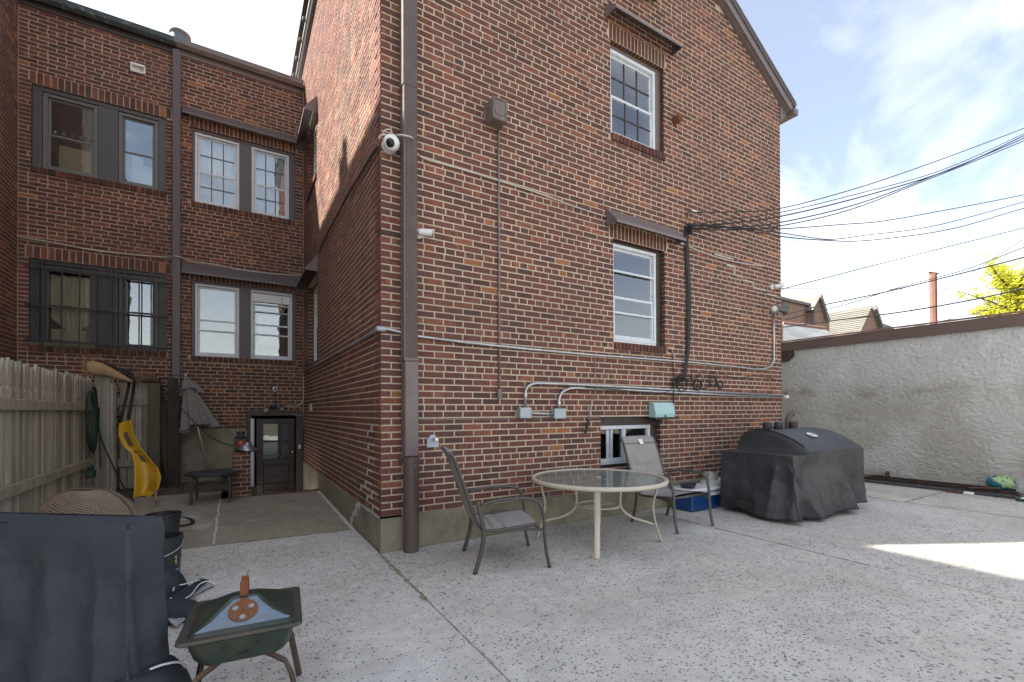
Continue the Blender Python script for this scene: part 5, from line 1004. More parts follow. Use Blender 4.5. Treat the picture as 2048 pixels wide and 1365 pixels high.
# brick pier, lantern, clamp lamp
pier = thing('brick_pier', 'short brick pier beside the steps to the basement door', 'pier', (-1.1, 3.75, 0)); rp = random.Random(17)
for k in range(11):
    z = .03+k*CO*.98; n = 1 if k % 2 else 2; wds = [.12, .13] if k % 2 else [.2, .05]; x = -1.235
    for wd in wds:
        c = brick_col(rp, .8); mb = MB(); mb.box((x, 3.62+rp.uniform(-.003, .003), z), (min(x+wd-.01, -.985), 3.86, z+CO-.012), .005); mb.build('brick', BRICK, pier, cols=list(c)*len(mb.v)); x += wd
mb = MB(); mb.box((-1.228, 3.632, -.05), (-.992, 3.85, .03+11*CO*.98-.012)); mb.build('mortar_core', MORTAR, pier)
zt = .03+11*CO*.98
lan = thing('lantern', 'old black railway lantern with a red lens standing on the brick pier', 'lantern', (-1.12, 3.74, zt)); LB_ = mat('black_enamel', (.018, .018, .02), rough=.4, var=.2)
mb = MB(); mb.box((-.085, -.07, 0), (.085, .07, .19), .012); mb.build('lantern_body', LB_, lan, local=True)
mb = MB(); mb.lathe([(.085, .19), (.09, .20), (.075, .215), (.05, .22), (.05, .27), (.058, .275), (.058, .29), (.0, .295)], 18); mb.build('chimney_cap', LB_, lan, local=True, sm_angle=40)
for k in range(8): mb = MB(); a = R(45*k); mb.box((.049*math.cos(a)-.006, .049*math.sin(a)-.006, .222), (.049*math.cos(a)+.006, .049*math.sin(a)+.006, .272)); mb.build('vent_fin', LB_, lan, local=True)
mb = MB(); Mx = Matrix.Translation((0, -.071, .10)) @ Matrix.Rotation(R(90), 4, 'X'); mb.lathe([(.062, 0), (.055, .012), (.03, .022), (0, .026)], 20, Mx); mb.build('red_lens', mat('red_glass', (.30, .035, .02), rough=.25), lan, local=True, smooth=True)
mb = MB(); mb.tube([(.075*math.cos(R(a)), 0, .29+.10*math.sin(R(a))) for a in range(0, 181, 15)], .004, 6); mb.build('bail_handle', LB_, lan, local=True, smooth=True)
lp = thing('clamp_lamp', 'dented silver dish lamp shade resting in front of the lantern', 'lamp', (-1.04, 3.66, zt)); mb = MB(); Mx = Matrix.Rotation(R(6), 4, 'Y'); mb.lathe([(.145, .0), (.15, .008), (.12, .05), (.075, .085), (.05, .10), (.048, .125), (0, .13)], 26, Mx); mb.build('shade', mat('dull_silver', (.36, .36, .37), rough=.35, metal=.8, var=.25, scale=6), lp, local=True, smooth=True); mb = MB(); mb.tube([Mx @ Vector((.148*math.cos(R(a)), .148*math.sin(R(a)), .004)) for a in range(0, 360, 12)], .006, 6, closed=True); mb.build('rim', LB_, lp, local=True, smooth=True)
# blue things and sticks on the ground behind the bucket
mb = MB(); p = gz(320, 1030, .08); mb.box((p.x-.09, p.y-.05, 0), (p.x+.03, p.y+.06, .09), .02); mb.tube([(p.x+.03, p.y, .05), (p.x+.10, p.y, .06)], .03, 10); tag(mb.build('blue_toy', mat('blue_plastic', (.01, .09, .38), rough=.35), smooth=False), 'bright blue plastic toy lying behind the buckets', 'toy')
mb = MB(); p = gz(327, 1027, .1); mb.tube([p, p+Vector((.07, .02, .01))], .02, 10); tag(mb.build('red_cap', mat('red_plastic', (.28, .02, .04), rough=.4)), 'small dark red plastic cap lying on the blue toy', 'cap')
for i, (u0, v0, u1, v1, lab) in enumerate(((310, 1000, 305, 1032, 'left one of two thin bare sticks behind the buckets'), (312, 1000, 330, 1028, 'right one of two thin bare sticks behind the buckets'))):
    pipe('stick', lab, 'stick', [fx(u0+i, v0-20, 3.95), fx(u0, v0, 3.85), gz(u1, v1, .03)], .012, mat('bare_wood', (.25, .19, .14), rough=.9), nm=6)
pipe('black_hose_hoop', 'black hoop of stiff hose lying behind the buckets', 'hoop', [gz(352+34*math.cos(R(a)), 1045+9*math.sin(R(a)), .03) for a in range(0, 366, 12)], .022, HB, nm=8)
# ================================================================== PATIO FURNITURE
CHF = mat('taupe_powdercoat', (.075, .066, .058), rough=.42, var=.1, scale=6)
SLING = mat('grey_sling_fabric', (.31, .29, .27), rough=.9, var=.12, scale=9, bump=.35, bscale=140, stretch=(4, 4, .4), tint=(.24, .22, .2), tamt=.5, tscale=5)
def chair(label, loc, rz, front_tag=False):
    """patio armchair, local frame: faces +y, x to its right"""
    t = thing('patio_chair', label, 'patio chair', loc, rz, 'padded sling chairs at the glass table'); hw = .325
    prof = [(.24, .375), (.10, .36), (-.08, .345), (-.20, .345), (-.265, .385), (-.31, .48), (-.36, .63), (-.42, .80), (-.465, .93), (-.505, 1.0), (-.53, 1.005)]
    P = smooth_path([(0, y, z) for y, z in prof], 4)
    for s in (-1, 1):
        x = s*hw
        mb = MB(); mb.tube(smooth_path([(x, -.255, .57), (x, -.12, .60), (x, .08, .61), (x, .21, .59), (x, .27, .53), (x, .295, .42), (x, .30, .30), (x, .315, .14), (x, .345, 0)], 4), .0185, 8, flat=.8); mb.build('arm_and_front_leg', CHF, t, local=True, smooth=True)
        mb = MB(); mb.tube(smooth_path([(x, -.285, .60), (x, -.265, .50), (x, -.235, .36), (x, -.25, .2), (x, -.31, 0)], 4), .0195, 8, flat=.8); mb.build('back_leg', CHF, t, local=True, smooth=True)
        mb = MB(); mb.tube([p+Vector((s*(hw-.03), 0, 0)) for p in P], .015, 8); mb.build('side_rail', CHF, t, local=True, smooth=True)
        mb = MB(); mb.tube([(s*(hw-.03), .02, .35), (x, .29, .33)], .012, 6); mb.build('bracket', CHF, t, local=True)
    for y, z in ((-.24, .36), (.235, .36)): mb = MB(); mb.tube([(-hw, y, z), (hw, y, z)], .014, 8); mb.build('cross_rail', CHF, t, local=True, smooth=True)
    tot = len(P)-1; seams = (.18, .36, .62, .80)
    def pad(side):
        def fn(u, v):
            i = min(int(v*tot), tot-1); f = v*tot-i; c = P[i].lerp(P[i+1], f); d = (P[i+1]-P[i]).normalized(); n_ = Vector((0, -d.z, d.y)); n_ = n_ if n_.z > 0 or n_.y > 0 else -n_
            e = min(1, min(abs(v-s_) for s_ in seams)/.022); q = .022*(1-(2*u-1)**4)*(.12+.88*e)
            return Vector(((u-.5)*2*(hw-.032), c.y, c.z)) + n_*(q*side + .002*side)
        return fn
    mb = MB(); mb.grid(pad(1), 10, 110); mb.grid(pad(-1), 10, 110); mb.build('sling_pad', SLING, t, local=True, smooth=True, fix=False)
    for s_ in seams:
        i = int(s_*tot); mb = MB(); mb.tube([Vector((x_*(hw-.04), P[i].y, P[i].z))+Vector((0, .004, .006)) for x_ in (-1, -.5, 0, .5, 1)], .005, 5); mb.build('seam', mat('seam_thread', (.10, .095, .09), rough=.9), t, local=True)
    if front_tag:
        mb = MB(); mb.prism([(-.03, -.465, .985), (.03, -.468, .985), (.035, -.430, .925), (-.025, -.427, .925)], (0, .004, .004)); mb.build('tag_label', WHITEP, t, local=True); return t
    mb = MB(); mb.box((-.03, -.535, .985), (.035, -.532, 1.0)); mb.prism([(-.01, -.54, .99), (.04, -.54, .985), (.045, -.56, .93), (-.005, -.56, .935)], (0, .002, 0)); mb.build('tag_label', WHITEP, t, local=True)
    return t
chair('grey padded sling chair at left of the glass table, seen from its side', (.90, -.76, 0), R(-90-17))
chair('grey padded sling chair behind the glass table, facing the camera, white tag on its back', (3.27, -.68, 0), R(180+2), True)
# round glass table
tt = thing('glass_table', 'round glass patio table with cream metal frame', 'table', (2.06, -.76, 0), R(0)); CREAM = mat('cream_metal', (.56, .50, .40), rough=.42, var=.06, scale=8, tint=(.42, .37, .29), tamt=.4, tscale=8)
ZT, RT = .655, .70
mb = MB(); mb.tube([((RT-.02)*math.cos(R(a)), (RT-.02)*math.sin(R(a)), ZT-.012) for a in range(0, 360, 6)], .023, 8, closed=True); mb.build('rim', CREAM, tt, local=True, smooth=True)
TG = bpy.data.materials.new('patterned_table_glass'); TG.use_nodes = True; b = TG.node_tree.nodes['Principled BSDF']; b.inputs['Base Color'].default_value = (.26, .30, .26, 1); b.inputs['Roughness'].default_value = .10; b.inputs['Specular IOR Level'].default_value = .6; b.inputs['Alpha'].default_value = .62
nn_ = TG.node_tree.nodes; n3 = nn_.new('ShaderNodeTexNoise'); n3.inputs['Scale'].default_value = 60; bp = nn_.new('ShaderNodeBump'); bp.inputs['Strength'].default_value = .12; bp.inputs['Distance'].default_value = .003; gg = nn_.new('ShaderNodeNewGeometry'); TG.node_tree.links.new(gg.outputs['Position'], n3.inputs[0]); TG.node_tree.links.new(n3.outputs[0], bp.inputs['Height']); TG.node_tree.links.new(bp.outputs[0], b.inputs['Normal'])
mb = MB(); mb.lathe([(0, ZT-.006), (RT-.03, ZT-.006), (RT-.03, ZT), (0, ZT)], 60); mb.build('glass_top', TG, tt, local=True)
mb = MB(); mb.lathe([(.0, ZT), (.03, ZT), (.032, ZT+.005), (.022, ZT+.006), (0, ZT+.003)], 18); mb.build('umbrella_hole_plug', CREAM, tt, local=True, smooth=True)
for k, a0 in enumerate((-133, 140, -37, 48)):
    a = R(a0); d = Vector((math.cos(a), math.sin(a), 0)); sd = Vector((-math.sin(a), math.cos(a), 0)); Z = Vector((0, 0, 1))
    P = smooth_path([d*.60+Z*(ZT-.03), d*.59+Z*.52, d*.56+Z*.40, d*.565+Z*.28, d*.60+Z*.13, d*.64], 4)
    mb = MB(); mb.tube(P, .011, 8, flat=2.6, up=tuple(sd)); leg = mb.build('leg', CREAM, tt, local=True, smooth=True)
    Q = smooth_path([d*.595+Z*.17, d*.50+Z*.20, d*.36+Z*.24, d*.26+Z*.31, d*.225+Z*.39, d*.235+Z*.52, d*.27+Z*(ZT-.02)], 5); mb = MB(); mb.tube(Q, .012, 8); mb.build('curved_strut', CREAM, tt, local=True, smooth=True)
for z in (.43, .47): pass
mb = MB(); mb.tube([(.215*math.cos(R(a)), .215*math.sin(R(a)), .37) for a in range(0, 360, 10)], .022, 8, closed=True, flat=.45); mb.build('centre_ring', CREAM, tt, local=True, smooth=True)
mb = MB(); mb.bar((-.21, .02, .37), (.21, -.02, .37), .03, .006); mb.build('ring_bar', CREAM, tt, local=True)
# ================================================================== COVERED GRILL BY THE WALL
CLOTH = mat('black_cover_cloth', (.034, .037, .041), rough=.5, var=.2, scale=3, bump=.25, bscale=45, tint=(.06, .062, .064), tamt=.6, tscale=2.2, spec=.45)
gc = thing('covered_grill', 'large grill under a fitted black cover with a white oval badge', 'grill', (5.3, -1.05, 0))
GX0, GX1, GY0, GY1 = 4.40, 6.22, -1.50, -.58
def gtop(x, y):
    t = (y-GY0)/(GY1-GY0); zl = .815-.015*abs(t-.5)
    yc = -.86; ry = .33; k = max(0, 1-((y-yc)/ry)**2)**.5 if y > yc else 1-max(0, (yc-y)/.62)**2.0*.80
    zb = .80+.30*max(0, k); zb -= .03*math.sin((x-4.6)*2.2)*max(0, k)*.5
    f = min(1, max(0, (x-4.74)/.09)); f = f*f*(3-2*f)
    z = zl*(1-f)+max(zl, zb)*f
    if x > 6.1: z -= (x-6.1)**2*1.5
    return z+.006*noise.noise((x*4, y*5, 3))
def per(u):   # rounded-rectangle outline, u 0..1, starting at back left going counter-clockwise (left side, front, right, back)
    Lx, Ly = GX1-GX0, GY1-GY0; tot = 2*(Lx+Ly); s = u*tot; ins = .0
    if s < Ly: p, n_ = Vector((GX0, GY1-s, 0)), Vector((-1, 0, 0))
    elif s < Ly+Lx: p, n_ = Vector((GX0+s-Ly, GY0, 0)), Vector((0, -1, 0))
    elif s < 2*Ly+Lx: p, n_ = Vector((GX1, GY0+s-Ly-Lx, 0)), Vector((1, 0, 0))
    else: p, n_ = Vector((GX1-(s-2*Ly-Lx), GY1, 0)), Vector((0, 1, 0))
    return p, n_
def topfn_(u, v):
    x, y = GX0+(GX1-GX0)*u, GY0+(GY1-GY0)*v
    for cx, cy in ((GX0, GY0), (GX0, GY1), (GX1, GY0), (GX1, GY1)): pass
    return (x, y, gtop(x, y))
mb = MB(); mb.grid(topfn_, 110, 44)
NU, NV = 340, 40
def folds(u, v):
    return .7*math.sin(u*6.283*9+2*math.sin(u*25))+.25*math.sin(u*6.283*23+1.3)+1.7*noise.noise((u*16, v*.7, 2))
def skirt(u, v):
    p, n_ = per(u % 1.0); zt_ = gtop(p.x, p.y)
    hem = .055+.012*math.sin(u*40)
    if p.x > 5.2: hem += .08*(p.x-5.2)*(.6 if n_.y < 0 else 1)
    z = zt_+(hem-zt_)*v; a = .11*v**1.1*folds(u, v)*.6; fl = .05*v if n_.x >= 0 else .0
    cen = Vector(((GX0+GX1)/2, (GY0+GY1)/2, 0)); q = p+n_*(fl+a*.6)
    # pinched swag under the left shelf corner, tension creases running from the pinch
    s2 = math.exp(-((p.x-4.84)/.24)**2) if n_.y < 0 else 0
    q += n_*(-.10*s2*math.sin(min(1, v*1.6)*math.pi)*.8)
    q.x += .03*v*math.sin(u*50)*0.4
    s3 = math.exp(-((p.x-5.25-.5*v)/.16)**2) if n_.y < 0 else 0; q += n_*(.07*s3*v)
    xp = 4.84; dx_ = (p.x-GX0+.14) if n_.y < 0 else (-(p.y+1.34) if n_.x < 0 else 1.2); dz_ = .84-z; th_ = math.atan2(dx_, max(.03, dz_)); rr_ = math.hypot(dx_, dz_)
    if n_.y < 0 or n_.x < 0: q += n_*(.085*min(1, rr_/.4)*(.55-abs(math.sin(th_*3.4+.5+.8*noise.noise((th_*2, 3, 3))))**.75)*math.exp(-rr_*.55)*min(1, v*3))
    w_ = .022*noise.noise((q.x*4.5+z*3, q.y*4.5-z*3, z*4))*min(1, 4*v)+.006*noise.noise((q.x*22, q.y*22, z*16)); q += n_*w_
    return (q.x, q.y, z)
mb.grid(skirt, NU, NV, wrap=True); cov = mb.build('cover', CLOTH, gc, smooth=True, fix=False)
mb = MB()
for k in range(41):
    pass
arc = [(4.82, y, gtop(4.85, y)+.008) for y in [GY1-.03-(GY1-GY0-.1)*i/30 for i in range(31)]]; mb.tube(arc, .006, 6); mb.build('piping', mat('black_piping', (.008, .008, .009), rough=.5), gc, smooth=True)
seam = MATS['black_piping']
def seam_at(u0):
    mb = MB(); mb.tube([Vector(skirt(u0, i/30))+per(u0)[1]*.004 for i in range(31)], .0045, 5); mb.build('seam', seam, gc, smooth=True)
Lx_, Ly_ = GX1-GX0, GY1-GY0; T_ = 2*(Lx_+Ly_)
for xx in (.0,): seam_at((Ly_+xx)/T_)
mb = MB(); mb.tube([Vector(skirt(i/300, 1.0))+per(i/300 % 1.0)[1]*.003 for i in range(300)], .007, 5, closed=True); mb.build('hem', seam, gc, smooth=True)
for i, (u, y) in enumerate(((1535, -.52), (1557, -.52), (1586, -.52))):
    p = fx(u, 858, y); mb = MB(); mb.lathe([(.062, .98), (.066, 1.12), (.063, 1.165), (.055, 1.175), (0, 1.172)], 16, Matrix.Translation((p.x, p.y, 0))); mb.build('stack_cap', CLOTH, gc, smooth=True)
bc = Vector((5.44, -1.22, 0)); bc.z = gtop(bc.x, bc.y)+.016; dzdy = (gtop(bc.x, bc.y+.05)-gtop(bc.x, bc.y-.05))/.1
ex, ey = Vector((1, 0, 0)), Vector((0, 1, dzdy)).normalized(); mb = MB(); mb.add([bc+ex*(.095*math.cos(R(a)))+ey*(.062*math.sin(R(a))) for a in range(0, 360, 10)], [tuple(range(36))]); bd = mb.build('badge', WHITEP, gc, fix=False)
en = ex.cross(ey)
mb = MB()
for i, (x, h) in enumerate(((-.05, .02), (-.032, .028), (-.012, .022), (.006, .03), (.026, .024), (.045, .02))): mb.prism([bc+en*.002+ex*(x-.005)+ey*(-h/2), bc+en*.002+ex*(x+.004)+ey*(-h/2), bc+en*.002+ex*(x+.006)+ey*(h/2), bc+en*.002+ex*(x-.003)+ey*(h/2)], en*.0015)
mb.build('badge_lettering', mat('grey_print', (.30, .31, .32), rough=.6), gc)
for x, y in ((4.75, -1.28), (6.15, -1.25), (4.75, -.7), (6.15, -.7)):
    mb = MB(); mb.tube([(x-.025, y, .05), (x+.025, y, .05)], .05, 14); mb.build('caster', HB, gc, smooth=False, sm_angle=40)
mb = MB(); mb.box((4.4, -1.3, .10), (6.2, -.65, .2)); mb.build('grill_base', BLACKI, gc)
# cooler, pan, tank and box behind the chair
ck = thing('cooler', 'blue ice chest with a white lid standing against the wall', 'cooler', (4.28, -.27, 0), R(2)); BLUE = mat('cooler_blue', (.008, .055, .19), rough=.4, var=.1, scale=6, tint=(.09, .10, .12), tamt=.4, tscale=9, tlo=.58, thi=.7)
mb = MB(); mb.box((-.31, -.17, .005), (.31, .17, .235), .02); mb.build('chest', BLUE, ck, local=True); mb = MB(); mb.box((-.325, -.185, .236), (.325, .185, .30), .025); mb.build('lid', WHITEP, ck, local=True); mb = MB(); mb.box((.02, -.191, .19), (.30, -.1705, .232), .005); mb.build('handle_band', WHITEP, ck, local=True)
pan = thing('pan', 'small dark round pan sitting on the white cooler lid', 'pan', (4.08, -.30, .302)); mb = MB(); mb.lathe([(.075, .0), (.085, .004), (.105, .05), (.112, .053), (.112, .058), (.10, .055), (.085, .02), (0, .018)], 24); mb.build('pan_body', mat('dark_pan', (.06, .062, .07), rough=.4, metal=.5), pan, local=True, smooth=True)
tk = thing('propane_tank', 'white propane tank standing between the cooler and the covered grill', 'propane tank', (4.68, -.22, 0)); TW = mat('tank_white', (.50, .51, .45), rough=.4, var=.1, scale=6, tint=(.36, .33, .22), tamt=.6, tscale=6)
mb = MB(); mb.lathe([(.11, 0), (.11, .03), (.145, .06), (.155, .10), (.155, .20), (.157, .205), (.155, .21), (.155, .29), (.14, .335), (.09, .362), (.04, .37), (0, .37)], 32); mb.build('tank_body', TW, tk, local=True, sm_angle=50)
mb = MB()
for a0, a1, z0, z1 in ((20, 160, .35, .46), (200, 340, .35, .46)):
    n_ = 12; ang = [R(a0+(a1-a0)*i/n_) for i in range(n_+1)]; mb.add([(.10*math.cos(a), .10*math.sin(a), z) for z in (z0, z1) for a in ang]+[(.094*math.cos(a), .094*math.sin(a), z) for z in (z0, z1) for a in ang], [(i, i+1, n_+2+i, n_+1+i) for i in range(n_)]+[(2*n_+2+i, 2*n_+3+i, 3*n_+4+i, 3*n_+3+i) for i in range(n_)]+[(n_+1+i, n_+2+i, 3*n_+4+i, 3*n_+3+i) for i in range(n_)])
mb.build('collar', TW, tk, local=True, fix=False); mb = MB(); mb.tube([(0, 0, .36), (0, 0, .42)], .022, 10); mb.tube([(0, 0, .40), (0, -.06, .40)], .014, 8); mb.tube([(0, 0, .42), (0, 0, .44)], .035, 12); mb.build('valve', mat('dark_valve', (.03, .03, .028), rough=.4, metal=.5), tk, local=True, sm_angle=40)
bx_ = thing('plastic_sack', 'white and blue printed sack half hidden between tank and covered grill', 'sack', (4.98, -.25, 0)); mb = MB(); mb.box((4.87, -.36, .06), (5.12, -.14, .36), .05); mb.build('sack_body', WHITEP, bx_); mb = MB(); mb.box((4.868, -.3625, .12), (5.0, -.34, .2), .004); mb.build('blue_print', BLUE, bx_); mb = MB(); mb.box((4.868, -.3625, .28), (4.93, -.34, .32), .004); mb.build('red_print', mat('red_plastic', (.28, .02, .04)), bx_)
# ================================================================== FOREGROUND: COVERED STACK, BAGS, BUCKETS, WICKER, GREEN GRILL
CL2 = mat('slate_cover_cloth', (.040, .047, .058), rough=.66, var=.14, scale=3, bump=.4, bscale=55, stretch=(1, 1, 2.5), tint=(.026, .030, .036), tamt=.6, tscale=3, spec=.4)
cs = thing('covered_furniture', 'dark slate cloth cover draped over boxy furniture in the near left corner', 'covered furniture', (-1.9, -2.2, 0))
Pc = [gz(330, 1031, .92), gz(266, 1046, .92)]; ev = Vector((-.795, .607, 0)); dv = (Pc[1]-Pc[0]); dv.z = 0; dv = Vector((-.607, -.795, 0)); c0 = Vector((Pc[0].x, Pc[0].y, 0)); Lw, Ld = .95, .17
def csk(u, v):
    s = u*(2*Lw+2*Ld)
    if s < Ld: p, n_ = c0+dv*s, -ev; k = s/Ld
    elif s < Ld+Lw: p, n_ = c0+dv*Ld+ev*(s-Ld), dv; k = (s-Ld)/Lw
    elif s < 2*Ld+Lw: p, n_ = c0+ev*Lw+dv*(2*Ld+Lw-s), ev; k = 0
    else: p, n_ = c0+ev*(2*Ld+2*Lw-s), -dv; k = 0
    z = .92*(1-v)+.02*v; z -= .008*math.sin(k*3.14)*(1-v)
    q = p+n_*(.02*v+.055*v**1.1*(math.sin(u*6.283*9+.8)+.7*noise.noise((u*14, v*.7, 8)))*.6)
    drag = .0; q -= n_*drag
    q += n_*(.03*v**.8*(.5-abs(math.sin(u*6.283*5.3+1.0+1.1*v+1.5*noise.noise((u*6, v*1.3, 2))))**.7))
    q += n_*min(1, v*5)*(.024*noise.noise((q.x*5+z*2, q.y*5, z*2.2))+.010*noise.noise((q.x*12, q.y*12+z*9, z*7))+.003*noise.noise((q.x*26, q.y*26, z*20)))
    if v < .06: q -= n_*.012*(1-v/.06)**2
    return (q.x, q.y, z)
mb = MB(); mb.grid(csk, 260, 80, wrap=True)
mb.grid(lambda u, v: tuple(c0+dv*(.012+(Ld-.024)*v)+ev*(.012+(Lw-.024)*u)+Vector((0, 0, .92+(.008*math.sin(v*3.14)+.006*noise.noise((u*9, v*4, 0)))*math.sin(u*3.14)-.008*math.sin(u*3.14)*abs(2*v-1)-.008*math.sin(v*3.14)*abs(2*u-1)**8))), 60, 12)
mb.build('cover', CL2, cs, smooth=True, fix=False)
mb = MB(); mb.prism([c0+dv*.03+ev*.06+Vector((0, 0, .0)), c0+dv*(Ld-.03)+ev*.06, c0+dv*(Ld-.03)+ev*(Lw-.06), c0+dv*.03+ev*(Lw-.06)], (0, 0, .88)); mb.build('furniture_core', BLACKI, cs)
NAVY = mat('navy_cover_fabric', (.018, .021, .03), rough=.7, var=.15, scale=5, bump=.3, bscale=50); SILV = mat('silver_lining', (.38, .39, .40), rough=.45, metal=.3, var=.2, scale=14, bump=.5, bscale=18); PIPE = mat('white_piping', (.6, .61, .64), rough=.6)
def lump(name, par, cx, cy, rx, ry, h, m, rz=0., fl=.0, seed=0):
    mb = MB()
    def fn(u, v):
        a = u*6.283; r = v; zz = h*(max(0, 1-r**3.2))**.7; k = 1+.16*noise.noise((math.cos(a)*1.6, math.sin(a)*1.6, seed+v)); x, y = rx*r*k*math.cos(a), ry*r*k*math.sin(a)
        zz = max(0.004, zz+.03*noise.noise((x*9, y*9, seed))*(1-r)+.014*noise.noise((x*26, y*26, seed))*(1-r*.5)); c, s = math.cos(rz), math.sin(rz); return (cx+x*c-y*s, cy+x*s+y*c, zz)
    mb.grid(fn, 52, 20, wrap=True); return mb.build(name, m, par, smooth=True, fix=False)
b1 = thing('cushion_cover', 'heap of navy fabric covers with white piping and silver lining by the green grill', 'covers', tuple(gz(345, 1215, 0)))
q = gz(318, 1195, .0); lump('fabric_roll', b1, q.x, q.y, .17, .14, .20, NAVY, .4, seed=3); q = gz(325, 1240, .0); lump('fabric_fold', b1, q.x, q.y, .26, .12, .13, NAVY, -.35, seed=6)
def sheet(name, par, quad, z0, z1, m, amp=.012, seed=0, nu=24, nv=14):
    A, B, C, D = [gz(u, v, z) for (u, v, z) in quad]
    def fn(u, v): p = A.lerp(B, u).lerp(D.lerp(C, u), v); p.z += amp*noise.noise((p.x*9, p.y*9, seed))+.5*amp*noise.noise((p.x*24, p.y*24, seed))+amp*.8; return p
    mb = MB(); mb.grid(fn, nu, nv); o = mb.build(name, m, par, smooth=True, fix=False); o.modifiers.new('thick', 'SOLIDIFY').thickness = .01; return o
sheet('navy_flap', b1, ((335, 1202, .05), (362, 1212, .04), (418, 1161, .05), (398, 1160, .05)), 0, 0, NAVY, seed=1); sheet('silver_flap', b1, ((356, 1206, .02), (372, 1200, .012), (432, 1171, .012), (414, 1162, .045)), 0, 0, SILV, seed=2); sheet('silver_flap', b1, ((322, 1232, .05), (352, 1258, .01), (372, 1243, .01), (362, 1228, .04)), 0, 0, SILV, .02, seed=5)
for P in ([(350, 1206, .06), (380, 1192, .07), (398, 1170, .075), (416, 1163, .07), (432, 1171, .03)], [(346, 1182, .07), (351, 1173, .08), (372, 1168, .08), (400, 1160, .07)], [(340, 1196, .07), (350, 1206, .06)]):
    mb = MB(); mb.tube(smooth_path([gz(*p) for p in P], 6), .0045, 6); mb.build('piping', PIPE, b1, smooth=True)
b2 = thing('cushion_cover', 'navy fabric cover with a white piped edge below the slate drape', 'cover', tuple(gz(335, 1345, 0)))
A = [gz(290, 1330, .30), gz(335, 1303, .30), gz(367, 1327, .30), gz(300, 1362, .30)]; cc_ = sum(A, Vector())/4; lump('fabric_box', b2, cc_.x-.06, cc_.y-.02, .20, .17, .34, NAVY, .2, seed=11)
mb = MB(); mb.tube(smooth_path([gz(300, 1339, .33), gz(325, 1330, .335), gz(350, 1325, .325), gz(364, 1327, .30), gz(369, 1340, .25), gz(370, 1366, .2)], 6), .005, 6); mb.build('piping', PIPE, b2, smooth=True)
# buckets
BKM = mat('black_bucket', (.032, .033, .037), rough=.4, var=.12, scale=6); p = gz(322, 1166, 0)
bk = thing('bucket', 'black plastic bucket with yellow marks beside the slate drape', 'bucket', (p.x-.01, p.y, 0)); mb = MB(); mb.lathe([(.128, 0), (.13, .01), (.147, .30), (.153, .302), (.153, .312), (.149, .314), (.150, .333), (.157, .335), (.157, .345), (.152, .347), (.153, .362), (.158, .364), (.158, .37), (.146, .37), (.142, .2), (.122, .02), (0, .02)], 34); mb.build('bucket_body', BKM, bk, local=True, sm_angle=35)
mb = MB(); th0 = math.atan2(CAM.y-p.y, CAM.x-p.x)
for k, z in enumerate((.20, .165)):
    for a, b in (((.0, .02), (.1, .03)), ((.1, .03), (.06, .0)), ((.06, .0), (.12, -.008))):
        q0, q1 = [Vector((.1455*math.cos(th0+.72+s[0]), .1455*math.sin(th0+.72+s[0]), z+s[1]*.7)) for s in (a, b)]; mb.bar(q0, q1, .006, .004)
mb.build('yellow_marks', mat('yellow_print', (.55, .55, .08), rough=.6), bk, local=True); mb = MB(); q0 = Vector((.142*math.cos(th0+.66), .142*math.sin(th0+.66), .10)); mb.bar(q0, q0+Vector((.03, .01, .02)), .018, .003); mb.build('sticker', mat('cyan_sticker', (.25, .5, .55), rough=.5), bk, local=True)
mb = MB(); mb.tube(smooth_path([(.157*math.cos(th0+1.4), .157*math.sin(th0+1.4), .33), (.165*math.cos(th0+.9), .165*math.sin(th0+.9), .285), (.165*math.cos(th0+.2), .165*math.sin(th0+.2), .245), (.16*math.cos(th0-.6), .16*math.sin(th0-.6), .24), (.157*math.cos(th0-1.4), .157*math.sin(th0-1.4), .33)], 5), .004, 6); mb.build('bail_handle', GALV, bk, local=True, smooth=True)
p2 = gz(326, 1088, .0); bk2 = thing('bucket', 'second black bucket, standing farther back beside the black hoop', 'bucket', (p2.x, p2.y, 0)); mb = MB(); mb.lathe([(.128, 0), (.13, .01), (.147, .25), (.153, .252), (.153, .262), (.149, .264), (.152, .30), (.158, .302), (.158, .31), (.146, .31), (.142, .2), (.122, .02), (0, .02)], 34); mb.build('bucket_body', BKM, bk2, local=True, sm_angle=35)
mb = MB(); mb.tube([(.158*math.cos(a), .158*math.sin(a), .30) for a in [R(12*i) for i in range(30)]], .006, 6, closed=True); mb.build('bucket_rim', BKM, bk2, local=True, smooth=True)
# wicker chair back
wk = thing('wicker_chair', 'brown woven wicker chair with a rounded back behind the slate drape', 'wicker chair', (-2.1, -.15, 0), R(-20)); WIC = mat('brown_wicker', (.20, .145, .105), rough=.6, var=.25, scale=30); WICD = mat('dark_wicker_gap', (.10, .075, .058), rough=.8)
def wb(u, v, off=0.):
    a = u*6.283; el = v*1.571; r = max(0., math.cos(el))**.75; return Vector(((.33+off)*r*math.cos(a), .02+(.24+off)*r*math.sin(a), .34+(.47+off)*max(0., math.sin(el))**.9))
mb = MB(); mb.grid(lambda u, v: wb(u, v*.97), 48, 20, wrap=True); mb.build('back_shell', WICD, wk, local=True, smooth=True, fix=False)
mb = MB(); nr = 52
for j in range(nr):
    P = [wb((i % 120)/120, (.01+.93*j/nr), .004*(1 if (i//2+j) % 2 else -1)) for i in range(120)]; mb.tube(P, .0072, 4, closed=True)
wv = mb.build('woven_cane', WIC, wk, local=True, smooth=True); wv['kind'] = 'stuff'
mb = MB(); mb.tube([wb(.5+.02*math.sin(i/30*3.14), i/30*.97, .012) for i in range(31)]+[wb(.0, 1-i/30*.97, .012) for i in range(31)], .007, 6); mb.build('rim_cane', WICD, wk, local=True, smooth=True)
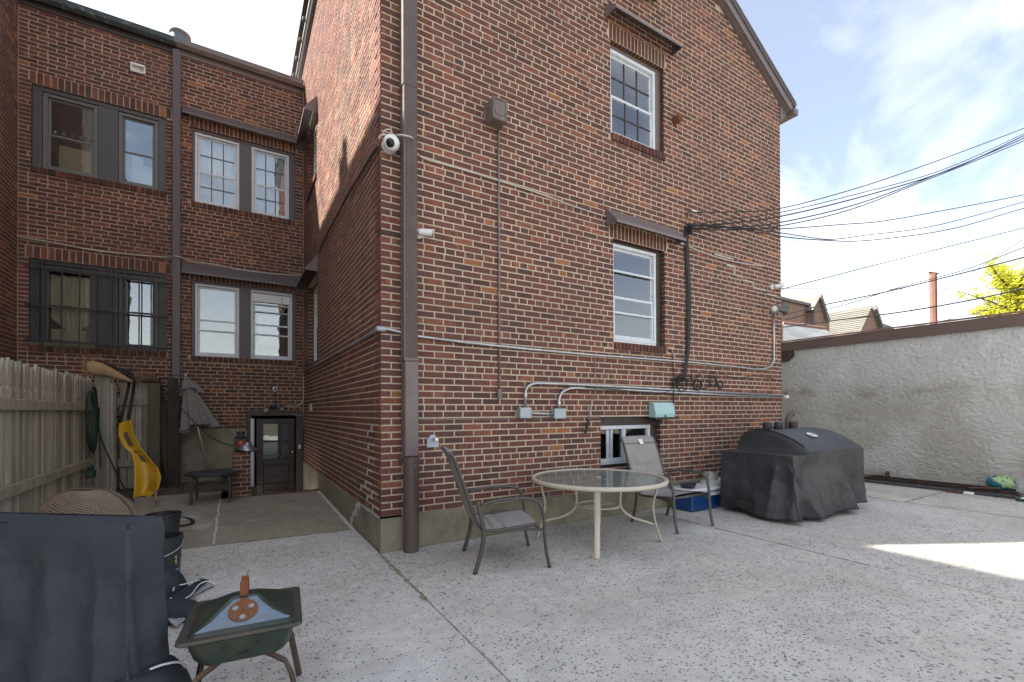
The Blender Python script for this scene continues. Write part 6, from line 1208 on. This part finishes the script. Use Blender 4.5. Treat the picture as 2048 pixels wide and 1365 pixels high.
mb = MB(); mb.lathe([(.0, .36), (.30, .36), (.33, .34), (.33, .18), (.29, .16), (0, .16)], 26, Matrix.Translation((0, .12, 0))); mb.build('seat', WIC, wk, local=True, smooth=False, sm_angle=40)
for k in range(4): a = R(45+90*k); mb = MB(); mb.tube([(.22*math.cos(a), .12+.22*math.sin(a), 0), (.24*math.cos(a), .12+.24*math.sin(a), .18)], .02, 8); mb.build('leg', WIC, wk, local=True)
# green portable grill
gl_ = [gz(352, 1301, .45), gz(604, 1252, .45), gz(592, 1172, .45), gz(394, 1202, .45)]
cen = sum(gl_, Vector())/4; dx = ((gl_[1]-gl_[0])+(gl_[2]-gl_[3]))*.25; ang = math.atan2(dx.y, dx.x)
gg_ = thing('portable_grill', 'small rusty dark green portable grill on folding legs', 'portable grill', (cen.x, cen.y, 0), ang)
HX, HY = .222, .222; ZR = .45
GRN = mat('dark_green_enamel', (.020, .036, .026), rough=.33, var=.25, scale=6, spec=.55, tint=(.10, .06, .035), tamt=.45, tscale=7, bump=.08, bscale=30, tlo=.52, thi=.72)
def rrect(hx, hy, r, z, n=5):
    out_ = []
    for cx, cy, a0 in ((hx-r, -hy+r, -90), (hx-r, hy-r, 0), (-hx+r, hy-r, 90), (-hx+r, -hy+r, 180)):
        for i in range(n): a = R(a0+90*i/(n-1)); out_.append((cx+r*math.cos(a), cy+r*math.sin(a), z))
    return out_
def loft(mb, rings, cap0=True, cap1=True):
    o = len(mb.v); k = len(rings[0])
    for r in rings: mb.v += [Vector(p) for p in r]
    for j in range(len(rings)-1):
        for i in range(k): mb.f.append((o+j*k+i, o+j*k+(i+1) % k, o+(j+1)*k+(i+1) % k, o+(j+1)*k+i))
    if cap0: mb.f.append(tuple(o+i for i in range(k))[::-1])
    if cap1: mb.f.append(tuple(o+(len(rings)-1)*k+i for i in range(k)))
    return mb
mb = MB(); loft(mb, [rrect(HX*.62, HY*.66, .05, ZR-.135), rrect(HX*.72, HY*.76, .06, ZR-.128), rrect(HX*.80, HY*.84, .06, ZR-.10), rrect(HX*.90, HY*.93, .05, ZR-.02), rrect(HX*.97, HY*.98, .03, ZR-.012)]); mb.build('bowl', GRN, gg_, local=True, sm_angle=35)
RIM = mat('worn_rim', (.045, .05, .043), rough=.4, metal=.2, var=.3, scale=14, tint=(.13, .075, .045), tamt=.5, tscale=11)
mb = MB(); loft(mb, [rrect(HX, HY, .025, ZR-.012), rrect(HX+.006, HY+.006, .028, ZR-.006), rrect(HX+.004, HY+.004, .028, ZR+.006), rrect(HX-.012, HY-.012, .03, ZR+.008), rrect(HX-.03, HY-.03, .035, ZR+.002)], cap1=False); mb.build('lid_rim', RIM, gg_, local=True, sm_angle=40)
mb = MB(); loft(mb, [rrect(HX-.028, HY-.028, .035, ZR+.001), rrect(HX-.036, HY-.036, .035, ZR+.014), rrect(.058, .040, .012, ZR+.088), rrect(.052, .034, .012, ZR+.091)], cap0=False); mb.build('lid', GRN, gg_, local=True, sm_angle=30)
# front lid facet: scoured bare panel, round rusty damper with three holes
s0, s1 = Vector((0, -(HY-.036), ZR+.014)), Vector((0, -.040, ZR+.088)); fu = (s1-s0).normalized(); fn_ = Vector((1, 0, 0)).cross(fu).normalized(); fn_ = fn_ if fn_.z > 0 else -fn_
PT = lambda x, t, o=0.: Vector((x, 0, 0))+s0+fu*((s1-s0).length*t)+fn_*o
BARE = mat('scoured_bare_steel', (.17, .225, .27), rough=.42, metal=.5, var=.2, scale=18, tint=(.22, .16, .10), tamt=.5, tscale=26, tlo=.55, thi=.7)
rb = random.Random(2); edge = [(-.172, .03), (-.12, .30), (-.085, .55), (-.058, .76), (-.045, .93), (.0, .97), (.045, .95), (.07, .72), (.11, .40), (.16, .14), (.178, .10), (.176, .04), (.10, .045), (.02, .04), (-.08, .05)]
mb = MB(); mb.add([PT(x+rb.uniform(-.003, .003), t, .0012) for x, t in edge], [tuple(range(len(edge)))]); mb.build('bare_patch', BARE, gg_, local=True, fix=False)
dmp = MB(); RUST = MATS['rust']; ORR = mat('orange_rust', (.17, .066, .022), rough=.8, var=.3, scale=30, bump=.3)
dc = PT(-.002, .52, .002); N_ = 28
dmp.prism([dc+Vector((.057*math.cos(6.283*i/N_), 0, 0))+fu*(.057*math.sin(6.283*i/N_)) for i in range(N_)], fn_*.003); dmp.prism([dc+Vector((-.017, 0, 0))+fu*.05, dc+Vector((.017, 0, 0))+fu*.05, dc+Vector((.017, 0, 0))+fu*.068, dc+Vector((-.017, 0, 0))+fu*.068], fn_*.0025)
dm_ = dmp.build('damper', ORR, gg_, local=True)
for k, (ax_, ay) in enumerate(((-.030, .016), (.030, .016), (.0, -.036))):
    mb = MB(); c = dc+Vector((ax_, 0, 0))+fu*ay+fn_*.0032; mb.prism([c+Vector((.0115*math.cos(6.283*i/14), 0, 0))+fu*(.0115*math.sin(6.283*i/14)) for i in range(14)], fn_*.0008); mb.build('damper_hole', mat('pale_hole', (.25, .28, .29), rough=.5), gg_, local=True)
mb = MB(); c = dc+fn_*.003; mb.tube([c, c+fn_*.003], .005, 8); mb.build('rivet', RUST, gg_, local=True)
# handle brackets on the ridge with a bit of wire
for y in (-.035, .04): mb = MB(); mb.box((-.02+.0, y-.006, ZR+.088), (.012, y+.006, ZR+.155), .004); mb.box((-.02, y+.006 if y < 0 else y-.03, ZR+.089), (.012, y+.03 if y < 0 else y-.006, ZR+.094)); mb.build('handle_bracket', RUST, gg_, local=True)
mb = MB(); mb.tube(smooth_path([(0, -.035, ZR+.15), (.004, .0, ZR+.165), (.008, .045, ZR+.175)], 5), .0022, 5); mb.build('wire_stub', ORR, gg_, local=True)
# rusted vent holes and slot in the bowl front
FB0 = lambda x, z, o=0.: Vector((x, -HY*(.84+.09*(z-(ZR-.10))/.08)-o, z))
for x in (-.062, .058):
    for r, o, m_ in ((.017, .0012, mat('rust_bloom', (.06, .038, .024), rough=.85, var=.4, scale=26)), (.011, .0024, ROOM)):
        mb = MB(); mb.add([FB0(x+r*math.cos(6.283*i/16)*(1+.2*noise.noise((i*.8, r*90, x))), ZR-.055+r*.85*math.sin(6.283*i/16), o) for i in range(16)], [tuple(range(16))]); mb.build('vent_hole', m_, gg_, local=True, fix=False)
mb = MB(); mb.add([FB0(-.02, ZR-.096, .002), FB0(.03, ZR-.094, .002), FB0(.03, ZR-.088, .002), FB0(-.02, ZR-.089, .002)], [(0, 1, 2, 3)]); mb.build('slot', ROOM, gg_, local=True, fix=False)
LEGM = mat('rusty_leg', (.065, .048, .042), rough=.6, metal=.3, var=.3, scale=16, tint=(.15, .07, .04), tamt=.6, tscale=12)
for s in (-1, 1):
    for yy in (-1, 1):
        mb = MB(); mb.tube([(s*.07, yy*.10, ZR-.137), (s*.16, yy*.17, ZR-.17), (s*.185, yy*.19, ZR-.22), (s*.225, yy*.215, 0)], .015, 4, flat=.45, up=(0, 1, .2)); mb.build('leg', LEGM, gg_, local=True)
mb = MB(); mb.tube([(.19, .10, ZR-.07), (.215, .08, ZR-.09), (.20, .05, ZR-.11)], .009, 6); mb.build('latch_clip', RUST, gg_, local=True)
# ================================================================== BEYOND THE GARAGE
RED = mat('distant_brick', (.19, .085, .06), rough=.9, var=.25, scale=5, tint=(.34, .24, .17), tamt=.5, tscale=1.3, tlo=.55, thi=.68)
def brick_tex(mt):
    t = mt.node_tree; n = t.nodes; l = t.links; b = n['Principled BSDF']; src = b.inputs['Base Color'].links[0].from_socket; g = [x for x in n if x.type == 'NEW_GEOMETRY'][0]
    s = n.new('ShaderNodeSeparateXYZ'); l.new(g.outputs['Position'], s.inputs[0]); ad = n.new('ShaderNodeMath'); ad.operation = 'ADD'; l.new(s.outputs[0], ad.inputs[0]); l.new(s.outputs[1], ad.inputs[1]); c = n.new('ShaderNodeCombineXYZ'); l.new(ad.outputs[0], c.inputs[0]); l.new(s.outputs[2], c.inputs[1])
    bt2 = n.new('ShaderNodeTexBrick'); bt2.inputs['Scale'].default_value = 1; bt2.inputs['Brick Width'].default_value = .22; bt2.inputs['Row Height'].default_value = .068; bt2.inputs['Mortar Size'].default_value = .011; l.new(c.outputs[0], bt2.inputs[0]); l.new(src, bt2.inputs['Color1']); l.new(src, bt2.inputs['Color2']); bt2.inputs['Mortar'].default_value = (.36, .29, .22, 1); l.new(bt2.outputs[0], b.inputs['Base Color'])
brick_tex(RED)
PALE = mat('pale_slate_roof', (.15, .145, .13), rough=.8, var=.25, scale=1.5, bump=.6, bscale=2.5, stretch=(.6, .6, 5), tint=(.10, .095, .085), tamt=.6, tscale=2.5)
h1 = thing('distant_house', 'far brick house with a steep gable seen just past the wall corner', 'house', tuple(dp(1620, 700, 28)-Vector((0, 0, dp(1620, 700, 28).z))))
def yprism(par, name, pts, y, m, thick):
    mb = MB(); mb.prism([fx(u, v, y) for u, v in pts], (0, thick, 0)); return mb.build(name, m, par)
FG = mat('far_gutter', (.13, .125, .125))
yprism(h1, 'wall', [(1530, 591), (1628, 614), (1628, 800), (1530, 800)], 10.4, RED, 6); yprism(h1, 'gable_wall', [(1628, 622), (1643, 593), (1659, 645), (1659, 800), (1628, 800)], 10, RED, 7)
yprism(h1, 'gutter', [(1530, 585), (1628, 609), (1628, 614), (1530, 591)], 10.25, FG, .3); yprism(h1, 'downspout', [(1629, 618), (1632, 618), (1632, 700), (1629, 700)], 9.9, FG, .1)
yprism(h1, 'rake_board', [(1643, 588), (1645, 590), (1662, 643), (1658, 645), (1643, 594)], 9.8, FG, .3)
yprism(h1, 'roof', [(1643, 588), (1644, 590), (1628, 621), (1626, 620)], 9.9, PALE, 12); yprism(h1, 'window', [(1566, 604), (1577, 607), (1577, 617), (1566, 614)], 10.37, GREYF, .1); yprism(h1, 'window', [(1604, 646), (1619, 648), (1619, 660), (1604, 660)], 10.37, WHITE, .1)
h2 = thing('distant_house', 'far house showing a wide pale slate roof over the garage edge', 'house', tuple(dp(1710, 700, 34)-Vector((0, 0, dp(1710, 700, 34).z))))
ap, rt_ = fx(1744, 617, 11), fx(1757, 652, 11); sl_ = Vector((-(rt_.x-ap.x)*2.2, 0, (rt_.z-ap.z)*2.2))
mb = MB(); mb.prism([ap, rt_, Vector((rt_.x, 11, 0)), Vector((ap.x+sl_.x*.96, 11, 0)), ap+sl_*.96], (0, 16, 0)); mb.build('gable_wall', RED, h2)
for k in range(16):
    f0, f1 = k/16, (k+1)/16+.012; mb = MB(); o2 = Vector((-.05, 0, .06)); p_, q_ = ap+sl_*f0, ap+sl_*f1; mb.prism([p_+o2, q_+o2*1.8, q_+o2*.6, p_+o2*.2], (0, 16, 0)); mb.build('slate_course', PALE, h2)
mb = MB(); mb.prism([ap+Vector((0, -.2, .2)), rt_+Vector((.25, -.2, -.25)), rt_+Vector((.1, -.2, -.35)), ap+Vector((0, -.2, -.15))], (0, 16, 0)); mb.build('roof_slope', PALE, h2); mb = MB(); mb.prism([ap+Vector((0, -.3, .24)), rt_+Vector((.3, -.3, -.3)), rt_+Vector((.15, -.3, -.42)), ap+Vector((0, -.3, -.12))], (0, .1, 0)); mb.build('rake_board', FG, h2)
yprism(h2, 'rear_roof', [(1758, 644), (1788, 655), (1788, 690), (1758, 690)], 12, FG, 3)
h3 = thing('shed_roof', 'low grey rolled roof with a reddish ridge behind the garage edge', 'roof', (13, 4, 0)); P = [dp(1566, 648, 15), dp(1650, 659, 15), dp(1700, 690, 13), dp(1566, 690, 13)]
mb = MB(); mb.prism(P, (0, 0, -.1)); mb.build('roof_sheet', mat('grey_roll_roof', (.13, .14, .15), rough=.85, var=.2, scale=2), h3); mb = MB(); mb.tube([P[0]+Vector((0, 0, .02)), P[1]+Vector((0, 0, .02))], .06, 6); mb.build('ridge_cap', mat('red_ridge', (.20, .11, .09), rough=.8), h3); mb = MB(); mb.box((12.2, 3.6, 0), (13.5, 6, 2.3)); mb.build('shed_wall', MORTAR, h3)
mb = MB(); pt_, pb_ = dp(1866, 548, 13), dp(1873, 700, 13); pb_.z = 0; pb_.x = pt_.x+.05; pb_.y = pt_.y; mb.tube([pb_, pt_], .088, 8); tp_ = mb.build('utility_pole', mat('rusty_pole', (.20, .095, .07), rough=.8, var=.3, scale=5, tint=(.12, .09, .10), tamt=.5, tscale=2)); tag(tp_, 'rusty brown steel pole standing behind the garage roof', 'pole'); mb = MB(); q = dp(1857, 545, 13); mb.bar(q, dp(1876, 548, 13), .05, .04); mb.build('pole_cap', MATS['rusty_pole'], tp_)
# tree with spring leaves
tc_ = dp(2050, 575, 24); tr = thing('tree', 'bright yellow-green spring tree at the right edge above the garage', 'tree', (tc_.x, tc_.y, 0)); rtree = random.Random(9); BARK = mat('bark', (.06, .045, .035), rough=.9, var=.3)
mb = MB(); mb.tube([(tc_.x, tc_.y, 0), (tc_.x+.1, tc_.y, 3), (tc_.x, tc_.y+.1, 5.2), (tc_.x, tc_.y, 7.6)], [.26, .2, .14, .07], 8); mb.build('trunk', BARK, tr)
limbs = MB(); lv = MB()
for i in range(70):
    a = rtree.uniform(0, 6.283); el = rtree.uniform(-.15, 1.3); ln = rtree.uniform(1.4, 3.1); d = Vector((math.cos(a)*math.cos(el), math.sin(a)*math.cos(el), math.sin(el))); p0_ = Vector((tc_.x, tc_.y, rtree.uniform(5.0, 7.4))); p1_ = p0_+d*ln*.55+Vector((rtree.uniform(-.2, .2), rtree.uniform(-.2, .2), .15)); p2_ = p0_+d*ln+Vector((rtree.uniform(-.3, .3), rtree.uniform(-.3, .3), .3))
    P = smooth_path([p0_, p1_, p2_], 5); limbs.tube(P, [.06-.05*k/len(P) for k in range(len(P))], 5)
    for j in range(22):
        t_ = rtree.uniform(.3, 1.0); c = P[min(int(t_*len(P)), len(P)-1)]+Vector((rtree.gauss(0, .22), rtree.gauss(0, .22), rtree.gauss(0, .18)))
        if rtree.random() < .6: limbs.tube([P[min(int(t_*len(P)), len(P)-1)], c], .008, 3)
        for k in range(15):
            q = c+Vector((rtree.gauss(0, .11), rtree.gauss(0, .11), rtree.gauss(0, .08))); s = rtree.uniform(.045, .095); u_ = Vector((rtree.gauss(0, 1), rtree.gauss(0, 1), rtree.gauss(0, .5))).normalized(); v_ = u_.orthogonal().normalized(); lv.add([q-u_*s, q+v_*s*.55, q+u_*s, q-v_*s*.55], [(0, 1, 2, 3)])
limbs.build('branches', BARK, tr, fix=False)
LM = mat('spring_leaf', (.42, .42, .03), rough=.6, var=.25, scale=3); t = LM.node_tree; n = t.nodes; l = t.links; b = n['Principled BSDF']; tl = n.new('ShaderNodeBsdfTranslucent'); tl.inputs[0].default_value = (.62, .66, .06, 1); ms = n.new('ShaderNodeMixShader'); ms.inputs[0].default_value = .5; l.new(b.outputs[0], ms.inputs[1]); l.new(tl.outputs[0], ms.inputs[2]); l.new(ms.outputs[0], [x for x in n if x.type == 'OUTPUT_MATERIAL'][0].inputs[0])
o = lv.build('crown', LM, tr, fix=False); o['kind'] = 'stuff'
# ================================================================== OVERHEAD WIRES
WIRE = mat('overhead_wire', (.012, .012, .014), rough=.6)
def wire(label, pts, d0, d1, r):
    P = []
    us = [p[0] for p in pts]
    for i, (u, v) in enumerate(pts):
        f = (u-us[0])/(us[-1]-us[0]); dd = 1/((1-f)/d0+f/d1); P.append(dp(u, v, dd))
    pipe('overhead_wire', label, 'wire', smooth_path(P, 6), r, WIRE, nm=5, group='overhead service wires')
D0 = 6.55; D1 = 8.5
wire('topmost overhead wire, leaving the porcelain anchor and rising to the right edge', [(1392, 425), (1470, 424), (1557, 418), (1700, 381), (1850, 331), (2048, 257), (2200, 195)], D0, D1, .0075)
wire('second overhead wire from the top, just below the one from the anchor', [(1380, 452), (1450, 440), (1557, 426), (1700, 392), (1880, 342), (2048, 268), (2200, 195)], D0, D1, .0065)
wire('third overhead wire, thick and crossing its neighbours near the right edge', [(1380, 453), (1460, 447), (1557, 434), (1720, 395), (1900, 340), (2048, 272), (2200, 200)], D0, D1, .010)
wire('fourth overhead wire, bowing lower before it joins the thick pair', [(1380, 457), (1460, 455), (1557, 446), (1720, 407), (1890, 343), (2048, 277), (2200, 205)], D0, D1, .009)
wire('fifth overhead wire, lowest strand of the upper bundle', [(1382, 459), (1470, 460), (1557, 453), (1700, 420), (1850, 362), (2048, 282), (2200, 210)], D0, D1, .008)
wire('slack wire, first of three that sag in the middle of the sky', [(1400, 449), (1480, 456), (1560, 458), (1690, 449), (1770, 442), (1900, 419), (2048, 390), (2200, 355)], D0, D1, .0075)
wire('slack wire, middle one of three that sag in the middle of the sky', [(1400, 452), (1490, 459), (1560, 466), (1640, 478), (1680, 478), (1730, 471), (1870, 452), (2048, 404), (2200, 360)], D0, D1, .007)
wire('slack wire, lowest of three that sag in the middle of the sky', [(1410, 452), (1490, 460), (1560, 473), (1650, 481), (1740, 481), (1900, 459), (2048, 417), (2200, 375)], D0, D1, .008)
wire('single straight wire rising from the wall edge below the slack wires', [(1552, 582), (1800, 518), (2048, 456), (2200, 415)], 7.8, 9.5, .008)
wire('thick low wire passing in front of the distant gable toward the right', [(1560, 632), (1640, 612), (1760, 587), (1900, 553), (2048, 515), (2200, 475)], 14, 11, .018)
wire('low wire crossing the thick one near the rusty pole', [(1570, 640), (1690, 610), (1800, 575), (1930, 540), (2048, 495), (2200, 440)], 14, 11, .012)
wire('thin almost level wire passing behind the pole', [(1560, 577), (1800, 579), (2048, 577), (2200, 576)], 20, 20, .011)
wire('lowest heavy wire running above the garage roof edge to the tree', [(1565, 655), (1680, 640), (1800, 625), (1930, 603), (2048, 578), (2200, 545)], 14, 11, .020)
wire('thin steep guy wire slanting up past the pole', [(1775, 655), (1867, 595), (1960, 535), (2048, 478)], 16, 14, .010)
wire('thin grey wire passing under the tree crown', [(1740, 659), (1867, 645), (1990, 618), (2100, 590)], 16, 14, .011)
